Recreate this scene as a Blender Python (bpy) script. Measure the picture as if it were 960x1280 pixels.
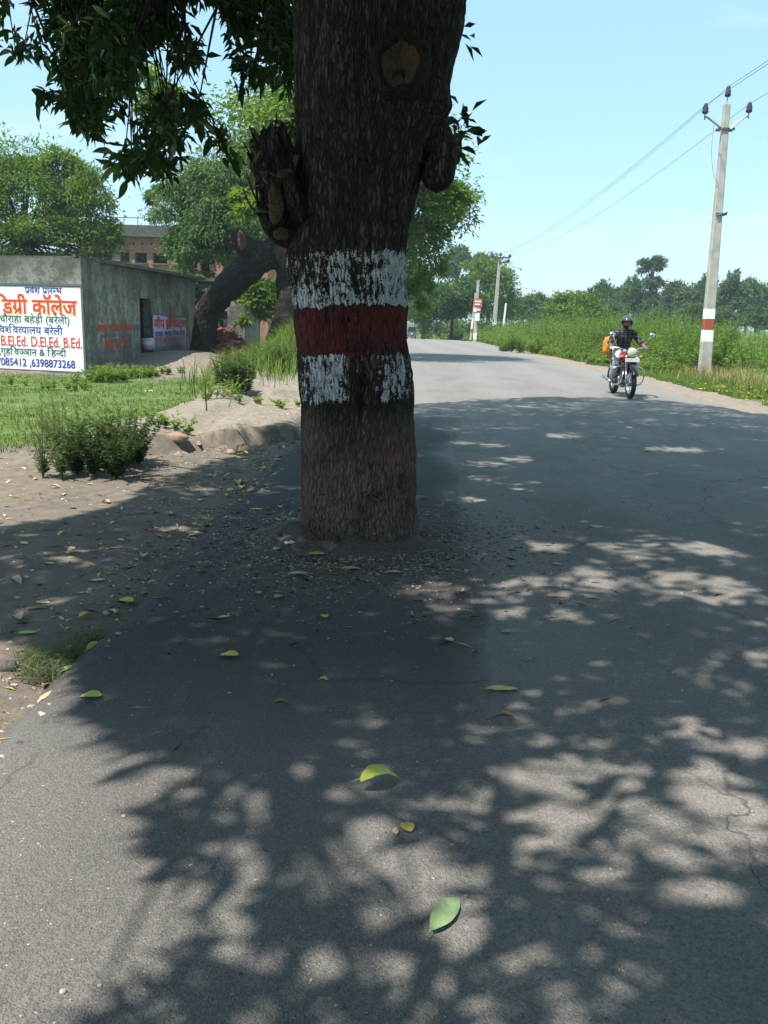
import bpy, bmesh, math, random
import numpy as np
from mathutils import Vector, Matrix

for o in list(bpy.data.objects):
    bpy.data.objects.remove(o)
S = bpy.context.scene
C = S.collection
rad = math.radians

# ------------------------------------------------------------------ camera
F = 1100.0
PITCH = math.atan(243 / F)
ROLL = rad(1.5)
EYE = np.array([0.0, 0.0, 1.55])
cf = np.array([0, math.cos(PITCH), -math.sin(PITCH)])
u0 = np.array([0, math.sin(PITCH), math.cos(PITCH)])
r0 = np.array([1.0, 0, 0])
cr = r0 * math.cos(ROLL) + u0 * math.sin(ROLL)
cu = u0 * math.cos(ROLL) - r0 * math.sin(ROLL)
cam = bpy.data.cameras.new("camera")
cam.sensor_fit = 'VERTICAL'
cam.angle = 2 * math.atan(640 / F)
cam.clip_start = 0.05
cam.clip_end = 5000
camo = bpy.data.objects.new("camera", cam)
C.objects.link(camo)
M = Matrix((cr.tolist(), cu.tolist(), (-cf).tolist())).transposed().to_4x4()
M.translation = Vector(EYE)
camo.matrix_world = M
S.camera = camo

# ------------------------------------------------------------------ sky, sun, exposure
SUN = np.array([-0.80, -0.60, 0.0])
ELEV = 62.0
SUN = np.array([-0.8 * math.cos(rad(ELEV)), -0.6 * math.cos(rad(ELEV)), math.sin(rad(ELEV))])
W = bpy.data.worlds.new("World")
S.world = W
W.use_nodes = True
nt = W.node_tree
nt.nodes.clear()
wo = nt.nodes.new('ShaderNodeOutputWorld')
bg = nt.nodes.new('ShaderNodeBackground')
sky = nt.nodes.new('ShaderNodeTexSky')
sky.sky_type = 'NISHITA'
sky.sun_disc = False
sky.sun_elevation = rad(ELEV)
sky.sun_rotation = math.atan2(SUN[0], SUN[1])
sky.altitude = 0
sky.air_density = 1.0
sky.dust_density = 0.7
sky.ozone_density = 1.2
bg.inputs[1].default_value = 0.145
tc = nt.nodes.new('ShaderNodeTexCoord')
mp = nt.nodes.new('ShaderNodeMapping')
mp.inputs['Scale'].default_value = (1.6, 1.2, 5.0)
mp.inputs['Rotation'].default_value = (0.2, 0.1, 0.5)
cn = nt.nodes.new('ShaderNodeTexNoise')
cn.inputs['Scale'].default_value = 2.4
cn.inputs['Detail'].default_value = 7
cn.inputs['Roughness'].default_value = 0.6
cn.inputs['Distortion'].default_value = 0.5
mr = nt.nodes.new('ShaderNodeMapRange')
mr.inputs['From Min'].default_value = 0.52
mr.inputs['From Max'].default_value = 0.80
mr.inputs['To Max'].default_value = 0.50
mx = nt.nodes.new('ShaderNodeMix')
mx.data_type = 'RGBA'
mx.inputs['B'].default_value = (3.3, 3.6, 3.8, 1)
nt.links.new(tc.outputs['Generated'], mp.inputs[0])
nt.links.new(mp.outputs[0], cn.inputs['Vector'])
nt.links.new(cn.outputs[0], mr.inputs['Value'])
nt.links.new(mr.outputs[0], mx.inputs['Factor'])
hs = nt.nodes.new('ShaderNodeHueSaturation')
hs.inputs['Hue'].default_value = 0.470
hs.inputs['Saturation'].default_value = 0.98
nt.links.new(sky.outputs[0], hs.inputs['Color'])
# summer haze evens the blue out over the whole dome
hz0 = nt.nodes.new('ShaderNodeMix')
hz0.data_type = 'RGBA'
hz0.inputs['Factor'].default_value = 0.68
hz0.inputs['B'].default_value = (1.42, 2.36, 3.02, 1)
nt.links.new(hs.outputs[0], hz0.inputs['A'])
nt.links.new(hz0.outputs['Result'], mx.inputs['A'])
nt.links.new(mx.outputs['Result'], bg.inputs[0])
nt.links.new(bg.outputs[0], wo.inputs[0])

sl = bpy.data.lights.new("sun", 'SUN')
sl.energy = 3.8
sl.angle = rad(0.53)
sl.color = (1.0, 0.95, 0.87)
so = bpy.data.objects.new("sun", sl)
C.objects.link(so)
so.rotation_euler = Vector(SUN).to_track_quat('Z', 'Y').to_euler()
so.location = (-20, -15, 40)

S.view_settings.view_transform = 'Standard'
S.view_settings.look = 'None'
S.view_settings.exposure = 1.12
S.view_settings.gamma = 1.0
S.view_settings.use_curve_mapping = False
S.render.engine = 'CYCLES'
S.cycles.max_bounces = 8
S.cycles.transmission_bounces = 6
S.cycles.transparent_max_bounces = 8
S.cycles.use_denoising = True
S.cycles.sample_clamp_indirect = 6


# ------------------------------------------------------------------ pixel <-> place helpers (photo pixels, 960x1280)
def D(px, py):
    return cf + (px - 480) / F * cr + (640 - py) / F * cu


def G(px, py, z=0.0):
    d = D(px, py)
    return EYE + d * ((z - EYE[2]) / d[2])


def P(px, py, Y):
    d = D(px, py)
    return EYE + d * (Y / d[1])


def proj(p):
    v = np.asarray(p) - EYE
    k = v @ cf
    return 480 + F * (v @ cr) / k, 640 - F * (v @ cu) / k, k


# ------------------------------------------------------------------ noise
def vnoise(p, seed=0):
    p = np.asarray(p, dtype=np.float64)
    i = np.floor(p).astype(np.int64)
    f = p - i
    f = f * f * (3 - 2 * f)
    out = np.zeros(len(p))
    for dx in (0, 1):
        for dy in (0, 1):
            for dz in (0, 1):
                h = (i[:, 0] + dx) * 374761393 + (i[:, 1] + dy) * 668265263 + (i[:, 2] + dz) * 2147483647 + seed * 974711
                h = (h ^ (h >> 13)) * 1274126177
                h = h & 0x7fffffff
                h = h ^ (h >> 16)
                v = (h & 0xffff) / 65535.0
                w = (f[:, 0] if dx else 1 - f[:, 0]) * (f[:, 1] if dy else 1 - f[:, 1]) * (f[:, 2] if dz else 1 - f[:, 2])
                out += v * w
    return out


def fbm(p, o=3, seed=0):
    p = np.asarray(p, dtype=np.float64)
    s = 0
    a = 0.5
    t = 0
    for k in range(o):
        s = s + a * vnoise(p * (2.03 ** k) + k * 17.3, seed + k)
        t += a
        a *= 0.5
    return s / t


def sstep(x, a, b):
    t = np.clip((x - a) / (b - a), 0, 1)
    return t * t * (3 - 2 * t)


def unit(a):
    return a / np.maximum(np.linalg.norm(a, axis=-1, keepdims=True), 1e-9)


# ------------------------------------------------------------------ node material helpers
class NM:
    def __init__(s, name):
        s.m = bpy.data.materials.new(name)
        s.m.use_nodes = True
        s.t = s.m.node_tree
        s.t.nodes.clear()
        s.out = s.t.nodes.new('ShaderNodeOutputMaterial')

    def n(s, ty, **kw):
        x = s.t.nodes.new(ty)
        for k, v in kw.items():
            setattr(x, k, v)
        return x

    def put(s, sock, v):
        if hasattr(v, 'default_value') or hasattr(v, 'is_output'):
            s.t.links.new(v, sock)
        else:
            if isinstance(v, tuple) and len(v) == 3 and sock.type == 'RGBA':
                v = v + (1,)
            sock.default_value = v

    def pos(s):
        return s.n('ShaderNodeTexCoord').outputs['Object']

    def geo(s):
        return s.n('ShaderNodeNewGeometry')

    def vec(s, v, scale):
        x = s.n('ShaderNodeMapping')
        s.put(x.inputs[0], v)
        x.inputs['Scale'].default_value = scale
        return x.outputs[0]

    def noise(s, v, scale, detail=4, rough=0.55, dist=0.0):
        x = s.n('ShaderNodeTexNoise')
        s.put(x.inputs['Vector'], v)
        x.inputs['Scale'].default_value = scale
        x.inputs['Detail'].default_value = detail
        x.inputs['Roughness'].default_value = rough
        x.inputs['Distortion'].default_value = dist
        return x.outputs[0]

    def vor(s, v, scale, feat='F1', out='Distance'):
        x = s.n('ShaderNodeTexVoronoi', feature=feat)
        s.put(x.inputs['Vector'], v)
        x.inputs['Scale'].default_value = scale
        return x.outputs[out]

    def ramp(s, f, stops):
        x = s.n('ShaderNodeValToRGB')
        e = x.color_ramp.elements
        while len(e) < len(stops):
            e.new(0.5)
        for k, (p, c) in enumerate(stops):
            e[k].position = p
            c = (c, c, c) if isinstance(c, (int, float)) else c
            e[k].color = tuple(c[:3]) + (1,)
        s.put(x.inputs[0], f)
        return x.outputs[0]

    def mix(s, f, a, b, blend='MIX'):
        x = s.n('ShaderNodeMix', data_type='RGBA', blend_type=blend)
        s.put(x.inputs['Factor'], f)
        s.put(x.inputs['A'], a)
        s.put(x.inputs['B'], b)
        return x.outputs['Result']

    def math(s, op, a, b=0.0, c=None, clamp=False):
        x = s.n('ShaderNodeMath', operation=op, use_clamp=clamp)
        s.put(x.inputs[0], a)
        s.put(x.inputs[1], b)
        if c is not None:
            s.put(x.inputs[2], c)
        return x.outputs[0]

    def maprange(s, v, a, b, c=0.0, d=1.0):
        x = s.n('ShaderNodeMapRange', interpolation_type='SMOOTHSTEP')
        s.put(x.inputs[0], v)
        x.inputs[1].default_value = a
        x.inputs[2].default_value = b
        x.inputs[3].default_value = c
        x.inputs[4].default_value = d
        return x.outputs[0]

    def attr(s, name):
        return s.n('ShaderNodeAttribute', attribute_name=name).outputs['Fac']

    def bump(s, h, strength=0.3, dist=0.01):
        x = s.n('ShaderNodeBump')
        s.put(x.inputs['Height'], h)
        x.inputs['Strength'].default_value = strength
        x.inputs['Distance'].default_value = dist
        return x.outputs[0]

    def principled(s, col, rough=0.8, spec=0.3, metal=0.0, normal=None, **kw):
        b = s.n('ShaderNodeBsdfPrincipled')
        s.put(b.inputs['Base Color'], col)
        s.put(b.inputs['Roughness'], rough)
        s.put(b.inputs['Metallic'], metal)
        s.put(b.inputs['Specular IOR Level'], spec)
        if normal is not None:
            s.put(b.inputs['Normal'], normal)
        for k, v in kw.items():
            s.put(b.inputs[k], v)
        s.t.links.new(b.outputs[0], s.out.inputs[0])
        s.b = b
        return s.m


def plain(name, col, rough=0.6, metal=0.0, spec=0.4, var=0.15, scale=8.0):
    """one-colour material with slight mottling and wear"""
    a = NM(name)
    v = a.pos()
    n1 = a.noise(v, scale, 5)
    c = a.mix(a.maprange(n1, 0.3, 0.7), tuple(x * (1 - var) for x in col), tuple(min(1, x * (1 + var)) for x in col))
    r = a.maprange(a.noise(v, scale * 3, 3), 0.3, 0.7, max(0, rough - 0.1), min(1, rough + 0.1))
    return a.principled(c, r, spec, metal, a.bump(n1, 0.1, 0.004))


def leafmat(name, dark, mid, light, trans=0.35, gloss=0.12):
    a = NM(name)
    lc = a.attr('lc')
    g = a.geo()
    big = a.noise(g.outputs['Position'], 0.55, 2)
    f = a.math('ADD', a.math('MULTIPLY', lc, 0.75), a.math('MULTIPLY', a.math('SUBTRACT', big, 0.5), 0.7))
    f = a.math('ADD', f, 0.12, clamp=True)
    c = a.ramp(f, [(0.0, dark), (0.5, mid), (1.0, light)])
    d = a.n('ShaderNodeBsdfDiffuse')
    a.put(d.inputs[0], c)
    t = a.n('ShaderNodeBsdfTranslucent')
    tc_ = a.mix(1.0, c, (1.25, 1.15, 0.55), 'MULTIPLY')
    a.put(t.inputs[0], tc_)
    m1 = a.n('ShaderNodeMixShader')
    m1.inputs[0].default_value = trans
    a.t.links.new(d.outputs[0], m1.inputs[1])
    a.t.links.new(t.outputs[0], m1.inputs[2])
    gl = a.n('ShaderNodeBsdfGlossy')
    gl.inputs['Roughness'].default_value = 0.42
    gl.inputs['Color'].default_value = (0.9, 0.95, 0.9, 1)
    lw = a.n('ShaderNodeLayerWeight')
    lw.inputs[0].default_value = 0.25
    m2 = a.n('ShaderNodeMixShader')
    a.put(m2.inputs[0], a.math('MULTIPLY', lw.outputs['Fresnel'], gloss * 2))
    a.t.links.new(m1.outputs[0], m2.inputs[1])
    a.t.links.new(gl.outputs[0], m2.inputs[2])
    a.t.links.new(m2.outputs[0], a.out.inputs[0])
    return a.m


# ------------------------------------------------------------------ mesh helpers
def fast(name, V, Fa, mat, parent=None, smooth=False, attrs=None, mi=None):
    """numpy arrays -> linked object (Fa: list of (M,k) index arrays)"""
    if not isinstance(Fa, (list, tuple)):
        Fa = [Fa]
    Fa = [np.asarray(f, dtype=np.int32) for f in Fa if len(f)]
    me = bpy.data.meshes.new(name)
    V = np.asarray(V, dtype=np.float32)
    me.vertices.add(len(V))
    me.vertices.foreach_set('co', V.ravel())
    li = np.concatenate([f.ravel() for f in Fa])
    st = []
    off = 0
    for f in Fa:
        st.append(off + np.arange(len(f)) * f.shape[1])
        off += f.size
    st = np.concatenate(st).astype(np.int32)
    me.loops.add(len(li))
    me.loops.foreach_set('vertex_index', li)
    me.polygons.add(len(st))
    me.polygons.foreach_set('loop_start', st)
    if smooth:
        me.polygons.foreach_set('use_smooth', np.ones(len(st), dtype=bool))
    mats = mat if isinstance(mat, (list, tuple)) else [mat]
    for m in mats:
        me.materials.append(m)
    if mi is not None:
        me.polygons.foreach_set('material_index', np.asarray(mi, dtype=np.int32))
    for k, a in (attrs or {}).items():
        at = me.attributes.new(k, 'FLOAT', 'POINT')
        at.data.foreach_set('value', np.asarray(a, dtype=np.float32))
    me.update(calc_edges=True)
    me.validate()
    o = bpy.data.objects.new(name, me)
    C.objects.link(o)
    if parent:
        o.parent = parent
    return o


def tag(o, label=None, cat=None, group=None, kind=None):
    if label:
        o['label'] = label
    if cat:
        o['category'] = cat
    if group:
        o['group'] = group
    if kind:
        o['kind'] = kind
    return o


def thing(name, label, cat, loc=(0, 0, 0), rz=0.0, group=None):
    o = bpy.data.objects.new(name, None)
    o.empty_display_size = 0.1
    C.objects.link(o)
    o.location = tuple(float(x) for x in loc)
    o.rotation_euler = (0, 0, rz)
    return tag(o, label, cat, group)


def copy_tree(o, parent=None):
    c = o.copy()
    C.objects.link(c)
    c.parent = parent
    for ch in list(o.children):
        copy_tree(ch, c)
    return c


class MB:
    """collects simple shapes into one mesh"""

    def __init__(s):
        s.v = []
        s.f = []
        s.m = []
        s.cur = 0

    def add(s, V, Fs):
        b = len(s.v)
        s.v += [tuple(map(float, p)) for p in V]
        for f in Fs:
            s.f.append([b + int(i) for i in f])
            s.m.append(s.cur)
        return s

    def box(s, c, size, rot=None, taper=None):
        x, y, z = [k / 2 for k in size]
        V = np.array([(-x, -y, -z), (x, -y, -z), (x, y, -z), (-x, y, -z), (-x, -y, z), (x, -y, z), (x, y, z), (-x, y, z)])
        if taper:
            V[4:, 0] *= taper[0]
            V[4:, 1] *= taper[1]
        if rot is not None:
            V = V @ np.array(Matrix(rot).to_3x3() if not isinstance(rot, (int, float)) else Matrix.Rotation(rot, 3, 'Z')).T
        V = V + np.array(c)
        return s.add(V, [(0, 3, 2, 1), (4, 5, 6, 7), (0, 1, 5, 4), (1, 2, 6, 5), (2, 3, 7, 6), (3, 0, 4, 7)])

    def tube(s, pts, r, n=8, cap=True, squash=None):
        pts = np.array(pts, dtype=float)
        k = len(pts)
        r = np.broadcast_to(np.array(r, dtype=float), (k,))
        t = np.gradient(pts, axis=0)
        t = unit(t)
        ref = np.array([0, 0, 1.0]) if abs(t[0][2]) < 0.9 else np.array([1.0, 0, 0])
        V = []
        nrm = np.cross(t[0], ref)
        nrm /= np.linalg.norm(nrm)
        for i in range(k):
            nrm = nrm - t[i] * (nrm @ t[i])
            nrm /= np.linalg.norm(nrm)
            bi = np.cross(t[i], nrm)
            for j in range(n):
                a = 2 * math.pi * j / n
                V.append(pts[i] + r[i] * (nrm * math.cos(a) + bi * math.sin(a)))
        Fs = []
        for i in range(k - 1):
            for j in range(n):
                a, b = i * n + j, i * n + (j + 1) % n
                Fs.append((a, b, b + n, a + n))
        if cap:
            Fs.append(tuple(range(n - 1, -1, -1)))
            Fs.append(tuple((k - 1) * n + j for j in range(n)))
        return s.add(V, Fs)

    def lathe(s, prof, c=(0, 0, 0), axis='Z', n=24, ang=2 * math.pi, a0=0.0, close=True):
        V = []
        k = len(prof)
        nn = n if close else n + 1
        for j in range(nn):
            a = a0 + ang * j / n
            for (r, h) in prof:
                p = (r * math.cos(a), r * math.sin(a), h)
                if axis == 'X':
                    p = (p[2], p[0], p[1])
                elif axis == 'Y':
                    p = (p[0], p[2], p[1])
                V.append(np.array(p) + np.array(c))
        Fs = []
        for j in range(n):
            j2 = (j + 1) % nn
            for i in range(k - 1):
                Fs.append((j * k + i, j2 * k + i, j2 * k + i + 1, j * k + i + 1))
        return s.add(V, Fs)

    def ball(s, c, r, nu=12, nv=8):
        r = np.broadcast_to(np.array(r, dtype=float), (3,))
        V = []
        for i in range(nv + 1):
            p = math.pi * i / nv
            for j in range(nu):
                a = 2 * math.pi * j / nu
                V.append((c[0] + r[0] * math.sin(p) * math.cos(a), c[1] + r[1] * math.sin(p) * math.sin(a), c[2] + r[2] * math.cos(p)))
        Fs = []
        for i in range(nv):
            for j in range(nu):
                a, b = i * nu + j, i * nu + (j + 1) % nu
                Fs.append((a, a + nu, b + nu, b))
        return s.add(V, Fs)

    def build(s, name, mat, parent=None, smooth=False, bevel=0.0):
        me = bpy.data.meshes.new(name)
        me.from_pydata(s.v, [], s.f)
        mats = mat if isinstance(mat, (list, tuple)) else [mat]
        for m in mats:
            me.materials.append(m)
        me.polygons.foreach_set('material_index', s.m)
        bm = bmesh.new()
        bm.from_mesh(me)
        bmesh.ops.remove_doubles(bm, verts=bm.verts, dist=1e-5)
        bmesh.ops.recalc_face_normals(bm, faces=bm.faces)
        if bevel:
            bmesh.ops.bevel(bm, geom=[e for e in bm.edges if len(e.link_faces) == 2 and e.calc_face_angle(0) > 0.6], offset=bevel, segments=2, affect='EDGES', profile=0.6)
        bm.to_mesh(me)
        bm.free()
        if smooth:
            me.polygons.foreach_set('use_smooth', np.ones(len(me.polygons), dtype=bool))
            if smooth == 2:
                me.set_sharp_from_angle(angle=rad(40))
        me.update()
        o = bpy.data.objects.new(name, me)
        C.objects.link(o)
        if parent:
            o.parent = parent
        return o


def smooth_path(pts, n):
    """Catmull-Rom through pts (k,d) -> n samples"""
    p = np.array(pts, dtype=float)
    p = np.vstack([2 * p[0] - p[1], p, 2 * p[-1] - p[-2]])
    k = len(p) - 3
    out = []
    for t in np.linspace(0, k - 1e-6, n):
        i = int(t)
        f = t - i
        a, b, c, d = p[i:i + 4]
        out.append(0.5 * ((2 * b) + (-a + c) * f + (2 * a - 5 * b + 4 * c - d) * f * f + (-a + 3 * b - 3 * c + d) * f ** 3))
    return np.array(out)


def limb(name, pts, radii, mat, parent, n=40, seg=28, bark=0.008, lump=0.04, seed=0, roundend=False, jag=0.0):
    """branch with bark relief: pts (k,3), radii (k)"""
    sp = smooth_path(np.column_stack([np.array(pts, float), np.array(radii, float)]), n)
    c, r = sp[:, :3], sp[:, 3]
    t = unit(np.gradient(c, axis=0))
    V = []
    nrm = np.cross(t[0], [0.3, 0.2, 1.0])
    nrm /= np.linalg.norm(nrm)
    rows = []
    for i in range(n):
        nrm = nrm - t[i] * (nrm @ t[i])
        nrm /= np.linalg.norm(nrm)
        bi = np.cross(t[i], nrm)
        a = np.linspace(0, 2 * math.pi, seg, endpoint=False)
        rows.append((nrm, bi, a))
        d = np.cos(a)[:, None] * nrm + np.sin(a)[:, None] * bi
        V.append(c[i] + d * r[i])
    V = np.array(V).reshape(-1, 3)
    Dn = V - np.repeat(c, seg, axis=0)
    Dn = unit(Dn)
    ax = np.tile(np.arange(seg), n) / seg * 2 * math.pi
    L = np.concatenate([[0], np.cumsum(np.linalg.norm(np.diff(c, axis=0), axis=1))])
    l = np.repeat(L, seg)
    rr = np.repeat(r, seg)
    q = np.column_stack([np.cos(ax) * rr * 26, np.sin(ax) * rr * 26, l * 6]) + seed * 3.1
    rdg = np.clip(np.abs(2 * fbm(q, 3, seed) - 1) * 3.0, 0, 1)
    big = fbm(V * 3.0 + seed, 3, seed + 5) - 0.5
    V = V + Dn * (rdg * bark + big * 2 * lump * np.minimum(1, rr / 0.15))[:, None]
    if jag:
        e = np.repeat(np.linspace(0, 1, n), seg)
        j = fbm(np.column_stack([np.cos(ax) * 3, np.sin(ax) * 3, ax * 0]), 3, seed + 9)
        V = V + np.repeat(t, seg, axis=0) * (sstep(e, 0.8, 1.0) * (j - 0.45) * jag)[:, None]
    Fq = []
    i, j = np.meshgrid(np.arange(n - 1), np.arange(seg), indexing='ij')
    a = (i * seg + j).ravel()
    b = (i * seg + (j + 1) % seg).ravel()
    Fq = np.column_stack([a, b, b + seg, a + seg])
    tip = c[-1] + t[-1] * (r[-1] * (0.6 if roundend else 0.0) - (0.0 if not jag else 0.03))
    V = np.vstack([V, tip, c[0]])
    k = len(V) - 2
    b0 = (n - 1) * seg
    Ft = [(b0 + q_, b0 + (q_ + 1) % seg, k) for q_ in range(seg)] + [((q_ + 1) % seg, q_, k + 1) for q_ in range(seg)]
    return fast(name, V, [Fq, np.array(Ft)], mat, parent, True, {'ridge': np.concatenate([rdg, [0.5, 0.5]])})


def leaf_cards(B, A, N, L, Wd, fold=0.25):
    """two-triangle folded leaves: base B, axis A, normal N"""
    A = unit(A)
    side = unit(np.cross(A, N))
    N = np.cross(side, A)
    L = L[:, None]
    Wd = Wd[:, None]
    n = len(B)
    V = np.empty((n, 4, 3))
    V[:, 0] = B
    m = B + A * L * 0.42
    V[:, 1] = m + side * Wd * 0.5 + N * Wd * fold
    V[:, 2] = B + A * L - N * L * 0.10
    V[:, 3] = m - side * Wd * 0.5 + N * Wd * fold
    i = np.arange(n)[:, None] * 4
    Fa = np.concatenate([i + np.array([0, 1, 2]), i + np.array([0, 2, 3])])
    return V.reshape(-1, 3), Fa


def rdir(rng, n):
    return unit(rng.normal(size=(n, 3)))


def crown_arrays(rng, blobs, n, L, Wd, droop=0.25, clumps=60, sig=0.16):
    """foliage as leaf clumps spread through the volume of several ellipsoids"""
    Bs, As, Ns, Ls, cs = [], [], [], [], []
    wt = np.array([b[2] if len(b) > 2 else 1.0 for b in blobs])
    wt = wt / wt.sum()
    for (c, R, *_), w in zip(blobs, wt):
        c = np.array(c, float)
        R = np.array(R, float)
        k = max(6, int(clumps * w))
        d = rdir(rng, k)
        d[:, 2] = np.where(d[:, 2] < -0.35, -d[:, 2] * 0.6, d[:, 2])
        rr = rng.uniform(0.45, 1.05, k) ** 0.7
        cc = c + d * R * rr[:, None]
        m = int(n * w / k)
        pick = np.repeat(np.arange(k), m)
        sz = rng.uniform(0.6, 1.4, k)[pick][:, None]
        off = rng.normal(size=(len(pick), 3)) * R * sig * sz * np.array([1, 1, 0.8])
        B = cc[pick] + off
        A = unit(d[pick] * 0.5 + unit(off) * 0.8 + rng.normal(size=off.shape) * 0.6 + np.array([0, 0, -droop]))
        Nn = unit(d[pick] * 0.6 + np.array([0, 0, 0.8]) + rng.normal(size=off.shape) * 0.5)
        Bs.append(B)
        As.append(A)
        Ns.append(Nn)
        Ls.append(L * rng.uniform(0.6, 1.25, len(B)))
        cs.append(np.clip(rng.normal(0.45, 0.22, len(B)) + (rng.uniform(-0.2, 0.2, k))[pick], 0, 1))
    B, A, Nn, Ln, lc = map(np.concatenate, (Bs, As, Ns, Ls, cs))
    V, Fa = leaf_cards(B, A, Nn, Ln, Ln * Wd)
    return V, Fa, np.repeat(lc, 4)


def blade_arrays(rng, B, h, w, lean=0.4, bend=0.5):
    """grass blades, 3 triangles each"""
    n = len(B)
    a = rng.uniform(0, 2 * math.pi, n)
    dr = np.column_stack([np.cos(a), np.sin(a), np.zeros(n)])
    sd = np.column_stack([-np.sin(a), np.cos(a), np.zeros(n)])
    h = h[:, None]
    le = (rng.uniform(0.1, 1, n) * lean)[:, None]
    up = np.array([0, 0, 1.0])
    V = np.empty((n, 5, 3))
    V[:, 0] = B + sd * w / 2
    V[:, 1] = B - sd * w / 2
    mid = B + up * h * 0.6 + dr * h * le * 0.4
    V[:, 2] = mid + sd * w * 0.35
    V[:, 3] = mid - sd * w * 0.35
    V[:, 4] = B + up * h * (1 - 0.3 * bend * le) + dr * h * le * (0.9 + bend)
    i = np.arange(n)[:, None] * 5
    Fa = np.concatenate([i + np.array(t) for t in ((0, 1, 3), (0, 3, 2), (2, 3, 4))])
    lc = np.repeat(rng.uniform(0, 1, n), 5)
    return V.reshape(-1, 3), Fa, lc


def herb_arrays(rng, bases, heights, stems, leaves, L, Wd, spread=0.5, base_leaf=0.1):
    """leafy upright weeds: stems with small leaves up their length"""
    Bs, As, Ns, Ls, cs, SV, SF = [], [], [], [], [], [], []
    sb = 0
    for b, h in zip(bases, heights):
        tone = rng.uniform(-0.25, 0.25)
        for _ in range(stems):
            a = rng.uniform(0, 2 * math.pi)
            s = rng.uniform(0.1, 1) * spread
            d = np.array([math.cos(a) * s, math.sin(a) * s, 1.0])
            hh = h * rng.uniform(0.55, 1.05)
            t = rng.uniform(base_leaf, 1, leaves)
            curve = np.array([math.cos(a), math.sin(a), -0.2]) * s * hh * 0.35
            pts = b + d * (t * hh)[:, None] + curve * (t ** 2)[:, None]
            ph = rng.uniform(0, 2 * math.pi, leaves)
            out = np.column_stack([np.cos(ph), np.sin(ph), rng.uniform(-0.1, 0.9, leaves)])
            Bs.append(pts)
            As.append(out)
            Ns.append(np.column_stack([np.zeros(leaves), np.zeros(leaves), np.ones(leaves)]) + rng.normal(size=(leaves, 3)) * 0.35)
            Ls.append(L * rng.uniform(0.6, 1.3, leaves) * (1.15 - 0.6 * t))
            cs.append(np.clip(rng.normal(0.5, 0.2, leaves) + tone, 0, 1))
            tt = np.linspace(0, 1, 4)
            sp = b + d * (tt * hh)[:, None] + curve * (tt ** 2)[:, None]
            sd = np.array([-math.sin(a), math.cos(a), 0]) * max(0.0035, 0.006 * h)
            for q in range(4):
                k = 1 - 0.7 * tt[q]
                SV += [sp[q] + sd * k, sp[q] - sd * k]
            for q in range(3):
                o_ = sb + q * 2
                SF += [(o_, o_ + 1, o_ + 3), (o_, o_ + 3, o_ + 2)]
            sb += 8
    B, A, Nn, Ln, lc = map(np.concatenate, (Bs, As, Ns, Ls, cs))
    V, Fa = leaf_cards(B, A, Nn, Ln, Ln * Wd)
    V2 = np.vstack([V, np.array(SV)])
    F2 = np.vstack([Fa, np.array(SF) + len(V)])
    return V2, F2, np.concatenate([np.repeat(lc, 4), np.full(len(SV), 0.35)])


# ------------------------------------------------------------------ the lie of the land
XR = np.array([(-40, 4.6), (0, 6.24), (10, 6.65), (16, 6.85), (24, 7.03), (31, 7.1), (38, 6.95), (48, 6.55), (60, 5.9), (70, 5.45), (85, 3.2), (105, -1.5), (140, -14), (200, -45)], float)
ROADW = 7.80


def xr_(y):
    y = np.asarray(y, float)
    return (np.interp(y - 3, XR[:, 0], XR[:, 1]) + np.interp(y, XR[:, 0], XR[:, 1]) + np.interp(y + 3, XR[:, 0], XR[:, 1])) / 3


def xl_(y):
    y = np.asarray(y, float)
    return xr_(y) - ROADW + 0.02 * np.sin(y * 1.7) + 0.015 * np.sin(y * 4.3 + 1) + 0.01 * np.sin(y * 9.1)


def zb_(y):
    return -np.clip(np.asarray(y, float) - 68, 0, 40) * 0.0225


def ledge_y(x):
    return 9.75 + (np.clip(x, -2.7, -1.1) + 2.6) * 1.42 + 0.10 * np.sin(x * 6) + 0.04 * np.sin(x * 15 + 1)


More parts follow.
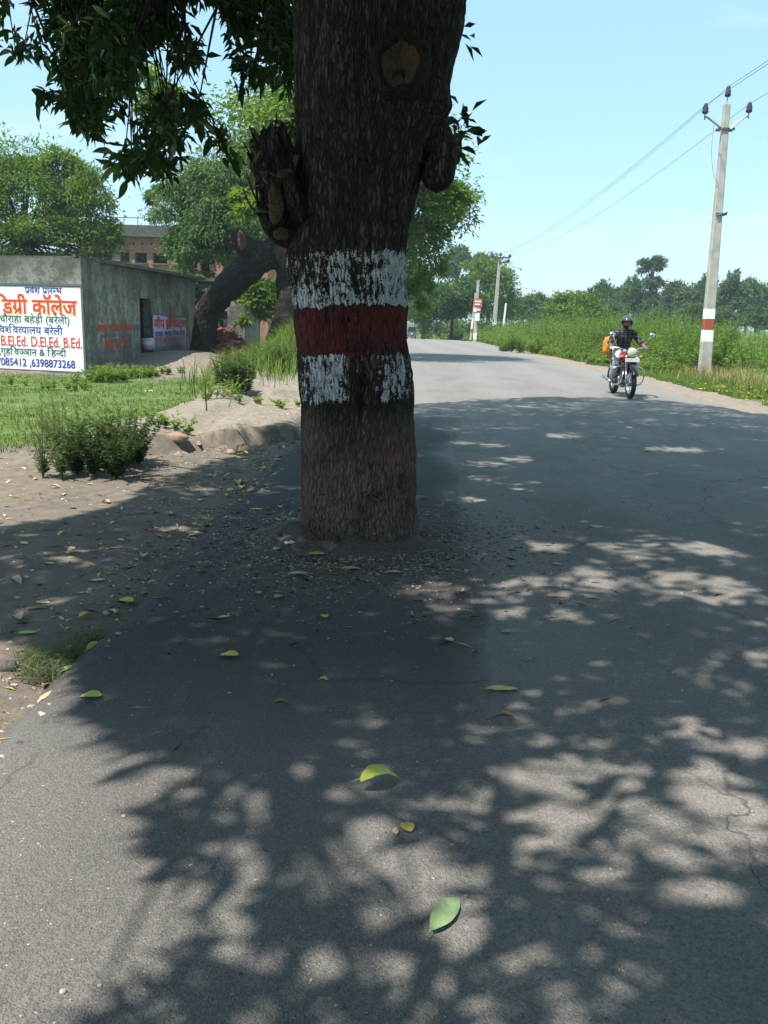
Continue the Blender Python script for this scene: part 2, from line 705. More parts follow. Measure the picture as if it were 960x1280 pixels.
def terr(x, y):
    x = np.asarray(x, float)
    y = np.asarray(y, float)
    z = zb_(y)
    dl = xl_(y) - x
    dr = x - xr_(y)
    q = np.column_stack([x.ravel(), y.ravel(), np.zeros(x.size)])
    n1 = (fbm(q * 0.9, 3, 3) - 0.5).reshape(x.shape)
    n2 = (fbm(q * 4.0, 3, 7) - 0.5).reshape(x.shape)
    n3 = (fbm(q * 11.0, 2, 9) - 0.5).reshape(x.shape)
    off = np.maximum(dl, dr)
    z = z - 0.075 + 0.045 * sstep(off, -0.02, 0.25) + 0.03 * sstep(off, 0.2, 1.0)
    w = sstep(off, 0.05, 0.6)
    z = z + w * (n1 * 0.10 + n2 * 0.05 + n3 * 0.02)
    # eroded dirt terrace on the left
    ed = y - ledge_y(x)
    side = sstep(-(dl - 2.4), -0.5, 0.4) * sstep(dl, -0.1, 0.25)
    nl = (fbm(q * 3.5, 3, 13) - 0.5).reshape(x.shape)
    ed = ed + nl * 0.34
    hm_ = 0.25 + 1.5 * fbm(np.column_stack([x.ravel() * 2.2, 0 * x.ravel(), 0 * x.ravel()]), 2, 15).reshape(x.shape)
    z = z + (0.155 * hm_ * sstep(ed, -0.04, 0.05) - 0.05 * np.exp(-((ed + 0.12) / 0.12) ** 2)) * side * (1 - 0.35 * sstep(y, 13, 20))
    # second little scarp further on
    z = z + 0.10 * sstep(y - 15.6 - 0.3 * np.sin(x * 7), -0.1, 0.1) * side
    # grassy bank before the second tree, mound at the doorway
    z = z + 0.80 * np.exp(-((x + 2.5) / 1.05) ** 2 - ((y - 27.5) / 4.2) ** 2) * sstep(dl, 0.15, 1.0)
    z = z + 0.38 * np.exp(-((x + 6.6) / 1.5) ** 2 - ((y - 28.0) / 3.5) ** 2)
    # right: shallow dip then rough bank
    z = z - 0.06 * np.exp(-((dr - 1.6) / 0.6) ** 2) + 0.25 * sstep(dr, 2.2, 4.5) * sstep(y, 14, 26)
    return z


def gz(x, y):
    return float(terr(np.array([x]), np.array([y]))[0])


def axis(lo, hi, st, far_lo, far_hi):
    a = list(np.arange(lo, hi + 1e-6, st))
    s, v = st, hi
    while v < far_hi:
        s *= 1.16
        v += s
        a.append(v)
    s, v = st, lo
    b = []
    while v > far_lo:
        s *= 1.16
        v -= s
        b.append(v)
    return np.array(b[::-1] + a)


# ------------------------------------------------------------------ ground materials
def ground_mat():
    a = NM("ground_soil_and_turf")
    g = a.geo().outputs['Position']
    gr = a.attr('grass')
    sand_mask = a.attr('sand')  # how far the bare soil turns to pale sand
    n1 = a.noise(g, 1.3, 5)
    n2 = a.noise(g, 9, 6, 0.65)
    n3 = a.noise(g, 60, 4, 0.7)
    soil = a.mix(a.maprange(n2, 0.3, 0.72), (0.120, 0.100, 0.082), (0.205, 0.172, 0.142))
    soil = a.mix(a.maprange(a.math('MULTIPLY', n1, 1.0), 0.35, 0.7), soil, (0.180, 0.158, 0.132))
    sand = a.mix(a.maprange(n2, 0.3, 0.7), (0.205, 0.172, 0.137), (0.285, 0.245, 0.196))
    soil = a.mix(sand_mask, soil, sand)
    peb = a.vor(g, 55)
    soil = a.mix(a.maprange(peb, 0.05, 0.22, 0.30, 0.0), soil, (0.44, 0.37, 0.30))
    turf = a.mix(a.maprange(n2, 0.3, 0.7), (0.062, 0.105, 0.030), (0.13, 0.19, 0.058))
    turf = a.mix(a.maprange(a.noise(g, 3.0, 4), 0.50, 0.72, 0, 0.6), turf, (0.24, 0.205, 0.12))
    m = a.math('ADD', gr, a.math('MULTIPLY', a.math('SUBTRACT', n2, 0.5), 0.9))
    m = a.math('ADD', m, a.math('MULTIPLY', a.math('SUBTRACT', n3, 0.5), 0.5))
    c = a.mix(a.maprange(m, 0.35, 0.62), soil, turf)
    h = a.math('ADD', a.math('MULTIPLY', n2, 0.6), a.math('MULTIPLY', n3, 0.4))
    return a.principled(c, 0.95, 0.1, 0, a.bump(h, 0.7, 0.03))


def asphalt_mat():
    a = NM("worn_asphalt")
    g = a.geo().outputs['Position']
    u = a.attr('edge')          # metres from the left edge
    ty = a.attr('along')
    n0 = a.noise(g, 0.45, 3)
    n1 = a.noise(a.vec(g, (1.0, 0.35, 1)), 1.6, 5)
    n2 = a.noise(g, 7, 6, 0.65)
    n3 = a.noise(g, 85, 3, 0.7)
    agg = a.vor(g, 130, 'F1', 'Color')
    aggd = a.vor(g, 130)
    sep = a.n('ShaderNodeSeparateColor')
    a.put(sep.inputs[0], agg)
    worn = a.mix(a.maprange(n1, 0.32, 0.70), (0.180, 0.165, 0.150), (0.255, 0.235, 0.212))
    worn = a.mix(a.maprange(n0, 0.35, 0.7, 0, 0.6), worn, (0.27, 0.25, 0.225))
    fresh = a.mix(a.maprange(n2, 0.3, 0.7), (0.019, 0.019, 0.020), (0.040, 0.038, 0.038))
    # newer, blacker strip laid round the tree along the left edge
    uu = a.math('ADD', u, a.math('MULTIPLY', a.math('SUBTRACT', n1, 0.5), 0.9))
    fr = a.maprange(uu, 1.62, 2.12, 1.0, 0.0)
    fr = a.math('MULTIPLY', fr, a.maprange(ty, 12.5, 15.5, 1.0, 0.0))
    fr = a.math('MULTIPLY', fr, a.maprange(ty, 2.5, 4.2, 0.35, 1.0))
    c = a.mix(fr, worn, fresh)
    # pale dust further along and on the shoulders
    dust = a.maprange(ty, 15.0, 30.0, 0.0, 0.62)
    dust = a.math('MULTIPLY', dust, a.maprange(n1, 0.2, 0.7, 0.65, 1.0))
    c = a.mix(dust, c, (0.262, 0.250, 0.240))
    trk = a.math('PINGPONG', a.math('ADD', u, 0.45), 0.95)
    c = a.mix(a.math('MULTIPLY', a.maprange(trk, 0.1, 0.8, 0.22, 0.0), a.maprange(ty, 10, 18, 0.15, 1.0)), c, (0.36, 0.34, 0.32))
    ed = a.math('MULTIPLY', a.maprange(u, 7.0, 7.65, 0.0, 0.8), a.maprange(n2, 0.35, 0.6))
    c = a.mix(ed, c, (0.34, 0.27, 0.21))
    # scattered light stones, tar spots and stains
    st = a.math('MULTIPLY', a.maprange(sep.outputs[0], 0.80, 0.95, 0.0, 0.30), a.maprange(aggd, 0.25, 0.45, 1.0, 0.0))
    c = a.mix(st, c, (0.33, 0.31, 0.28))
    dk = a.math('MULTIPLY', a.maprange(sep.outputs[1], 0.60, 1.0, 0.0, 0.30), 1.0)
    c = a.mix(dk, c, (0.06, 0.058, 0.056))
    c = a.mix(a.maprange(n3, 0.30, 0.66, 0.45, 0.0), c, (0.045, 0.044, 0.043))
    c = a.mix(a.maprange(a.noise(g, 170, 2, 0.6), 0.58, 0.72, 0.0, 0.40), c, (0.33, 0.31, 0.285))
    pat = a.noise(g, 3.1, 2, 0.4)
    c = a.mix(a.maprange(pat, 0.68, 0.72, 0.0, 0.30), c, (0.25, 0.24, 0.23))
    # hairline cracks and a longitudinal laying joint
    wv = a.n('ShaderNodeVectorMath', operation='MULTIPLY_ADD')
    nzc = a.n('ShaderNodeTexNoise')
    a.put(nzc.inputs['Vector'], g)
    nzc.inputs['Scale'].default_value = 2.2
    nzc.inputs['Detail'].default_value = 5
    a.put(wv.inputs[0], nzc.outputs['Color'])
    wv.inputs[1].default_value = (0.55, 0.55, 0.0)
    a.put(wv.inputs[2], g)
    ckr = a.vor(a.vec(wv.outputs[0], (1, 0.6, 0)), 0.75, 'DISTANCE_TO_EDGE')
    crk = a.math('MULTIPLY', a.maprange(ckr, 0.0, 0.008, 0.65, 0.0), a.maprange(n0, 0.45, 0.6))
    c = a.mix(crk, c, (0.03, 0.03, 0.03))
    jn = a.math('ABSOLUTE', a.math('SUBTRACT', a.math('ADD', u, a.math('MULTIPLY', a.math('SUBTRACT', n1, 0.5), 0.10)), 1.93))
    c = a.mix(a.math('MULTIPLY', a.maprange(jn, 0.0, 0.035, 0.45, 0.0), a.maprange(n2, 0.35, 0.6)), c, (0.25, 0.235, 0.215))
    # dusty film drifting in from the edges
    fl = a.math('MULTIPLY', a.maprange(a.noise(a.vec(g, (1.0, 0.5, 1)), 2.6, 6, 0.7), 0.48, 0.70, 0.0, 0.5), a.maprange(n3, 0.3, 0.65))
    c = a.mix(a.math('MULTIPLY', fl, a.math('SUBTRACT', 1.0, a.math('MULTIPLY', fr, 0.75))), c, (0.22, 0.19, 0.16))
    # brown crumbs round the trunk
    cx = a.n('ShaderNodeVectorMath', operation='DISTANCE')
    a.put(cx.inputs[0], g)
    cx.inputs[1].default_value = (-0.25, 5.55, 0)
    near = a.maprange(a.math('ADD', cx.outputs['Value'], a.math('MULTIPLY', a.math('SUBTRACT', n2, 0.5), 1.8)), 0.45, 1.75, 1.0, 0.0)
    c = a.mix(a.math('MULTIPLY', near, a.maprange(n3, 0.40, 0.62)), c, (0.13, 0.098, 0.078))
    h = a.math('ADD', a.math('MULTIPLY', a.maprange(aggd, 0.0, 0.6, 1.0, 0.0), 0.55), a.math('MULTIPLY', n3, 0.45))
    h = a.math('ADD', h, a.math('MULTIPLY', n2, 0.8))
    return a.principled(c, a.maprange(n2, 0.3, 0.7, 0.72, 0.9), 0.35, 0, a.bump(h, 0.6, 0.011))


def build_ground():
    xs = axis(-11, 13, 0.11, -420, 420)
    ys = axis(-1.0, 31, 0.085, -150, 520)
    X, Y = np.meshgrid(xs, ys)
    Z = terr(X, Y)
    x, y = X.ravel(), Y.ravel()
    dl = xl_(y) - x
    dr = x - xr_(y)
    q = np.column_stack([x, y, 0 * x])
    wob = (fbm(q * 0.6, 3, 21) - 0.5) * 2
    # lawn on the left beyond the bare dirt, verge on the right, fields all round
    yl = 9.2 + (x + 4.4) * 0.9 + wob * 0.8
    L = sstep(y - yl, 0, 1.2) * sstep(dl, 2.2 + wob * 0.3, 2.9 + wob * 0.3) * (1 - 0.85 * sstep(y, 20.2, 21.2) * (x > -12) * (y < 34))
    L = np.maximum(L, 0.75 * (np.exp(-((x + 2.5) / 1.2) ** 2 - ((y - 27.5) / 4.5) ** 2) > 0.25))
    L = np.maximum(L, sstep(dl, 12, 16))
    L = np.maximum(L, sstep(y, 36, 40) * sstep(dl, 0.8, 1.8))
    R = sstep(dr + wob * 0.35, 0.75, 1.5)
    grass = np.maximum(L, R)
    sand = sstep(y - ledge_y(x), 0.0, 0.15) * sstep(dl, 0.0, 0.2) * (1 - sstep(dl, 1.9, 2.9)) * (y < 40)
    sand = np.maximum(sand, 0.9 * sstep(dr, -0.5, 0.2) * (1 - sstep(dr, 0.9, 1.6)))
    sand = np.maximum(sand, 0.8 * np.exp(-((x + 5.6) / 1.6) ** 2 - ((y - 25.0) / 3.2) ** 2))
    sand = np.maximum(sand, 0.35 * sstep(dl, 1.2, 2.4) * (y < 9.5) * (y > -5))
    n = len(xs)
    i, j = np.meshgrid(np.arange(len(ys) - 1), np.arange(n - 1), indexing='ij')
    a = (i * n + j).ravel()
    Fq = np.column_stack([a, a + 1, a + n + 1, a + n])
    o = fast("ground", np.column_stack([x, y, Z.ravel()]), Fq, ground_mat(), smooth=True, attrs={'grass': grass, 'sand': np.clip(sand, 0, 1)})
    tag(o, "bare dirt and patchy turf either side of the road", kind='structure')


def build_road():
    ys = np.concatenate([np.arange(-20, 0, 0.5), np.arange(0, 24, 0.08), np.arange(24, 70, 0.35), np.arange(70, 150, 1.5)])
    us = np.concatenate([[-0.05, -0.03, 0.0, 0.03, 0.08, 0.15], np.linspace(0.25, 7.5, 58), [7.6, 7.68, 7.72, 7.76]])
    Yg, U = np.meshgrid(ys, us, indexing='ij')
    xl = xl_(Yg)
    wr = xr_(Yg) + 0.10 * np.sin(Yg * 0.9) * 0.6 + 0.05 * np.sin(Yg * 2.7 + 2) + 0.03 * np.sin(Yg * 7.1)
    X = xl + U / ROADW * (wr - xl)
    q = np.column_stack([X.ravel(), Yg.ravel(), 0 * X.ravel()])
    n1 = (fbm(q * 0.8, 3, 31) - 0.5).reshape(X.shape)
    n2 = (fbm(q * 5.0, 2, 33) - 0.5).reshape(X.shape)
    n3 = (fbm(q * 7.0, 3, 35) - 0.5).reshape(X.shape)
    n4 = (fbm(q * 21.0, 2, 37) - 0.5).reshape(X.shape)
    X = X + (n3 * 0.11 + n4 * 0.12) * (1 - sstep(U, 0, 0.25)) + n3 * 0.18 * sstep(U, 7.4, 7.7)
    Z = zb_(Yg) + n1 * 0.03 + n2 * 0.006 + 0.035 * np.sin(np.clip(U / ROADW, 0, 1) * math.pi)
    Z = Z + (n4 * 0.02) * (1 - sstep(U, 0.0, 0.5)) - 0.085 * (1 - sstep(U, -0.06, 0.10)) - 0.05 * sstep(U, 7.6, 7.77)
    # the asphalt heaves a little round the trunk
    d = np.hypot(X + 0.22, Yg - 6.15)
    Z = Z + (0.06 + 0.03 * n2 * 6) * np.exp(-((d - 0.40) / 0.20) ** 2) * (d > 0.1)
    m = len(us)
    i, j = np.meshgrid(np.arange(len(ys) - 1), np.arange(m - 1), indexing='ij')
    a = (i * m + j).ravel()
    Fq = np.column_stack([a, a + 1, a + m + 1, a + m])
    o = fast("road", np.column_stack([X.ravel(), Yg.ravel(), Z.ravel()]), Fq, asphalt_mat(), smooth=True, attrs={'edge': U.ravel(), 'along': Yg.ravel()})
    tag(o, "grey asphalt village road with a darker patch round the tree", kind='structure')


build_ground()
build_road()
bpy.context.view_layer.update()


def road_z(x, y):
    q = np.array([[x, y, 0.0]])
    u = (x - float(xl_(y))) / ROADW
    z = float(zb_(y)) + (fbm(q * 0.8, 3, 31)[0] - 0.5) * 0.03 + (fbm(q * 5.0, 2, 33)[0] - 0.5) * 0.006
    z += 0.035 * math.sin(min(max(u, 0), 1) * math.pi)
    d = math.hypot(x + 0.22, y - 6.15)
    z += 0.06 * math.exp(-((d - 0.40) / 0.20) ** 2)
    return z


def surf(x, y):
    u = x - float(xl_(y))
    return road_z(x, y) if 0.1 < u < 7.6 else gz(x, y)


# ------------------------------------------------------------------ materials for things
def bark_mat(name, lo, hi, paint=False, rough=0.95):
    a = NM(name)
    g = a.geo().outputs['Position']
    rdg = a.attr('ridge')
    gv = a.vec(g, (1, 1, 0.32))
    n1 = a.noise(gv, 34, 6, 0.65)
    n2 = a.noise(g, 2.2, 4)
    n3 = a.noise(g, 120, 3, 0.6)
    wv = a.n('ShaderNodeVectorMath', operation='MULTIPLY_ADD')
    nz = a.n('ShaderNodeTexNoise')
    a.put(nz.inputs['Vector'], g)
    nz.inputs['Scale'].default_value = 14
    nz.inputs['Detail'].default_value = 4
    a.put(wv.inputs[0], nz.outputs['Color'])
    wv.inputs[1].default_value = (0.045, 0.045, 0.10)
    a.put(wv.inputs[2], g)
    crack = a.vor(a.vec(wv.outputs[0], (1, 1, 0.16)), 42, 'DISTANCE_TO_EDGE')
    ck = a.maprange(crack, 0.0, 0.22)
    f = a.math('MULTIPLY', a.math('ADD', a.math('MULTIPLY', rdg, 0.55), a.math('MULTIPLY', n1, 0.55)), a.math('ADD', a.math('MULTIPLY', ck, 0.55), 0.45), clamp=True)
    c = a.ramp(f, [(0.1, tuple(x * 0.35 for x in lo)), (0.45, lo), (0.9, hi)])
    c = a.mix(a.maprange(n2, 0.45, 0.75, 0, 0.5), c, tuple(x * 0.6 for x in lo))
    if paint:
        low = a.attr('low')  # redder bark low on the trunk, lightened for the brighter light there
        fine = a.noise(a.vec(g, (1, 1, 0.22)), 75, 5, 0.7)
        c = a.mix(a.math('MULTIPLY', low, a.maprange(fine, 0.30, 0.62)), c, a.mix(a.maprange(n2, 0.35, 0.65), (0.100, 0.068, 0.054), (0.205, 0.142, 0.112)))
        rs = a.attr('rust')
        c = a.mix(a.math('MULTIPLY', rs, a.maprange(n1, 0.45, 0.55)), c, (0.22, 0.065, 0.040))
        wgt = a.math('ADD', a.math('MULTIPLY', a.math('SUBTRACT', n1, 0.5), 1.5), a.math('MULTIPLY', a.math('SUBTRACT', n3, 0.5), 1.7))
        wm = a.maprange(a.math('ADD', a.math('ADD', a.attr('white'), wgt), a.math('MULTIPLY', a.math('SUBTRACT', ck, 1.0), 0.25)), 0.47, 0.53)
        rm = a.maprange(a.math('ADD', a.math('ADD', a.attr('red'), a.math('MULTIPLY', wgt, 0.85)), a.math('MULTIPLY', a.math('SUBTRACT', ck, 1.0), 0.2)), 0.44, 0.52)
        c = a.mix(rm, c, a.mix(n1, (0.060, 0.016, 0.015), (0.175, 0.036, 0.033)))
        c = a.mix(wm, c, a.mix(n1, (0.34, 0.36, 0.36), (0.68, 0.71, 0.71)))
    h = a.math('ADD', a.math('MULTIPLY', f, 0.8), a.math('MULTIPLY', n3, 0.25))
    return a.principled(c, rough, 0.15, 0, a.bump(a.math('ADD', h, a.math('MULTIPLY', ck, 0.6)), 1.0, 0.02))


MAT = {}
MAT['bark'] = bark_mat("dark_mango_bark", (0.042, 0.033, 0.028), (0.130, 0.104, 0.088), True)
MAT['bark2'] = bark_mat("grey_brown_bark", (0.055, 0.045, 0.039), (0.145, 0.122, 0.104))
MAT['bark_dark'] = bark_mat("dark_bark_and_shade", (0.030, 0.025, 0.022), (0.085, 0.070, 0.060))  # dark bark; on the old tree the depth of tone stands in for shade
MAT['bark_pale'] = bark_mat("pale_bark", (0.17, 0.15, 0.12), (0.34, 0.31, 0.27))


def wood_mat():
    a = NM("exposed_heartwood")
    g = a.geo().outputs['Position']
    n = a.noise(a.vec(g, (1, 1, 0.2)), 40, 5, 0.6)
    n2 = a.noise(g, 6, 3)
    c = a.mix(n, (0.048, 0.033, 0.022), (0.135, 0.096, 0.060))
    c = a.mix(a.maprange(n2, 0.5, 0.7), c, (0.13, 0.08, 0.05))
    ve = a.vor(a.vec(g, (1, 1, 1.6)), 22, 'DISTANCE_TO_EDGE')
    c = a.mix(a.maprange(ve, 0.0, 0.06, 0.8, 0.0), c, (0.03, 0.022, 0.016))
    return a.principled(c, 0.85, 0.2, 0, a.bump(n, 0.8, 0.02))


MAT['wood'] = wood_mat()
MAT['redwood'] = plain("reddish_splintered_wood", (0.085, 0.036, 0.026), 0.85, var=0.5, scale=25)
MAT['mango'] = leafmat("mango_leaf", (0.016, 0.038, 0.012), (0.030, 0.066, 0.018), (0.056, 0.110, 0.024), 0.30, 0.05)
MAT['neem'] = leafmat("light_green_leaf", (0.060, 0.130, 0.018), (0.130, 0.230, 0.030), (0.235, 0.350, 0.055), 0.40, 0.04)
MAT['glossy'] = leafmat("mid_green_leaf", (0.040, 0.098, 0.022), (0.088, 0.178, 0.040), (0.165, 0.270, 0.078), 0.36, 0.12)
MAT['dull'] = leafmat("dark_green_leaf", (0.030, 0.075, 0.018), (0.066, 0.138, 0.032), (0.125, 0.210, 0.048), 0.36, 0.06)
MAT['euca'] = leafmat("grey_green_leaf", (0.045, 0.095, 0.034), (0.088, 0.155, 0.056), (0.150, 0.225, 0.088), 0.36, 0.06)
MAT['weed'] = leafmat("weed_leaf", (0.080, 0.155, 0.030), (0.150, 0.250, 0.055), (0.25, 0.355, 0.100), 0.42, 0.04)
MAT['weed_dark'] = leafmat("dusty_weed_leaf", (0.038, 0.072, 0.026), (0.070, 0.120, 0.042), (0.115, 0.170, 0.065), 0.35, 0.05)
MAT['feathery'] = leafmat("grey_feathery_leaf", (0.090, 0.135, 0.065), (0.145, 0.200, 0.098), (0.21, 0.265, 0.14), 0.45, 0.04)
MAT['grass'] = leafmat("grass_blade", (0.060, 0.120, 0.020), (0.120, 0.200, 0.040), (0.22, 0.28, 0.075), 0.40, 0.05)
MAT['straw'] = leafmat("dry_grass", (0.20, 0.15, 0.08), (0.32, 0.25, 0.13), (0.45, 0.36, 0.20), 0.35, 0.05)
MAT['crop'] = leafmat("pale_crop_leaf", (0.11, 0.20, 0.075), (0.17, 0.28, 0.105), (0.24, 0.36, 0.15), 0.40, 0.05)


def fallen_mat(name, a1, a2, tr=0.2):
    a = NM(name)
    v = a.pos()
    n = a.noise(v, 5, 4)
    oi = a.n('ShaderNodeObjectInfo').outputs['Random']
    c = a.mix(a.maprange(n, 0.35, 0.7), a1, a2)
    c = a.mix(a.maprange(a.noise(v, 22, 3), 0.60, 0.72, 0, 0.6), c, (0.12, 0.07, 0.03))
    c = a.mix(a.math('MULTIPLY', oi, 0.3), c, a2)
    return a.principled(c, 0.55, 0.4, 0, a.bump(n, 0.2, 0.01), **{'Subsurface Weight': 0.0})


MAT['f_yellow'] = fallen_mat("yellow_fallen_leaf", (0.60, 0.42, 0.06), (0.50, 0.40, 0.10))
MAT['f_lime'] = fallen_mat("yellow_green_fallen_leaf", (0.34, 0.42, 0.06), (0.40, 0.40, 0.07))
MAT['f_green'] = fallen_mat("green_fallen_leaf", (0.16, 0.27, 0.07), (0.25, 0.33, 0.12))
MAT['f_sage'] = fallen_mat("grey_green_fallen_leaf", (0.17, 0.26, 0.11), (0.24, 0.32, 0.16))
MAT['f_brown'] = fallen_mat("brown_fallen_leaf", (0.17, 0.095, 0.045), (0.30, 0.19, 0.09))
MAT['f_tan'] = fallen_mat("tan_fallen_leaf", (0.44, 0.32, 0.19), (0.55, 0.43, 0.27))


# ------------------------------------------------------------------ the big mango tree at the road edge
TY = 6.11           # distance of the trunk's axis
rng = np.random.default_rng(11)
tree = thing("mango_tree", "huge mango tree growing out of the road edge, its trunk banded white and red", "tree", (-0.22, TY, 0.0))
TB = np.array([-0.22, TY, 0.0])


def build_trunk():
    rows = [(-40, 366, 590), (0, 368, 582), (50, 369, 574), (100, 371, 562), (150, 372, 548), (180, 373, 536), (215, 374, 527), (250, 374, 519), (280, 368, 512), (310, 359, 508), (345, 361, 508), (380, 366, 510), (430, 370, 512), (500, 375, 517), (560, 377, 519), (600, 377.5, 520), (640, 378, 521), (655, 379, 521.5), (672, 377, 525), (684, 371, 531), (694, 362, 540)]
    zz, cx, hw = [], [], []
    for (py, a, b) in rows:
        pa, pb = P(a, py, TY), P(b, py, TY)
        zz.append((pa[2] + pb[2]) / 2)
        cx.append((pa[0] + pb[0]) / 2)
        hw.append((pb[0] - pa[0]) / 2)
    zz += [4.3, 4.9, 5.5]
    cx += [-0.18, -0.15, -0.12]
    hw += [0.66, 0.55, 0.36]
    zz += [-0.4]
    cx += [cx[len(rows) - 1]]
    hw += [hw[len(rows) - 1] * 1.08]
    o = np.argsort(zz)
    zz, cx, hw = np.array(zz)[o], np.array(cx)[o], np.array(hw)[o]
    nz, na = 540, 320
    z = np.concatenate([np.linspace(-0.3, 3.75, nz - 60, endpoint=False), np.linspace(3.75, 5.5, 60)])
    c = np.interp(z, zz, cx)
    h = np.interp(z, zz, hw)
    k = np.ones(15) / 15
    c = np.convolve(np.pad(c, 7, 'edge'), k, 'valid')
    h = np.convolve(np.pad(h, 7, 'edge'), k, 'valid')
    a = np.linspace(0, 2 * math.pi, na, endpoint=False)      # a=0 faces +x, -pi/2 faces the camera
    Zg, A = np.meshgrid(z, a, indexing='ij')
    Hh = h[:, None]
    # slightly lobed, flattened cross-section
    lob = 1 + 0.025 * np.cos(3 * A + 0.6 + Zg * 0.5) + 0.02 * np.cos(5 * A - Zg * 0.9)
    edge = np.abs(np.cos(A)) ** 6
    lob = lob * (1 - edge) + edge
    X = c[:, None] + Hh * np.cos(A) * lob
    Y = TY + np.minimum(Hh, 0.47) * np.sin(A) * lob
    q = np.column_stack([X.ravel(), Y.ravel(), Zg.ravel()])
    wv = (fbm(q * 2.5, 2, 2) - 0.5)[:, None] * np.array([0.10, 0.10, 0.0])
    r1 = np.clip(np.abs(2 * fbm((q + wv) * np.array([13, 13, 2.6]), 3, 41) - 1) * 3.0, 0, 1)
    r2 = np.clip(np.abs(2 * fbm((q + wv) * np.array([40, 40, 11]), 2, 43) - 1) * 2.6, 0, 1)
    rdg = (0.55 * r1 + 0.45 * r2)
    big = fbm(q * np.array([3.2, 3.2, 2.0]), 3, 47) - 0.5
    N = np.column_stack([np.cos(A).ravel(), np.sin(A).ravel(), 0 * A.ravel()])
    # photo-plane measures on the front: lateral offset from the axis (−1..1) and height
    lat = ((X - c[:, None]) / Hh).ravel()
    front = (np.sin(A) < 0.25).ravel()
    zf = Zg.ravel()
    zat = lambda py: float(P(442, py, 5.78)[2])
    hol = lambda px, py, sx, sz: front * np.exp(-((X.ravel() - P(px, py, 5.78)[0]) / sx) ** 2 - ((zf - zat(py)) / sz) ** 2)
    low = 1 - sstep(zf, zat(560), zat(500))
    amp = 0.012 + 0.003 * (1 - low)
    rootn = fbm(q * np.array([5.5, 5.5, 1.2]), 2, 49) - 0.45
    d = rdg * amp + big * 0.075 + np.clip(rootn, -0.2, 1) * 0.32 * np.exp(-np.clip(zf, 0, 9) / 0.16)
    d = d - 0.075 * hol(457, 480, 0.035, 0.10) - 0.045 * hol(452, 500, 0.030, 0.16) + 0.030 * hol(437, 470, 0.06, 0.16) + 0.028 * hol(478, 450, 0.05, 0.14)
    d = d + 0.05 * hol(441, 430, 0.07, 0.05)
    d = d - 0.05 * hol(505, 605, 0.035, 0.09) - 0.03 * hol(450, 590, 0.04, 0.02) - 0.03 * hol(470, 620, 0.05, 0.025)
    d = d + 0.035 * hol(400, 660, 0.10, 0.10) + 0.03 * hol(480, 655, 0.10, 0.08)
    d = d + 0.07 * hol(545, 120, 0.09, 0.10) + 0.04 * hol(500, 95, 0.15, 0.14)
    V = q + N * (d - 0.008)[:, None]
    # painted bands slant a little, higher on the right
    sl = (zat(318) - zat(308)) * -0.5 * lat
    bz = zf + (zat(388) - zat(378)) * 0.5 * lat + (fbm(q * np.array([4.5, 4.5, 0.3]), 3, 57) - 0.5) * 0.085 + (fbm(q * np.array([30, 30, 3]), 2, 58) - 0.5) * 0.03
    t0, t1, t2, t3 = zat(313), zat(383), zat(443), zat(504)
    q2 = q * np.array([6, 6, 4.0])
    cov = fbm(q2, 3, 51)
    in1 = sstep(bz, t1 - 0.012, t1 + 0.012) * (1 - sstep(bz, t0 - 0.03, t0 + 0.02))
    in2 = sstep(bz, t3 - 0.02, t3 + 0.03) * (1 - sstep(bz, t2 - 0.012, t2 + 0.012))
    nearred = np.exp(-((bz - t1) / 0.10) ** 2)
    w1 = 0.52 + 0.20 * nearred + 0.18 * sstep(lat, 0.35, 0.75) + 0.10 * np.exp(-((lat + 0.15) / 0.2) ** 2) - 0.22 * np.exp(-((lat - 0.25) / 0.16) ** 2) - 0.1 * sstep(-lat, 0.75, 0.95)
    w2 = 0.80 * np.exp(-((lat + 0.50) / 0.42) ** 4) + 0.60 * sstep(lat, 0.30, 0.5) * (1 - 0.5 * sstep(lat, 0.8, 1)) - 0.25 * np.exp(-((lat - 0.1) / 0.18) ** 2)
    back = np.where(front, 0, 0.35)
    white = in1 * np.clip(w1 + back, 0, 1) + in2 * np.clip(w2 + back, 0, 1)
    white = white + (cov - 0.5) * 0.45 * np.maximum(in1, in2) + (rdg - 0.55) * 0.45 * np.maximum(in1, in2) + (fbm(q * 30, 2, 53) - 0.5) * 0.7 * np.maximum(in1, in2)
    white = np.where(np.maximum(in1, in2) > 0.3, white, 0)
    red = sstep(bz, t2 - 0.015, t2 + 0.015) * (1 - sstep(bz, t1 - 0.015, t1 + 0.015))
    red = red * (0.72 + (cov - 0.5) * 0.8 + (rdg - 0.5) * 0.5) * (1 - 0.85 * hol(462, 452, 0.035, 0.09)) 
    red = np.maximum(red, 0.45 * hol(438, 460, 0.05, 0.07))
    rust = np.clip(0.9 * hol(450, 585, 0.10, 0.025) + 0.8 * hol(490, 560, 0.05, 0.05) + 0.7 * hol(465, 630, 0.09, 0.03) + 0.5 * hol(500, 600, 0.04, 0.08), 0, 1)
    i, j = np.meshgrid(np.arange(nz - 1), np.arange(na), indexing='ij')
    a_ = (i * na + j).ravel()
    b_ = (i * na + (j + 1) % na).ravel()
    Fq = np.column_stack([a_, b_, b_ + na, a_ + na])
    o = fast("trunk", V - TB, Fq, MAT['bark'], tree, True, {'ridge': rdg, 'white': white, 'red': red, 'low': low, 'rust': rust})
    return o


build_trunk()


def front_y(px, py):
    """distance of the trunk's near face at a photo position"""
    p = P(px, py, TY - 0.42)
    return p


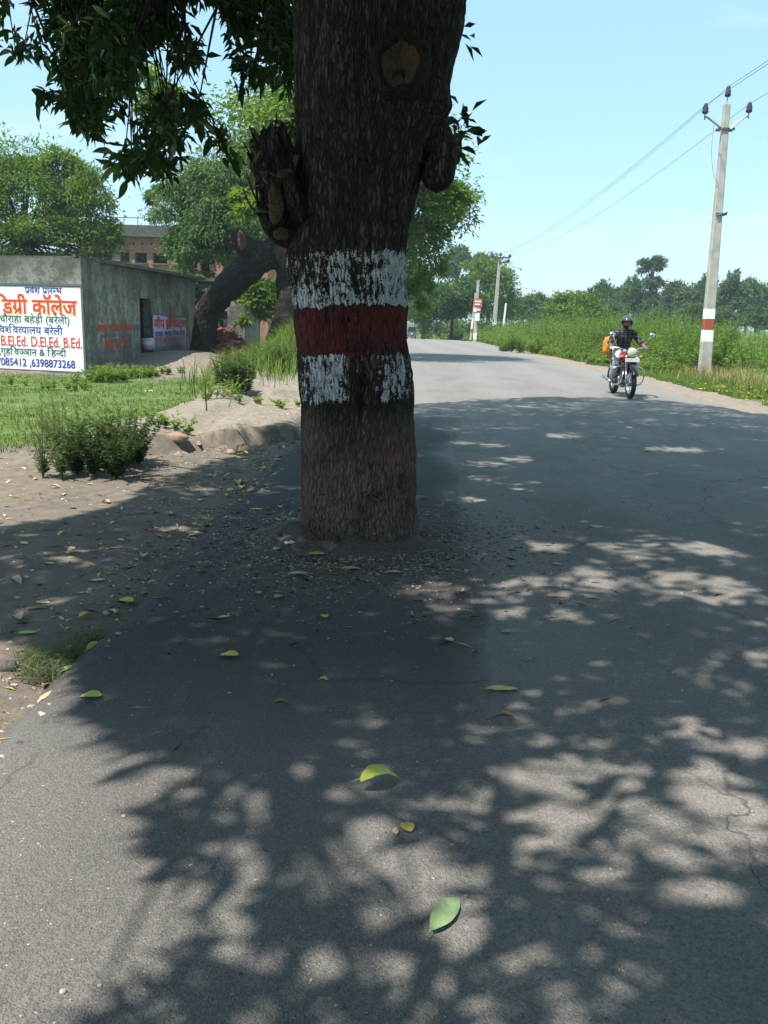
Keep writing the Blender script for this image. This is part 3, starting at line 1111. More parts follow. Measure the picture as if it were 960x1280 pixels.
# cut branch scar: a callus ring round a pale sawn face
def scar(px, py, rx, rz, tilt, yy, seed):
    c = P(px, py, yy) - TB
    n = 40
    rg = np.random.default_rng(seed)
    mb = MB()
    a = np.linspace(0, 2 * math.pi, n, endpoint=False)
    wob = 1 + 0.12 * np.sin(a * 2 + 1) + 0.05 * np.sin(a * 5)
    prof = [(1.45, 0.06), (1.3, -0.02), (1.12, -0.06), (0.97, -0.055), (0.90, -0.015), (0.86, 0.02)]
    V = []
    for (r, yo) in prof:
        for k in range(n):
            x = math.cos(a[k]) * r * rx * wob[k]
            z = math.sin(a[k]) * r * rz * wob[k]
            V.append(c + np.array([x, yo + z * tilt, z]) + rg.normal(size=3) * 0.003)
    Fs = []
    for i in range(len(prof) - 1):
        for k in range(n):
            Fs.append((i * n + k, i * n + (k + 1) % n, (i + 1) * n + (k + 1) % n, (i + 1) * n + k))
    mb.add(V, Fs)
    mb.build("branch_collar", MAT['bark2'], tree, True)
    mb = MB()
    V = [c + np.array([0, 0.03, 0])]
    Fs = []
    for q, (r, yo) in enumerate([(0.35, 0.035), (0.65, 0.02), (0.93, 0.005)]):
        for k in range(n):
            x = math.cos(a[k]) * r * rx * wob[k]
            z = math.sin(a[k]) * r * rz * wob[k]
            V.append(c + np.array([x, yo + z * tilt, z]) + rg.normal(size=3) * 0.006)
    for k in range(n):
        Fs.append((0, 1 + k, 1 + (k + 1) % n))
        for q in range(2):
            b = 1 + q * n
            Fs.append((b + k, b + n + k, b + n + (k + 1) % n, b + (k + 1) % n))
    mb.add(V, Fs)
    mb.build("cut_face", MAT['wood'], tree, True)


scar(500, 80, 0.115, 0.145, -0.25, TY - 0.50, 3)

# drooping stub on the right
L_ = lambda pts: [P(a, b, y) - TB for (a, b, y) in pts]
limb("stub", L_([(520, 150, 6.1), (540, 172, 6.08), (549, 195, 6.05), (547, 218, 6.03), (546, 233, 6.02)]), [0.13, 0.12, 0.105, 0.10, 0.075], MAT['bark'], tree, 36, 30, 0.012, 0.03, 5, True)
# torn limb on the left
limb("torn_limb", L_([(390, 262, 6.1), (362, 250, 6.0), (346, 222, 5.92), (340, 195, 5.9), (337, 178, 5.9)]), [0.23, 0.19, 0.15, 0.13, 0.10], MAT['bark_dark'], tree, 60, 48, 0.018, 0.075, 8, False, 0.34)
limb("branch_collar", L_([(372, 292, 5.98), (352, 292, 5.93), (338, 280, 5.9), (332, 262, 5.9), (333, 245, 5.92)]), [0.10, 0.075, 0.060, 0.05, 0.03], MAT['bark_dark'], tree, 30, 20, 0.008, 0.05, 12, True)
limb("branch_collar", L_([(378, 270, 5.86), (368, 245, 5.80), (362, 225, 5.80), (350, 212, 5.82)]), [0.075, 0.055, 0.045, 0.025], MAT['bark_dark'], tree, 30, 20, 0.008, 0.04, 13, True)


def plate(name, ctr, ex, ez, nrm, mat, seed, rough=0.02, parent=None):
    """a rough exposed patch of wood: bowed, ragged-edged slab"""
    rg = np.random.default_rng(seed)
    nrm = np.array(nrm, float)
    nrm /= np.linalg.norm(nrm)
    sx = np.cross([0, 0, 1.0], nrm)
    sx /= np.linalg.norm(sx)
    sz = np.cross(nrm, sx)
    V, Fs = [], []
    m = 24
    for k in range(m):
        a = 2 * math.pi * k / m
        w = 1 + 0.16 * math.sin(a * 2 + seed) + 0.10 * math.sin(a * 3 + 2 * seed) + rg.uniform(-0.05, 0.05)
        for q in range(4):
            r = (q + 1) / 4
            V.append(ctr + sx * math.cos(a) * ex * r * w + sz * math.sin(a) * ez * r * w + nrm * (0.03 * (1 - r * r) + rg.uniform(-rough, rough) * 0.6 - (0.03 if q == 3 else 0)))
    V.append(ctr + nrm * 0.03)
    for k in range(m):
        k2 = (k + 1) % m
        Fs.append((len(V) - 1, k * 4, k2 * 4))
        for q in range(3):
            Fs.append((k * 4 + q, k * 4 + q + 1, k2 * 4 + q + 1, k2 * 4 + q))
    mb = MB()
    mb.add(V, Fs)
    return mb.build(name, mat, parent or tree, True)


plate("exposed_wood", P(343, 254, 5.765) - TB, 0.055, 0.115, (-0.15, -1, 0.10), MAT['wood'], 4)
plate("exposed_wood", P(350, 291, 5.82) - TB, 0.055, 0.035, (-0.3, -1, 0.3), MAT['wood'], 5)
plate("exposed_wood", P(356, 216, 5.765) - TB, 0.05, 0.028, (0.1, -1, 0.1), MAT['redwood'], 6)
# splinters at the torn end
rs = np.random.default_rng(5)
for (a, b, c, d, r, mt) in [(338, 190, 316, 160, 0.035, 'redwood'), (345, 200, 333, 165, 0.035, 'redwood'), (355, 200, 330, 182, 0.04, 'wood'), (372, 202, 343, 186, 0.045, 'wood'), (330, 200, 318, 172, 0.03, 'bark2'), (362, 190, 352, 160, 0.028, 'bark2'), (340, 215, 320, 200, 0.035, 'bark2'), (350, 205, 322, 168, 0.02, 'redwood'), (332, 196, 312, 158, 0.018, 'bark_dark'), (345, 190, 340, 152, 0.016, 'bark_dark'), (360, 205, 336, 176, 0.022, 'redwood'), (326, 215, 309, 190, 0.02, 'bark_dark'), (352, 195, 346, 168, 0.018, 'redwood'), (372, 210, 350, 200, 0.03, 'bark2')]:
    p, q = P(a, b, 5.88), P(c, d, 5.84)
    mb = MB()
    mb.tube(smooth_path([p - TB, (p + q) / 2 - TB + rs.normal(size=3) * 0.012, q - TB], 7), np.linspace(r, r * 0.25, 7) * rs.uniform(0.8, 1.2, 7), 6)
    mb.build("splinter", MAT[mt], tree)

# main limbs above the frame
top = np.array([-0.15, TY, 4.2])
LIMBS = [
    [(-0.35, 6.2, 3.9), (-1.3, 6.6, 4.7), (-2.6, 7.4, 5.3), (-3.9, 8.4, 5.7)],
    [(-0.1, 6.3, 4.4), (-0.6, 7.6, 5.8), (-1.0, 9.3, 7.0), (-0.9, 11.2, 8.2)],
    [(0.1, 6.1, 4.5), (1.6, 7.2, 6.0), (3.2, 8.6, 7.4), (4.6, 10.2, 8.4)],
    [(0.15, 6.0, 4.4), (1.6, 5.2, 5.7), (3.4, 4.4, 6.6), (5.3, 3.4, 7.3)],
    [(-0.1, 5.9, 4.5), (0.2, 4.2, 5.8), (0.9, 2.0, 6.6), (1.3, -0.6, 7.1)],
    [(-0.4, 6.0, 4.5), (-1.6, 4.8, 5.8), (-2.8, 3.0, 6.5), (-3.4, 0.8, 7.0)],
    [(0.0, 6.2, 4.9), (0.2, 6.4, 6.6), (0.6, 6.6, 8.2), (0.8, 6.8, 9.6)],
]
limb_pts = []
for k, L in enumerate(LIMBS):
    Lp = np.array(L)
    limb("branch", Lp - TB, [0.30, 0.20, 0.13, 0.05], MAT['bark'] if False else MAT['bark2'], tree, 40, 18, 0.01, 0.04, 20 + k, True)
    limb_pts.append(smooth_path(Lp, 40))
limb_pts = np.vstack(limb_pts)

# --- foliage -------------------------------------------------------------
# where the crown's shade ends on the ground, and the gaps the sun comes through
SH_POLY = np.array([G(*p)[:2] for p in [(0, 660), (130, 638), (215, 596), (300, 556), (376, 536), (450, 515), (520, 506), (640, 499), (760, 497), (850, 503)]] + [(8.3, 14.6), (9.4, 11), (9.6, 5), (9.0, 0), (6, -3), (0, -3.5), (-0.6, 0.3), (-0.9, 1.3), (-0.5, 1.9), (-0.80, 2.6), (-1.10, 3.1), (-1.42, 3.75), (-2.1, 4.15), (-3.1, 5.5)])


def in_poly(p, poly):
    x, y = p[:, 0], p[:, 1]
    r = np.zeros(len(p), bool)
    j = len(poly) - 1
    for i in range(len(poly)):
        xi, yi = poly[i]
        xj, yj = poly[j]
        c = ((yi > y) != (yj > y)) & (x < (xj - xi) * (y - yi) / (yj - yi + 1e-12) + xi)
        r ^= c
        j = i
    return r


GAPS = [(745, 728, 30, 20), (680, 690, 26, 7), (885, 692, 42, 8), (905, 738, 46, 13), (858, 728, 30, 9), (900, 757, 30, 6), (550, 742, 42, 8), (575, 766, 20, 6), (615, 630, 40, 6), (600, 600, 22, 4), (650, 577, 28, 5), (600, 583, 30, 4), (660, 768, 18, 6), (640, 775, 24, 6), (705, 778, 30, 7), (950, 832, 26, 12), (930, 606, 34, 6), (850, 566, 34, 4), (800, 700, 28, 6), (760, 690, 20, 6), (580, 556, 24, 3), (700, 548, 24, 3), (620, 560, 20, 3), (880, 640, 24, 4),
        (720, 975, 85, 26), (660, 985, 60, 22), (705, 1020, 60, 22), (680, 1055, 55, 18), (770, 1102, 44, 16), (905, 1000, 65, 36), (950, 1060, 30, 40), (925, 945, 45, 16), (850, 915, 36, 12), (882, 1128, 44, 20), (860, 1090, 30, 14), (650, 1225, 40, 18), (630, 1262, 30, 12), (545, 1115, 60, 36), (480, 1075, 50, 22), (585, 1170, 40, 22), (560, 1060, 36, 14), (470, 905, 42, 10), (450, 940, 32, 12), (395, 968, 40, 12), (440, 985, 24, 10), (300, 998, 46, 16), (210, 965, 50, 12), (330, 1100, 60, 18), (270, 1130, 60, 14), (395, 1110, 40, 10), (450, 1160, 40, 12), (345, 838, 34, 7), (275, 802, 24, 5), (390, 870, 22, 6), (330, 1040, 24, 10), (50, 1250, 60, 30), (310, 1205, 20, 14), (420, 1230, 70, 12), (500, 1210, 30, 14), (705, 900, 26, 6), (520, 1015, 20, 8),
        (90, 700, 40, 4), (150, 620, 40, 4), (220, 655, 30, 4), (60, 745, 30, 5), (290, 570, 40, 3), (250, 610, 20, 3), (350, 590, 20, 4), (330, 615, 24, 3)]
GE = []
for (px, py, rx, ry) in GAPS:
    c, ex, ey = G(px, py), G(px + rx, py), G(px, py - ry)
    ey2 = G(px, py + ry)
    GE.append((c[0], (ey[1] + ey2[1]) / 2, abs(ex[0] - c[0]), abs(ey[1] - ey2[1]) / 2))
GE = np.array(GE)


def ground_hit(p):
    return (p - SUN * (p[:, 2:3] / SUN[2]))[:, :2]


def in_gap(h, grow=0.0):
    r = np.zeros(len(h))
    for (x, y, a, b) in GE:
        d = ((h[:, 0] - x) / (a + grow)) ** 2 + ((h[:, 1] - y) / (b + grow)) ** 2
        r = np.maximum(r, np.clip(1.35 - d, 0, 1))
    return r


def clump_leaves(rng, cc, m, L0, spread):
    """each clump is a twig end with drooping mango leaves"""
    n = len(cc)
    pick = np.repeat(np.arange(n), m)
    ax = unit(np.column_stack([rng.normal(size=n), rng.normal(size=n), rng.normal(size=n) * 0.4 - 0.2]))[pick]
    t = rng.uniform(-1, 1, len(pick))[:, None]
    B = cc[pick] + ax * t * spread + rng.normal(size=(len(pick), 3)) * spread * 0.28
    A = unit(ax * np.sign(t) * 0.5 + rdir(rng, len(pick)) * 0.9 + np.array([0, 0, -0.50]))
    N = unit(np.column_stack([rng.normal(size=len(pick)) * 0.6, rng.normal(size=len(pick)) * 0.6, np.ones(len(pick))]))
    L = L0 * rng.uniform(0.6, 1.2, len(pick))
    lc = np.clip(rng.normal(0.45, 0.2, len(pick)) + rng.uniform(-0.15, 0.15, n)[pick], 0, 1)
    return B, A, N, L, lc


# crown high over the road, all above the top of the picture
n = 9000
d = rdir(rng, n)
d[:, 2] = np.abs(d[:, 2])
rr = rng.uniform(0.15, 1.0, n) ** 0.45
cc = np.array([2.2, 5.0, 4.4]) + d * np.array([10.5, 11.5, 5.8]) * rr[:, None]
zmin = np.where(cc[:, 1] > 0, 2.35 + 0.385 * cc[:, 1] + 0.10 * np.maximum(0, cc[:, 0] - 2), 3.0)
ok = cc[:, 2] > zmin + rng.uniform(0, 0.3, n)
hit = ground_hit(cc)
ok &= in_poly(hit + rng.normal(size=hit.shape) * 0.10, SH_POLY)
ok &= rng.uniform(size=n) > in_gap(hit, 0.05) * 0.9
cc = cc[ok]
CL = clump_leaves(rng, cc, 20, 0.25, 0.30)
# extra leaves where the photo's shade is unbroken: aim at the shaded ground itself
m = 6000
bx = np.column_stack([rng.uniform(-3.4, 9.5, m), rng.uniform(-2.5, 18.5, m)])
bx = bx[in_poly(bx, SH_POLY)]
zz = 2.9 + 0.385 * np.maximum(0, bx[:, 1] + 2.0) + np.abs(rng.normal(size=len(bx))) * 1.6
zz = np.maximum(zz, 3.9)
c2 = np.column_stack([bx, np.zeros(len(bx))]) + SUN * (zz / SUN[2])[:, None]
z2 = np.where(c2[:, 1] > 0, 2.35 + 0.385 * c2[:, 1] + 0.10 * np.maximum(0, c2[:, 0] - 2), 3.0)
up = np.maximum(0, z2 + 0.15 - c2[:, 2])
c2 = c2 + SUN * (up / (SUN[2] + 0.18))[:, None]
c2 = c2[rng.uniform(size=len(c2)) > in_gap(ground_hit(c2), 0.12)]
CL2 = clump_leaves(rng, c2, 20, 0.25, 0.30)
high = [np.concatenate([a, b]) for a, b in zip(CL, CL2)]
hh = ground_hit(high[0] + high[1] * high[3][:, None] * 0.5)
keep = (rng.uniform(size=len(hh)) > in_gap(hh, 0.0) * 0.93) & in_poly(hh, SH_POLY)
tip = high[0] + high[1] * high[3][:, None]
zlow = np.minimum(high[0][:, 2], tip[:, 2])
yy = np.maximum(high[0][:, 1], tip[:, 1])
keep &= (zlow > 1.62 + 0.352 * yy + 0.03 * np.abs(high[0][:, 0])) | (yy < 0.5)
high = [a[keep] for a in high]

# low sprays hanging on the left, seen against the sky
bpx = [8, 20, 40, 55, 62, 75, 95, 115, 135, 160, 185, 205, 225, 240, 255, 275, 295, 315, 335, 352, 375]
bpy_ = [55, 95, 135, 158, 120, 130, 165, 192, 212, 222, 226, 228, 180, 150, 175, 192, 205, 165, 150, 185, 215]
spray = []
while len(spray) < 430:
    px, py = rng.uniform(0, 382), rng.uniform(-60, 232)
    lim = np.interp(px, bpx, bpy_) - 14
    if py > lim or (px < 60 and rng.uniform() < 0.55):
        continue
    hole = 0
    for (hx, hy, sx, sy) in [(246, 30, 24, 30), (232, 12, 14, 14), (282, 85, 30, 32), (258, 115, 20, 20), (185, 60, 10, 12), (150, 20, 9, 10), (125, 110, 9, 12), (300, 40, 9, 10), (160, 130, 8, 12), (360, 130, 9, 10), (330, 110, 14, 12), (350, 75, 8, 8), (85, 15, 14, 12), (105, 70, 10, 12), (45, 95, 14, 20), (20, 20, 10, 14), (205, 175, 10, 10), (318, 150, 14, 16), (200, 100, 6, 10)]:
        hole = max(hole, math.exp(-((px - hx) / sx) ** 2 - ((py - hy) / sy) ** 2))
    if rng.uniform() < hole * 1.3:
        continue
    if fbm(np.array([[px / 34.0, py / 34.0, 0.0]]), 2, 88)[0] < 0.43 + 0.06 * (px < 330) - 0.14 * (py < 0) - 0.06 * (py > 150):
        continue
    y = rng.uniform(6.9, 10.2) if px > 120 else rng.uniform(7.6, 9.2)
    if px > 355:
        y = rng.uniform(7.0, 10.5)
    spray.append(P(px, py, y))
spray = np.array(spray)
SL = clump_leaves(rng, spray, 20, 0.138, 0.115)
sp2 = np.array([P(a, b, y) for (a, b, y) in [(575, 140, 7.4), (572, 152, 7.4), (568, 165, 7.4), (576, 172, 7.4), (566, 184, 7.4), (570, 195, 7.4), (604, 163, 7.4), (562, 150, 7.4), (579, 50, 7.4), (577, 40, 7.4)]])
S2 = clump_leaves(rng, sp2, 6, 0.16, 0.085)
low = [np.concatenate([a, b]) for a, b in zip(SL, S2)]

# the 300 leaves that show largest become leaf objects of their own
mid = low[0] + low[1] * low[3][:, None] * 0.5
pr = np.array([proj(p) for p in mid])
inside = (pr[:, 0] > 2) & (pr[:, 0] < 958) & (pr[:, 1] > 2)
# prefer the nearest in each line of sight
size = low[3] / pr[:, 2] * np.linalg.norm(np.cross(low[1], cf), axis=1)
lim = np.interp(pr[:, 0], bpx, bpy_)
score = np.where(inside, size * (1 + 0.9 * np.exp(-np.abs(lim - pr[:, 1]) / 22)), -1)
pickd = np.argsort(-score)[:300]
rest = np.ones(len(score), bool)
rest[pickd] = False


def leaf_mesh(name, mat, seed, width=0.24, curl=0.18, fold=0.22, rows=6, stem=0.0, twist=0.0):
    """one unit-long leaf along +y, blade folded about its midrib"""
    rg = np.random.default_rng(seed)
    V, Fs = [], []
    for k in range(rows + 1):
        t = k / rows
        w = width * math.sin(math.pi * min(1, t * 0.97 + 0.03) ** 0.85) ** 0.8 * 0.5
        w = max(w, 0.004)
        z = -curl * (t - 0.3) ** 2
        ww = rg.uniform(-0.02, 0.02)
        for s in (-1, 0, 1):
            V.append((s * w + twist * z * 0, t, z + abs(s) * w * fold * (1 + twist * s) + ww * abs(s)))
    for k in range(rows):
        for s in range(2):
            a = k * 3 + s
            Fs.append((a, a + 1, a + 4, a + 3))
    if stem:
        b = len(V)
        V += [(-0.012, 0.0, 0.0), (0.012, 0.0, 0.0), (0.008, -stem, 0.02), (-0.008, -stem, 0.02)]
        Fs.append((b, b + 1, b + 2, b + 3))
    me = bpy.data.meshes.new(name)
    me.from_pydata(V, [], Fs)
    me.materials.append(mat)
    at = me.attributes.new('lc', 'FLOAT', 'POINT')
    at.data.foreach_set('value', np.full(len(V), rg.uniform(0.3, 0.7), dtype=np.float32))
    me.polygons.foreach_set('use_smooth', np.ones(len(Fs), dtype=bool))
    me.update()
    return me


lm = [leaf_mesh("leaf", MAT['mango'], s, 0.34 + 0.025 * s, 0.12 + 0.12 * s, 0.25) for s in range(4)]
for q, i in enumerate(pickd):
    A = low[1][i]
    sd = np.cross(A, low[2][i])
    sd /= np.linalg.norm(sd)
    nn = np.cross(sd, A)
    o = bpy.data.objects.new("leaf", lm[q % 4])
    C.objects.link(o)
    o.parent = tree
    l = float(low[3][i]) * 1.08
    m4 = Matrix(((sd[0] * l, A[0] * l, nn[0] * l, 0), (sd[1] * l, A[1] * l, nn[1] * l, 0), (sd[2] * l, A[2] * l, nn[2] * l, 0), (0, 0, 0, 1)))
    m4.translation = Vector(low[0][i] - TB)
    o.matrix_local = m4
V1, F1 = leaf_cards(low[0][rest], low[1][rest], low[2][rest], low[3][rest], low[3][rest] * 0.36)
V2, F2 = leaf_cards(high[0], high[1], high[2], high[3], high[3] * 0.30)
o = fast("foliage", np.vstack([V1, V2]) - TB, np.vstack([F1, F2 + len(V1)]), MAT['mango'], tree, attrs={'lc': np.repeat(np.concatenate([low[4][rest], high[4]]), 4)})
tag(o, kind='stuff')

# twigs joining the sprays to the limbs
mb = MB()
allc = np.vstack([spray[::2], c2[::14], cc[::12]])
rt = np.random.default_rng(2)
for p in allc:
    k = np.argmin(np.linalg.norm(limb_pts - (p + np.array([0, 0, 0.6])), axis=1) + rt.uniform(0, 0.6))
    t = limb_pts[k]
    dd = p - t
    ln = np.linalg.norm(dd)
    if ln > 5:
        continue
    m1 = t + dd * 0.45 + np.array([0, 0, 0.12 * ln]) + rt.normal(size=3) * 0.08 * ln
    mb.tube(smooth_path([t, m1, p], 7), np.linspace(0.012 + 0.005 * ln, 0.004, 7), 4, False)
for a, b in [((530, 178), (575, 150)), ((530, 182), (570, 190)), ((560, 172), (606, 162))]:
    p, q = P(a[0], a[1], 6.5 if a[0] < 550 else 7.4), P(b[0], b[1], 7.4)
    mb.tube(smooth_path([p, (p + q) / 2 + np.array([0, 0, 0.02]), q], 6), 0.006, 4, False)
o = mb.build("twigs", MAT['bark2'], None)
o.data.transform(Matrix.Translation(Vector(-TB)))
o.parent = tree
tag(o, kind='stuff')
# dead brown leaves and thin shoots by the torn limb
mb = MB()
for (a, b, c, d) in [(322, 258, 300, 172), (326, 250, 318, 165), (330, 262, 308, 215), (338, 190, 345, 140), (325, 270, 305, 240)]:
    p, q = P(a, b, 5.86), P(c, d, 5.8)
    mb.tube(smooth_path([p, (p + q) / 2 + rt.normal(size=3) * 0.03, q], 6), np.linspace(0.009, 0.003, 6), 5, False)
o = mb.build("shoot", MAT['bark2'], None)
o.data.transform(Matrix.Translation(Vector(-TB)))
o.parent = tree
tan_leaf = leaf_mesh("shoot_leaf", MAT['f_brown'], 9, 0.28, 0.3, 0.3)
grn_leaf = leaf_mesh("shoot_leaf", MAT['glossy'], 10, 0.24, 0.2, 0.3)
for k in range(34):
    a, b = rt.uniform(298, 340), rt.uniform(170, 275)
    o = bpy.data.objects.new("shoot_leaf", tan_leaf if b > 215 and rt.uniform() < 0.75 else grn_leaf)
    C.objects.link(o)
    o.parent = tree
    o.location = P(a, b, rt.uniform(5.7, 6.0)) - TB
    o.rotation_euler = (rt.uniform(2.2, 4.2), rt.uniform(-0.6, 0.6), rt.uniform(0, 6.3))
    l = rt.uniform(0.07, 0.12)
    o.scale = (l, l, l)


# ------------------------------------------------------------------ buildings on the left
def stained_plaster(name, lo, hi, green=0.3):
    a = NM(name)
    g = a.geo().outputs['Position']
    st = a.noise(a.vec(g, (3.0, 3.0, 0.5)), 2.2, 6, 0.7)
    n1 = a.noise(g, 1.1, 4)
    n2 = a.noise(g, 14, 6, 0.7)
    n3 = a.noise(g, 50, 3, 0.6)
    c = a.mix(a.maprange(st, 0.3, 0.7), lo, hi)
    c = a.mix(a.maprange(n1, 0.42, 0.62, 0, 0.8), c, (0.105, 0.110, 0.092))
    c = a.mix(a.maprange(n2, 0.50, 0.62, 0, 0.75), c, tuple(x * 0.45 for x in lo))
    blot = a.noise(g, 4.5, 7, 0.72, 0.6)
    c = a.mix(a.maprange(blot, 0.50, 0.60, 0, 0.7), c, (0.095, 0.10, 0.085))
    c = a.mix(a.maprange(blot, 0.36, 0.42, 0.6, 0), c, (0.36, 0.36, 0.335))
    c = a.mix(a.maprange(n2, 0.28, 0.38, 0.6, 0), c, tuple(min(1, x * 1.45) for x in hi))
    sz = a.n('ShaderNodeSeparateXYZ')
    a.put(sz.inputs[0], g)
    topd = a.maprange(a.math('ADD', sz.outputs[2], a.math('MULTIPLY', a.math('SUBTRACT', st, 0.5), 2.0)), 2.0, 2.8, 0, 0.6)
    c = a.mix(topd, c, (0.075, 0.077, 0.068))
    c = a.mix(a.maprange(a.math('ADD', sz.outputs[2], a.math('MULTIPLY', a.math('SUBTRACT', n2, 0.5), 1.2)), 0.2, 0.9, 0.5, 0), c, (0.16, 0.125, 0.095))
    return a.principled(c, 0.95, 0.1, 0, a.bump(a.math('ADD', n2, a.math('MULTIPLY', n3, 0.5)), 0.5, 0.02))


def brick_mat(name, c1, c2, mortar, sc=1.0, rot=True):
    a = NM(name)
    g = a.geo().outputs['Position']
    x = a.n('ShaderNodeMapping')
    a.put(x.inputs[0], g)
    x.inputs['Rotation'].default_value = (rad(-90), 0, 0)
    b = a.n('ShaderNodeTexBrick')
    a.put(b.inputs['Vector'], x.outputs[0])
    b.inputs['Scale'].default_value = sc
    b.inputs['Brick Width'].default_value = 0.24
    b.inputs['Row Height'].default_value = 0.085
    b.inputs['Mortar Size'].default_value = 0.008
    b.inputs['Color1'].default_value = c1 + (1,)
    b.inputs['Color2'].default_value = c2 + (1,)
    b.inputs['Mortar'].default_value = mortar + (1,)
    n = a.noise(g, 0.9, 5)
    c = a.mix(a.maprange(n, 0.4, 0.7, 0, 0.6), b.outputs[0], (0.30, 0.26, 0.22))
    return a.principled(c, 0.95, 0.1, 0, a.bump(b.outputs['Fac'], -0.4, 0.01))


MAT['plaster'] = stained_plaster("mouldy_grey_plaster", (0.20, 0.198, 0.168), (0.39, 0.382, 0.335))
MAT['slab'] = stained_plaster("weathered_concrete", (0.15, 0.14, 0.125), (0.26, 0.245, 0.22))
MAT['pale_wall'] = stained_plaster("pale_limewash", (0.26, 0.25, 0.22), (0.38, 0.36, 0.32))
MAT['brickwall'] = brick_mat("unplastered_brick", (0.30, 0.105, 0.070), (0.37, 0.155, 0.105), (0.28, 0.23, 0.19))
MAT['dark'] = plain("interior_shade_plaster", (0.05, 0.046, 0.042), 0.9)  # the shade inside both buildings is put into this wall colour
MAT['door'] = plain("dark_painted_door", (0.05, 0.060, 0.055), 0.6)
a = NM("white_sign_paint")
g_ = a.geo().outputs['Position']
c_ = a.mix(a.maprange(a.noise(a.vec(g_, (6, 6, 0.7)), 1.5, 5, 0.65), 0.50, 0.78, 0, 0.55), (0.80, 0.82, 0.83), (0.56, 0.55, 0.50))
c_ = a.mix(a.maprange(a.noise(g_, 9, 5), 0.60, 0.75, 0, 0.35), c_, (0.50, 0.47, 0.42))
MAT['white_board'] = a.principled(c_, 0.5, 0.3, 0, a.bump(a.noise(g_, 1.2, 2), 0.3, 0.03))
MAT['frame_grey'] = plain("dark_sign_frame", (0.10, 0.11, 0.13), 0.6)
for nm, col in dict(red=(0.62, 0.055, 0.045), blue=(0.035, 0.065, 0.30), green=(0.025, 0.13, 0.105), cream=(0.80, 0.66, 0.30), pink=(0.52, 0.13, 0.26), grey=(0.30, 0.30, 0.36), crimson=(0.55, 0.045, 0.05), brickred=(0.42, 0.075, 0.045), slate=(0.11, 0.14, 0.19)).items():
    MAT['ink_' + nm] = plain(nm + "_sign_lettering", col, 0.7, var=0.18, scale=30)
MAT['banner'] = plain("printed_banner_cloth", (0.50, 0.42, 0.48), 0.7, var=0.06, scale=3)
MAT['brick_loose'] = plain("loose_brick", (0.235, 0.070, 0.050), 0.9, var=0.4, scale=6)


def wall(name, o, d, length, z0, z1, th, openings, mat, parent):
    """wall from o along unit d; thickness away from the viewer side n; openings (s0,s1,za,zb)"""
    d = np.array([d[0], d[1], 0.0])
    d /= np.linalg.norm(d)
    nr = np.array([-d[1], d[0], 0.0])
    ss = sorted(set([0, length] + [k for q in openings for k in q[:2]]))
    zs = sorted(set([z0, z1] + [k for q in openings for k in q[2:]]))
    bm = bmesh.new()
    o = np.array([o[0], o[1], 0.0])
    for i in range(len(ss) - 1):
        for j in range(len(zs) - 1):
            sm, zm = (ss[i] + ss[i + 1]) / 2, (zs[j] + zs[j + 1]) / 2
            if any(q[0] < sm < q[1] and q[2] < zm < q[3] for q in openings):
                continue
            vs = []
            for t in (0, th):
                for s, z in ((ss[i], zs[j]), (ss[i + 1], zs[j]), (ss[i + 1], zs[j + 1]), (ss[i], zs[j + 1])):
                    vs.append(bm.verts.new(o + d * s + nr * t + np.array([0, 0, z])))
            for f in ((0, 1, 2, 3), (7, 6, 5, 4), (0, 4, 5, 1), (1, 5, 6, 2), (2, 6, 7, 3), (3, 7, 4, 0)):
                bm.faces.new([vs[k] for k in f])
    bmesh.ops.remove_doubles(bm, verts=bm.verts, dist=1e-4)
    seen = {}
    kill = []
    for f in bm.faces:
        k = tuple(sorted(v.index for v in f.verts)) if False else frozenset(v for v in f.verts)
        if k in seen:
            kill += [f, seen[k]]
        else:
            seen[k] = f
    bmesh.ops.delete(bm, geom=list(set(kill)), context='FACES')
    bmesh.ops.recalc_face_normals(bm, faces=bm.faces)
    me = bpy.data.meshes.new(name)
    bm.to_mesh(me)
    bm.free()
    me.materials.append(mat)
    ob = bpy.data.objects.new(name, me)
    C.objects.link(ob)
    if parent is not None:
        ob.parent = parent
        ob.location = -Vector(parent.location)
    return ob


def rehome(o, parent):
    o.parent = parent
    o.location = -Vector(parent.location)
    return o


CO = np.array([-7.41, 21.78])
E1 = np.array([-9.78 + 7.41, 22.40 - 21.78])
E1 /= np.linalg.norm(E1)
E2 = np.array([0.24, 11.3])
E2 /= np.linalg.norm(E2)
NF = np.array([-E1[1], E1[0]])     # candidate normal
if NF @ (-CO) < 0:
    NF = -NF
NS = np.array([E2[1], -E2[0]])


def on_plane(px, py, o, e):
    """photo position -> (distance along e from o, z) on the vertical plane through o along e"""
    d = D(px, py)
    # EYE + d t ; solve o + e s
    A = np.array([[d[0], -e[0]], [d[1], -e[1]]])
    t, s = np.linalg.solve(A, np.array([o[0], o[1]]))
    return s, EYE[2] + d[2] * t


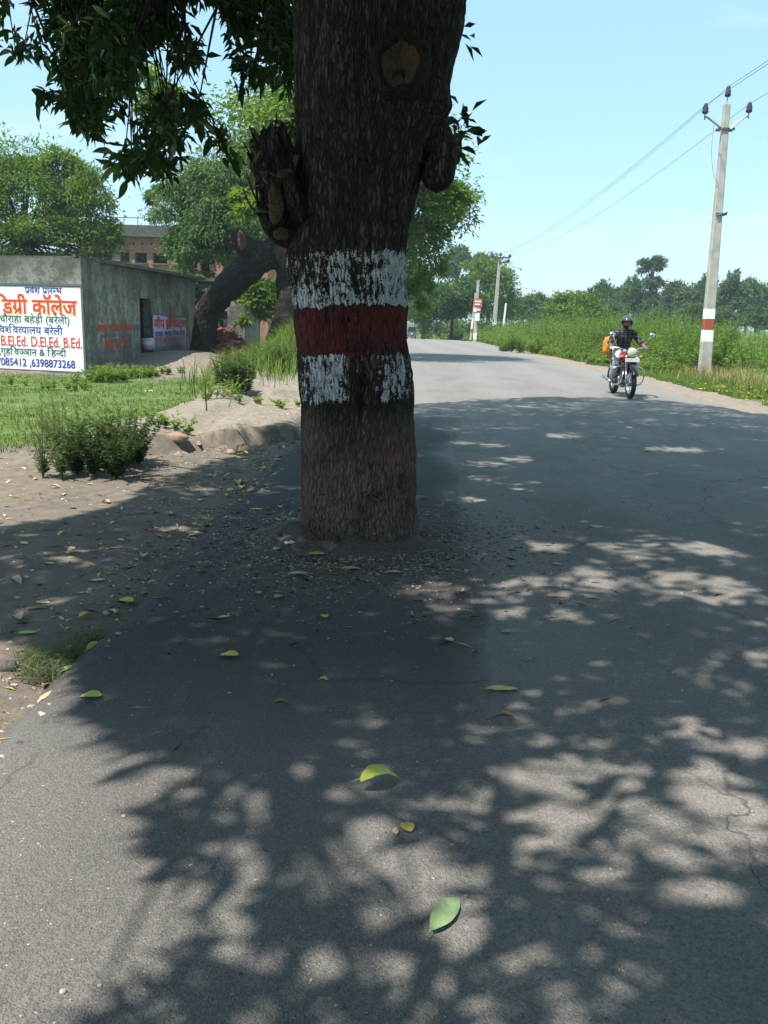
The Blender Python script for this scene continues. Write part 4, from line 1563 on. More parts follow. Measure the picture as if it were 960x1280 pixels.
house = thing("concrete_outbuilding", "low mouldy grey concrete building with a flat roof and a doorway in its side wall", "building", (CO[0], CO[1], 0))
WH = 2.74
LEN2 = 11.6
s0, za = on_plane(176.5, 440, CO, E2)
s1, zb2 = on_plane(188.5, 372, CO, E2)
_, zt = on_plane(182, 373, CO, E2)
WF = wall("front_wall", CO + E1 * 9 , -E1, 9.0, -0.5, WH, 0.25, [], MAT['plaster'], house)
side_o = CO + E2 * 0.252
wall("side_wall", side_o, E2, LEN2 - 0.25, -0.5, WH - 0.02, 0.25, [(s0 - 0.252, s1 - 0.252, gz(-7.2, 21.8 + s0) + 0.06, zt)], MAT['plaster'], house)
wall("back_wall", CO + E2 * (LEN2 + 0.002), -E1 * -1 if False else E1, 9.0, -0.5, WH - 0.02, 0.25, [], MAT['plaster'], house)
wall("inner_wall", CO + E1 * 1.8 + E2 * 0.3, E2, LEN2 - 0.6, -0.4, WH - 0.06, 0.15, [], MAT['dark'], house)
mb = MB()
a_, b_, c_, d_ = CO + E2 * 3.0 + NS * 0.22, CO + E2 * (LEN2 + 0.45) + NS * 0.30, CO + E2 * (LEN2 + 0.45) + E1 * 9, CO + E2 * 0.30 + E1 * 9
e_ = CO + E2 * 0.30 + E1 * 0.1
zr = WH - 0.017
pts = [a_, b_, c_, d_, e_]
mb.add([(p[0], p[1], zr) for p in pts] + [(p[0], p[1], zr + 0.09) for p in pts], [tuple(range(5)), tuple(range(9, 4, -1))] + [(i, (i + 1) % 5, 5 + (i + 1) % 5, 5 + i) for i in range(5)])
rehome(mb.build("roof_slab", MAT['slab']), house)
# loose bricks and rubbish lying along the roof edge
mb = MB()
rg = np.random.default_rng(8)
for k in range(14):
    s = rg.uniform(0.2, 9)
    p = CO + E2 * s - NS * 0.15 + E1 * 0.06
    mb.box((p[0], p[1], WH + 0.075 + rg.uniform(0, 0.03)), (0.22, 0.11, 0.07), rg.uniform(0, 3))
rehome(tag(mb.build("rubble", MAT['slab']), kind='stuff'), house)
# rubbish sack lying in the doorway
sp = CO + E2 * (s0 + 0.75) - NS * 0.02
sack = MB()
sack.ball((0, 0, 0.17), (0.22, 0.30, 0.20), 16, 10)
so_ = sack.build("sack", MAT['banner'], None, True)
for v in so_.data.vertices:
    k = vnoise(np.array([[v.co.x * 9, v.co.y * 9, v.co.z * 9]]))[0]
    v.co *= 0.8 + 0.4 * k
so_.location = (sp[0], sp[1], gz(sp[0], sp[1]) + 0.10)
tag(so_, "pale rubbish sack slumped in the doorway of the grey outbuilding", "sack")

# ---- lettering: glyph outlines laid out by hand so that conjuncts and vowel signs sit right
_gl = {}


def _tm(s):
    c = bpy.data.curves.new('t', 'FONT')
    c.body = s
    c.resolution_u = 3
    o = bpy.data.objects.new('t', c)
    C.objects.link(o)
    dg = bpy.context.evaluated_depsgraph_get()
    m = bpy.data.meshes.new_from_object(o.evaluated_get(dg))
    V = np.array([v.co[:2] for v in m.vertices]).reshape(-1, 2)
    Fs = [tuple(p.vertices) for p in m.polygons]
    bpy.data.meshes.remove(m)
    bpy.data.objects.remove(o)
    bpy.data.curves.remove(c)
    return V, Fs


_bar = None


def glyph(ch):
    global _bar
    if ch not in _gl:
        if _bar is None:
            _bar = _tm('।')[0][:, 0].max()
        V, Fs = _tm(ch)
        W2 = _tm(ch + '।')[0]
        _gl[ch] = (V, Fs, W2[:, 0].max() - _bar)
    return _gl[ch]


def half(V, Fs, keep=0.60):
    x1 = V[:, 0].min() + (V[:, 0].max() - V[:, 0].min()) * keep
    bm = bmesh.new()
    vs = [bm.verts.new((p[0], p[1], 0)) for p in V]
    for f in Fs:
        try:
            bm.faces.new([vs[i] for i in f])
        except ValueError:
            pass
    bmesh.ops.bisect_plane(bm, geom=bm.verts[:] + bm.edges[:] + bm.faces[:], plane_co=(x1, 0, 0), plane_no=(1, 0, 0), clear_outer=True)
    bm.verts.index_update()
    V2 = np.array([v.co[:2] for v in bm.verts])
    F2 = [tuple(v.index for v in f.verts) for f in bm.faces]
    bm.free()
    return V2, F2, x1


def lay(text):
    """'<' after a letter makes it a half form, '>' adds the slanting ra-stroke"""
    x = 0.0
    VV, FF = [], []
    n = 0
    k = 0
    lastx = 0
    while k < len(text):
        ch = text[k]
        if ch == ' ':
            x += 0.30
            k += 1
            continue
        if ch == '>':
            q = np.array([(-0.36, 0.02), (-0.31, 0.10), (0.0, 0.34), (0.0, 0.22)]) + np.array([x - 0.10, -0.02])
            VV.append(q)
            FF.append((n, n + 3, n + 2, n + 1))
            n += 4
            k += 1
            continue
        V, Fs, adv = glyph(ch)
        if k + 1 < len(text) and text[k + 1] == '<':
            V, Fs, adv = half(V, Fs)
            k += 1
        VV.append(V + np.array([x, 0]))
        FF += [tuple(i + n for i in f) for f in Fs]
        n += len(V)
        x += adv
        k += 1
    return np.vstack(VV), FF


def write(name, text, box, plane, mat, parent, lift=0.012, slant=0.0, bold=0.0):
    """fit text into the photo box (x0,y0,x1,y1) measured on the wall plane (o, e_right, n)"""
    o, er, nn = plane
    s0, z0 = on_plane(box[0], box[3], o, er)
    s1, z1 = on_plane(box[2], box[3], o, er)
    _, zt_ = on_plane(box[0], box[1], o, er)
    V, Fs = lay(text)
    lo, hi = V.min(0), V.max(0)
    u = (V - lo) / (hi - lo)
    s = s0 + u[:, 0] * (s1 - s0) + slant * u[:, 1] * (zt_ - z0)
    zb__ = z0 + u[:, 0] * (z1 - z0) * 0.0
    z = zb__ + u[:, 1] * (zt_ - z0)
    allV, allF = [], []
    offs = [(0, 0)] if not bold else [(0, 0), (bold, 0), (0, bold), (bold, bold)]
    for q, (bx_, bz_) in enumerate(offs):
        Pw = np.column_stack([o[0] + er[0] * (s + bx_) + nn[0] * (lift + q * 0.0007), o[1] + er[1] * (s + bx_) + nn[1] * (lift + q * 0.0007), z + bz_])
        allF += [tuple(i + len(Pw) * q for i in f) for f in Fs]
        allV.append(Pw)
    mb = MB()
    mb.add(np.vstack(allV), allF)
    me = bpy.data.meshes.new(name)
    me.from_pydata(mb.v, [], mb.f)
    me.materials.append(mat)
    ob = bpy.data.objects.new(name, me)
    C.objects.link(ob)
    return rehome(ob, parent)


# painted signboard on the front wall
ER = -E1
PF = (CO, ER, NF)
sA, zA = on_plane(104.0, 357, CO, ER)
sB, zB = on_plane(107.5, 467, CO, ER)
sR = (sA + sB) / 2
bl = CO + ER * (sR - 5.6)
sign = thing("signboard", "big white hand-painted college signboard with dark frame on the grey front wall", "signboard", (bl[0], bl[1], zB))
mid_ = CO + ER * (sR - 2.8)
ang = math.atan2(ER[1], ER[0])
mb = MB()
c = mid_ + NF * 0.022
mb.box((c[0], c[1], (zA + zB) / 2), (5.6 - 0.08, 0.036, zA - zB - 0.08), ang)
rehome(mb.build("board", MAT['white_board']), sign)
for (sc_, zc, w_, h_) in [(sR - 2.8, zA, 5.6 + 0.05, 0.055), (sR - 2.8, zB, 5.6 + 0.05, 0.055), (sR, (zA + zB) / 2, 0.055, zA - zB - 0.058), (sR - 5.6, (zA + zB) / 2, 0.055, zA - zB - 0.058)]:
    p = CO + ER * sc_ + NF * 0.03
    mb = MB()
    mb.box((p[0], p[1], zc), (w_, 0.055, h_), ang)
    rehome(mb.build("frame_rail", MAT['frame_grey']), sign)
LF = 0.0435
write("lettering", "प>वेश प>ारम<भ", (32.5, 356, 78.5, 367), PF, MAT['ink_blue'], sign, LF, 0.0, 0.008)
write("lettering", "िडग>ी कॉलेज", (-4, 369, 98.0, 395), PF, MAT['ink_cream'], sign, LF - 0.002, 0.0, 0.03)
write("lettering", "िडग>ी कॉलेज", (-5, 367.5, 97, 392), PF, MAT['ink_red'], sign, LF, 0.0, 0.022)
write("lettering", "चौराहा बहेड़ी (बरेली)", (1, 391, 88, 405.5), PF, MAT['ink_green'], sign, LF, 0.0, 0.006)
write("lettering", "िवश<िवद<यालय बरेली", (-4, 404, 79.5, 416), PF, MAT['ink_blue'], sign, LF, 0.0, 0.007)
write("lettering", "B.El.Ed. D.El.Ed. B.Ed.", (3, 419.5, 103.5, 432), PF, MAT['ink_red'], sign, LF, 0.0, 0.010)
write("lettering", ",गृहिवज<ञान & िहन<दी", (1, 432, 84, 446), PF, MAT['ink_green'], sign, LF, 0.0, 0.009)
write("lettering", "7085412 ,6398873268", (-2, 447, 95, 458), PF, MAT['ink_blue'], sign, LF, 0.0, 0.011)

# printed banner on the side wall by the doorway
PS = (CO, E2, NS)
b0s, b0z = on_plane(189.5, 438.5, CO, E2)
b1s, b1z = on_plane(231, 437, CO, E2)
_, b0t = on_plane(189.5, 392, CO, E2)
_, b1t = on_plane(231, 396.5, CO, E2)
pb = CO + E2 * b0s
ban = thing("banner", "faded printed hospital banner with red and violet lettering beside the doorway", "banner", (pb[0], pb[1], b0z))
mb = MB()
V = []
nb = 12
for t in (0.02, 0.05):
    for k in range(nb + 1):
        f = k / nb
        p = CO + E2 * (b0s + (b1s - b0s) * f) + NS * (t + 0.02 * math.sin(f * 7))
        zlo, zhi = b0z + (b1z - b0z) * f, b0t + (b1t - b0t) * f
        V += [(p[0], p[1], zlo), (p[0], p[1], zhi)]
m = (nb + 1) * 2
Fs = []
for k in range(nb):
    a = k * 2
    Fs += [(a, a + 1, a + 3, a + 2), (m + a, m + a + 2, m + a + 3, m + a + 1), (a, a + 2, m + a + 2, m + a), (a + 1, m + a + 1, m + a + 3, a + 3)]
Fs += [(0, m, m + 1, 1), (2 * nb, 2 * nb + 1, m + 2 * nb + 1, m + 2 * nb)]
mb.add(V, Fs)
rehome(mb.build("cloth", MAT['banner'], None, True), ban)
write("lettering", "मौर्य हॉस्पिटल".replace("र्य", "य").replace("स्पि", "िस<प"), (190.5, 396, 230.0, 413), PS, MAT['ink_crimson'], ban, 0.075, 0, 0.03)
write("lettering", "राज नगर मेन रोड", (191.5, 413.5, 228.5, 421), PS, MAT['ink_blue'], ban, 0.075, 0, 0.02)
write("lettering", "सभी सुिवधा उपलब<ध", (191, 422, 229.5, 429.5), PS, MAT['ink_pink'], ban, 0.075, 0, 0.03)
write("lettering", "समय सुबह शाम", (192, 430.5, 229, 436.5), PS, MAT['ink_grey'], ban, 0.075, 0, 0.02)
for (a_, b_) in ((b0s, b0z), (b0s, b0t)):
    pass
mb = MB()
for (sa, zq0, sb, zq1) in [(b0s, b0t, b1s, b1t), (b0s, b0z - 0.15, b0s, b0t), (b1s, b1z - 0.15, b1s, b1t)]:
    p, q = CO + E2 * sa + NS * 0.05, CO + E2 * sb + NS * 0.05
    mb.tube([(p[0], p[1], zq0), (q[0], q[1], zq1)], 0.03, 6)
rehome(mb.build("batten", MAT['frame_grey']), ban)

# faded painted advert straight on the plaster
for (t, bx, mt) in [("अनिल इलेकटरोिनक<स".replace("ि", ""), (121.5, 404, 165, 417), 'ink_brickred'), ("हमारे यहाँ मरममत", (125, 417.5, 160, 423), 'ink_slate'), ("बस सटाप", (131, 426, 160, 438), 'ink_brickred'), ("फोन करें", (126, 438.5, 160, 444), 'ink_slate'), ("दुकान", (165.5, 407, 174.5, 416), 'ink_slate')]:
    write("painted_lettering", t, bx, PS, MAT[mt], house, 0.004, 0, 0.03 if 'red' in mt else 0.015)

# pale wall and door seen under the leaning limb
sp_ = P(262, 432, 34.8)
shed = thing("lean_to_room", "pale limewashed room with a dark narrow door behind the bent old limb", "building", (sp_[0], 34.8, 0))
xa, xb, xd0, xd1 = P(240, 420, 34.8)[0], P(306, 420, 34.8)[0], P(274.5, 420, 34.8)[0], P(284.5, 420, 34.8)[0]
zd = P(280, 389, 34.8)[2]
wall("front_wall", (xa, 34.8), (1, 0), xb - xa, -0.3, 2.72, 0.2, [(xd0 - xa, xd1 - xa, 0.05, zd)], MAT['pale_wall'], shed)
wall("side_wall", (xb - 0.002, 35.002), (0, 1), 4.0, -0.3, 2.70, 0.2, [], MAT['pale_wall'], shed)
mb = MB()
mb.box(((xd0 + xd1) / 2, 34.92, (zd + 0.05) / 2 + 0.02), (xd1 - xd0 - 0.02, 0.05, zd - 0.08))
dr_ = rehome(mb.build("door", MAT['door']), shed)
mb = MB()
mb.box(((xd0 + xd1) / 2 - 0.14, 34.885, (zd + 0.05) / 2), (0.05, 0.02, zd * 0.75))
hb = mb.build("door_rail", MAT['frame_grey'])
hb.parent = dr_
hb.location = (0, 0, 0)
mb = MB()
mb.box(((xa + xb) / 2 - 0.2, 36.9, 2.79), (xb - xa + 0.6, 4.6, 0.12))
rehome(mb.build("roof", MAT['slab']), shed)

# unfinished two-storey brick building further back
YB = 52.0
bx0, bx1 = P(96, 320, YB)[0], P(335, 320, YB)[0]
zt_b = P(178, 296.5, YB)[2]
brick = thing("brick_building", "unfinished red brick upper storey with empty window openings behind the trees", "building", (bx0, YB, 0))
ops = []
zs_, ze_ = P(175, 328.5, YB)[2], P(175, 316, YB)[2]
for (a, b) in [(108, 120), (128, 140), (150, 161.8), (168.5, 183.5), (191, 209), (222, 238), (250, 266), (280, 296)]:
    ops.append((P(a, 320, YB)[0] - bx0, P(b, 320, YB)[0] - bx0, zs_, ze_))
zh0, zh1 = P(175, 306.2, YB)[2], P(175, 303, YB)[2]
for a in (161, 166, 177, 187.5, 200, 213):
    ops.append((P(a, 306, YB)[0] - bx0, P(a + 2.3, 306, YB)[0] - bx0, zh0, zh1))
wall("brick_wall", (bx0, YB), (1, 0), bx1 - bx0, -0.5, zt_b, 0.3, ops, MAT['brickwall'], brick)
wall("side_wall", (bx1 - 0.002, YB + 0.302), (0, 1), 9, -0.5, zt_b - 0.02, 0.3, [], MAT['brickwall'], brick)
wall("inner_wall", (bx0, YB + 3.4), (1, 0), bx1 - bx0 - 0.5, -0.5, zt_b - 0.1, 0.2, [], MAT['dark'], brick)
mb = MB()
mb.box(((bx0 + bx1) / 2, YB + 4.2, zt_b + 0.09), (bx1 - bx0 + 0.5, 9.2, 0.18))
rehome(mb.build("roof_slab", MAT['slab']), brick)
mb = MB()
mb.box(((bx0 + bx1) / 2, YB + 0.02, zt_b + 0.42), (bx1 - bx0 + 0.1, 0.22, 0.46))
rehome(mb.build("parapet", MAT['slab']), brick)
for k, q in enumerate(ops[:8]):
    mb = MB()
    cx_ = bx0 + (q[0] + q[1]) / 2
    mb.box((cx_, YB - 0.02, q[2] - 0.05), (q[1] - q[0] + 0.12, 0.16, 0.08))
    rehome(mb.build("window_sill", MAT['slab']), brick)
mb = MB()
for k in range(14):
    x = bx0 + 0.4 + k * (bx1 - bx0 - 0.8) / 13
    mb.tube([(x, YB + 0.1, zt_b + 0.64), (x, YB + 0.1, zt_b + 1.05)], 0.022, 5)
mb.tube([(bx0 + 0.3, YB + 0.1, zt_b + 1.05), (bx1 - 0.3, YB + 0.1, zt_b + 1.05)], 0.03, 5)
rehome(mb.build("roof_railing", MAT['frame_grey']), brick)

# ------------------------------------------------------------------ trees
GRP = {}


def tree_thing(name, label, base, blobs, n, L, Wd, mat, trunk=None, bark='bark2', seed=0, droop=0.25, clumps=60, sig=0.16, group=None, cat="tree"):
    rg = np.random.default_rng(seed)
    t = thing(name, label, cat, base, 0, group)
    b = np.array(base, float)
    V, Fa, lc = crown_arrays(rg, blobs, n, L, Wd, droop, clumps, sig)
    fast("crown", V - b, Fa, MAT[mat], t, attrs={'lc': lc})
    if trunk is None:
        c0 = np.array(blobs[0][0], float)
        trunk = ([b + [0, 0, -0.2], b + (c0 - b) * [0.3, 0.3, 0.45], c0], [0.04 * (c0[2] + 2), 0.03 * (c0[2] + 1), 0.06])
    limb("trunk", np.array(trunk[0]) - b, trunk[1], MAT[bark], t, 14, 10, 0.01, 0.03, seed)
    mb = MB()
    for bl_ in blobs:
        c0 = np.array(bl_[0], float)
        R0 = np.array(bl_[1], float)
        for k in range(5):
            e = c0 + rdir(rg, 1)[0] * R0 * 0.75
            s = np.array(trunk[0][1], float) * 0.5 + np.array(trunk[0][2], float) * 0.5
            mb.tube(smooth_path([s - b, (s + e) / 2 + [0, 0, 0.25] - b, e - b], 6), np.linspace(trunk[1][-1], 0.02, 6), 5, False)
    mb.build("boughs", MAT[bark], t)
    return t


def PZ(px, py, y):
    return P(px, py, y)


# light green neem behind the outbuilding
Y = 39.0
c1, c2_, c3 = P(28, 255, Y), P(104, 268, Y), P(-45, 270, Y)
tree_thing("neem_tree", "bushy light green tree rising behind the white signboard's wall", (c1[0], Y, 0), [(c1, (2.6, 2.4, 2.5), 1.2), (c2_, (1.35, 1.7, 2.3), 0.8), (c3, (2.3, 2.2, 2.3), 0.8), (P(58, 305, Y - 0.5), (3.0, 2.0, 1.2), 0.8), (P(128, 300, Y - 0.5), (0.75, 1.0, 1.0), 0.3), (P(25, 328, Y - 0.5), (2.2, 1.2, 0.6), 0.35), (P(95, 332, Y - 0.5), (1.8, 1.2, 0.7), 0.35), (P(10, 338, Y - 0.5), (2.4, 1.2, 0.8), 0.35), (P(20, 212, Y), (1.3, 1.2, 0.8), 0.25), (P(85, 215, Y), (1.1, 1.2, 0.9), 0.25)], 50000, 0.17, 0.42, 'neem', seed=3, clumps=420, sig=0.12)
# glossy-leaved tree in front of the brick building
Y = 40.0
tree_thing("peepal_tree", "mid green tree with drooping leaves hiding half the brick building", (P(262, 430, Y)[0], Y, 0), [(P(252, 262, Y), (2.1, 2.0, 1.9), 1.2), (P(295, 232, Y), (2.2, 2.0, 1.9), 1.0), (P(248, 316, Y - 1), (1.45, 1.5, 1.4), 0.8), (P(292, 306, Y - 1), (2.0, 2.0, 2.0), 0.9), (P(208, 248, Y), (0.9, 1.0, 0.7), 0.3), (P(330, 200, Y), (1.6, 1.5, 1.2), 0.5), (P(238, 350, Y - 1.5), (1.1, 1.2, 0.6), 0.3)], 52000, 0.18, 0.36, 'glossy', seed=4, droop=0.8, clumps=380, sig=0.12)
tree_thing("creeper_bush", "leafy green bush hanging over the corner of the outbuilding roof", (P(236, 440, 34)[0], 34.0, 0), [(P(240, 372, 33.9), (0.85, 0.6, 0.55), 1.0), (P(225, 378, 33.6), (0.5, 0.5, 0.4), 0.5)], 1500, 0.16, 0.4, 'glossy', seed=41, droop=0.6, clumps=26, cat="bush")

# old bent tree behind, its heavy limb sweeping down to the left
OY = 29.5
ob = np.array([P(346, 440, OY)[0], OY, gz(P(346, 440, OY)[0], OY)])
old = thing("old_tree", "old dark tree behind the banded trunk, one huge limb bent down to the ground", "tree", ob)
lp = lambda L: [P(a, b, y) - ob for (a, b, y) in L]
limb("trunk", lp([(366, 455, OY), (364, 415, OY), (362, 370, OY), (362, 325, OY), (368, 270, OY + 1), (400, 220, OY + 2)]), [0.50, 0.45, 0.42, 0.44, 0.42, 0.36], MAT['bark_dark'], old, 50, 40, 0.03, 0.10, 61)
limb("limb", lp([(362, 320, OY), (338, 318, OY - 0.1), (314, 332, OY - 0.1), (289, 354, OY), (267, 378, OY + 0.2), (257, 404, OY + 0.4), (253, 452, OY + 0.5)]), [0.52, 0.46, 0.43, 0.41, 0.38, 0.36, 0.42], MAT['bark_dark'], old, 90, 60, 0.05, 0.09, 62)
limb("limb", lp([(330, 320, OY - 0.1), (312, 312, OY - 0.3), (301, 302, OY - 0.4), (297, 292, OY - 0.4)]), [0.40, 0.36, 0.28, 0.18], MAT['bark_dark'], old, 30, 24, 0.02, 0.05, 63, False, 0.3)
limb("limb", lp([(355, 430, OY - 0.2), (362, 400, OY - 0.3), (366, 360, OY - 0.2)]), [0.6, 0.5, 0.4], MAT['bark_dark'], old, 30, 24, 0.03, 0.12, 64)
MAT['old_paint'] = bark_mat("old_faded_painted_bark", (0.13, 0.085, 0.072), (0.34, 0.27, 0.23))
plate("faded_paint_patch", P(352, 318, OY - 0.62) - ob, 0.22, 0.36, (0.15, -1, 0.1), MAT['old_paint'], 66, 0.03, old)
o = plate("torn_red_wood", P(302, 300, OY - 0.85) - ob, 0.16, 0.26, (0.1, -1, 0.1), MAT['redwood'], 67, 0.05, old)
rg = np.random.default_rng(65)
V, Fa, lc = crown_arrays(rg, [(P(450, 200, 34), (4.2, 3.6, 2.2), 1.2), (P(534, 262, 35), (1.7, 1.8, 1.4), 0.7), (P(515, 320, 36), (1.5, 1.5, 2.3), 0.7), (P(400, 150, 33), (3.5, 3, 1.8), 0.8), (P(555, 246, 34.5), (0.9, 0.9, 0.5), 0.22), (P(322, 372, 33), (1.0, 0.5, 1.1), 0.32), (P(320, 395, 33), (0.9, 0.6, 0.9), 0.2), (P(520, 370, 38), (0.8, 1, 1.3), 0.25), (P(180, 120, 27.5), (1.2, 1.3, 0.7), 0.3), (P(318, 262, 29), (0.7, 0.6, 0.7), 0.2)], 42000, 0.21, 0.42, 0.3, 320, 0.13)  # the nearest, leftmost blob is added foliage to cast shade on the bent limb
fast("crown", V - ob, Fa, MAT['neem'], old, attrs={'lc': lc})
mb = MB()
for (a, b, y) in [(450, 200, 34), (534, 262, 35), (515, 320, 36), (555, 246, 34.5), (400, 150, 33)]:
    s, e = P(400, 225, OY + 2), P(a, b, y)
    mb.tube(smooth_path([s - ob, (s + e) / 2 - ob + [0, 0, 0.3], e - ob], 8), np.linspace(0.22, 0.05, 8), 7, False)
mb.build("boughs", MAT['bark2'], old)

# trees where the road bends away, and the line beyond the fields on the right
far = [
    # name, label, d, crown blobs in px (cx, cy, rx, ry), mat, n, leaf, seed
    ("round_tree", "dark rounded tree at the end of the road beside the far blue rickshaw", 76, [(566, 378, 34, 30), (545, 392, 30, 20), (588, 385, 20, 22)], 'dull', 9000, 0.34, 71),
    ("shade_tree", "low spreading tree left of the rounded tree at the road's end", 84, [(530, 385, 26, 26), (512, 360, 22, 30)], 'dull', 6000, 0.36, 72),
    ("acacia_tree", "pale yellow green tree behind the far roadside signs", 92, [(612, 358, 30, 34), (625, 380, 26, 28), (600, 335, 16, 14)], 'neem', 9000, 0.36, 73),
    ("eucalyptus_tree", "tall grey green tree above the rounded tree at the bend", 118, [(572, 328, 14, 17), (560, 340, 12, 16), (578, 318, 7, 8)], 'euca', 5000, 0.42, 74),
    ("eucalyptus_tree", "slim grey green treetop between the bend and the far pole", 124, [(600, 330, 11, 12), (598, 345, 10, 16)], 'euca', 3500, 0.42, 75),
    ("mango_grove_tree", "dark green tree just right of the far double-armed pole", 100, [(655, 390, 24, 19), (640, 396, 20, 16)], 'dull', 6000, 0.40, 76),
    ("mango_grove_tree", "dark green tree between the far pole and the rounded bush", 104, [(672, 386, 16, 16), (684, 394, 12, 14)], 'dull', 4500, 0.40, 77),
    ("shrub_tree", "rounded bright green bushy tree beyond the weeds left of the rider", 72, [(716, 391, 28, 23), (738, 396, 20, 18), (700, 399, 16, 14)], 'neem', 9000, 0.28, 78),
    ("poplar_tree", "very tall airy tree standing above the right-hand treeline", 108, [(815, 336, 14, 10), (808, 330, 9, 6), (822, 328, 9, 8), (816, 357, 13, 10), (812, 375, 12, 14)], 'euca', 5200, 0.36, 79),
    ("roadside_bush", "yellow green low bush by the far blue rickshaw", 99, [(519, 396, 9, 10), (528, 405, 7, 10)], 'neem', 2200, 0.3, 80),
]
for (nm, lb, d, bl_, mt, n, lf, sd) in far:
    k = d / F * (1.0)
    blobs = []
    for (cx_, cy_, rx, ry) in bl_:
        blobs.append((P(cx_, cy_, d), (rx * k, max(rx * k * 0.8, 0.8), ry * k), rx * ry))
    zg = float(terr(np.array([blobs[0][0][0]]), np.array([float(d)]))[0])
    tree_thing(nm, lb, (blobs[0][0][0], d, zg), blobs, n, lf, 0.45, mt, seed=sd, clumps=90, sig=0.15, droop=0.15)
# right-hand treeline: one tree per photo position, five shapes shared by copies
protos = []
rl = [(748, 378, 16, 20, "treeline tree just right of the rounded bushy tree"), (772, 380, 14, 17, "dark treeline tree directly above the rider's helmet"), (792, 372, 13, 20, "narrow treeline tree just left of the very tall airy tree"), (812, 392, 15, 14, "low treeline tree at the foot of the very tall airy tree"), (838, 376, 13, 19, "first treeline tree right of the very tall airy tree"), (858, 380, 13, 17, "treeline tree midway between the very tall airy tree and the banded pole"), (878, 372, 14, 20, "treeline tree touching the left side of the banded pole"), (900, 380, 13, 17, "treeline tree touching the right side of the banded pole"), (918, 368, 14, 22, "tallest treeline tree right of the banded pole"), (936, 374, 12, 19, "second tall treeline tree right of the banded pole"), (953, 378, 13, 17, "treeline tree cut by the picture's right edge"),
      (765, 392, 14, 12, "low front-row tree left of the rider's helmet"), (830, 396, 16, 12, "low front-row tree below the very tall airy tree's right side"), (868, 394, 14, 12, "low front-row tree left of the banded pole's painted bands"), (905, 398, 16, 11, "low front-row tree right of the banded pole's painted bands"), (945, 398, 15, 11, "low front-row tree over the pale crop at the right edge"), (690, 392, 14, 14, "small dark tree left of the rounded bushy tree"), (728, 386, 12, 14, "dark tree peeping over the rounded bushy tree"), (783, 362, 8, 8, "small treetop rising left of the very tall airy tree"), (846, 364, 9, 9, "small treetop rising right of the very tall airy tree"), (910, 356, 8, 9, "highest small treetop right of the banded pole")]
rg = np.random.default_rng(90)
shapes = []
for k, (px, py, rx, ry, lbl) in enumerate(rl):
    d = rg.uniform(100, 116) if k < 11 else (rg.uniform(92, 99) if k < 18 else rg.uniform(118, 124))
    c = P(px, py, d)
    zg = float(terr(np.array([c[0]]), np.array([d]))[0])
    Rx, Rz = rx * d / F, ry * d / F
    H_ = c[2] + Rz - zg
    gp = "trees in the line beyond the field on the right"
    if len(shapes) < 6:
        sh = [(np.array([c[0], d, c[2]]), (Rx, Rx, Rz), 1.0), (np.array([c[0] + Rx * 0.5, d, c[2] - Rz * 0.5]), (Rx * 0.7, Rx * 0.7, Rz * 0.6), 0.6), (np.array([c[0] - Rx * 0.55, d - 0.3, c[2] - Rz * 0.35]), (Rx * 0.6, Rx * 0.6, Rz * 0.55), 0.5), (np.array([c[0] + 0.1 * Rx, d, c[2] + Rz * 0.75]), (Rx * 0.4, Rx * 0.4, Rz * 0.4), 0.2)]
        o = tree_thing("treeline_tree", lbl, (c[0], d, zg), sh, 4200, 0.40, 0.45, 'euca' if k % 3 else 'dull', bark='bark_pale', trunk=([np.array([c[0], d, zg - 0.2]), np.array([c[0] + 0.1, d, zg + H_ * 0.4]), np.array([c[0], d, c[2] + Rz * 0.5])], [0.18, 0.15, 0.05]), seed=100 + k, clumps=60, sig=0.17, group=gp)
        shapes.append((o, Rx, H_))
    else:
        src, Rx0, H0 = shapes[k % 6]
        o = copy_tree(src)
        o['label'] = lbl
        o.location = (c[0], d, zg)
        o.rotation_euler = (0, 0, rg.uniform(0, 6.28))
        s_ = H_ / H0
        o.scale = (Rx / Rx0 * 1.1, Rx / Rx0 * 1.1, s_)

# more wood behind everything, where single trees cannot be told apart
rg = np.random.default_rng(120)
Vs, Fs_, Ls_ = [], [], []
off = 0
bl_ = []
for x in np.arange(-110, 175, 5.0):
    d = 150 + rg.uniform(-8, 14)
    h = rg.uniform(4.0, 6.0)
    bl_.append((np.array([x + rg.uniform(-2, 2), d, h * 0.55 - 0.5]), (rg.uniform(3, 4.5), 3.0, h * 0.5), 1.0))
V, Fa, lc = crown_arrays(rg, bl_, 30000, 0.62, 0.5, 0.2, 500, 0.2)
tag(fast("distant_woods", V, Fa, MAT['euca'], attrs={'lc': lc}), "hazy dark green woods along the horizon", kind='stuff')
# hedge-like scrub at the bend that hides the foot of the far trees
bl_ = []
for px in range(530, 740, 7):
    d = rg.uniform(82, 90)
    p = P(px, 412, d)
    bl_.append((np.array([p[0], d, p[2] - 0.3]), (1.1, 1.0, rg.uniform(0.8, 1.5)), 1.0))
V, Fa, lc = crown_arrays(rg, bl_, 9000, 0.28, 0.45, 0.2, 200, 0.25)
tag(fast("undergrowth", V, Fa, MAT['dull'], attrs={'lc': lc}), "dark scrub under the trees where the road bends", kind='stuff')


# ------------------------------------------------------------------ grass, weeds, bushes
rg = np.random.default_rng(200)


def zt(B):
    return terr(B[:, 0], B[:, 1])


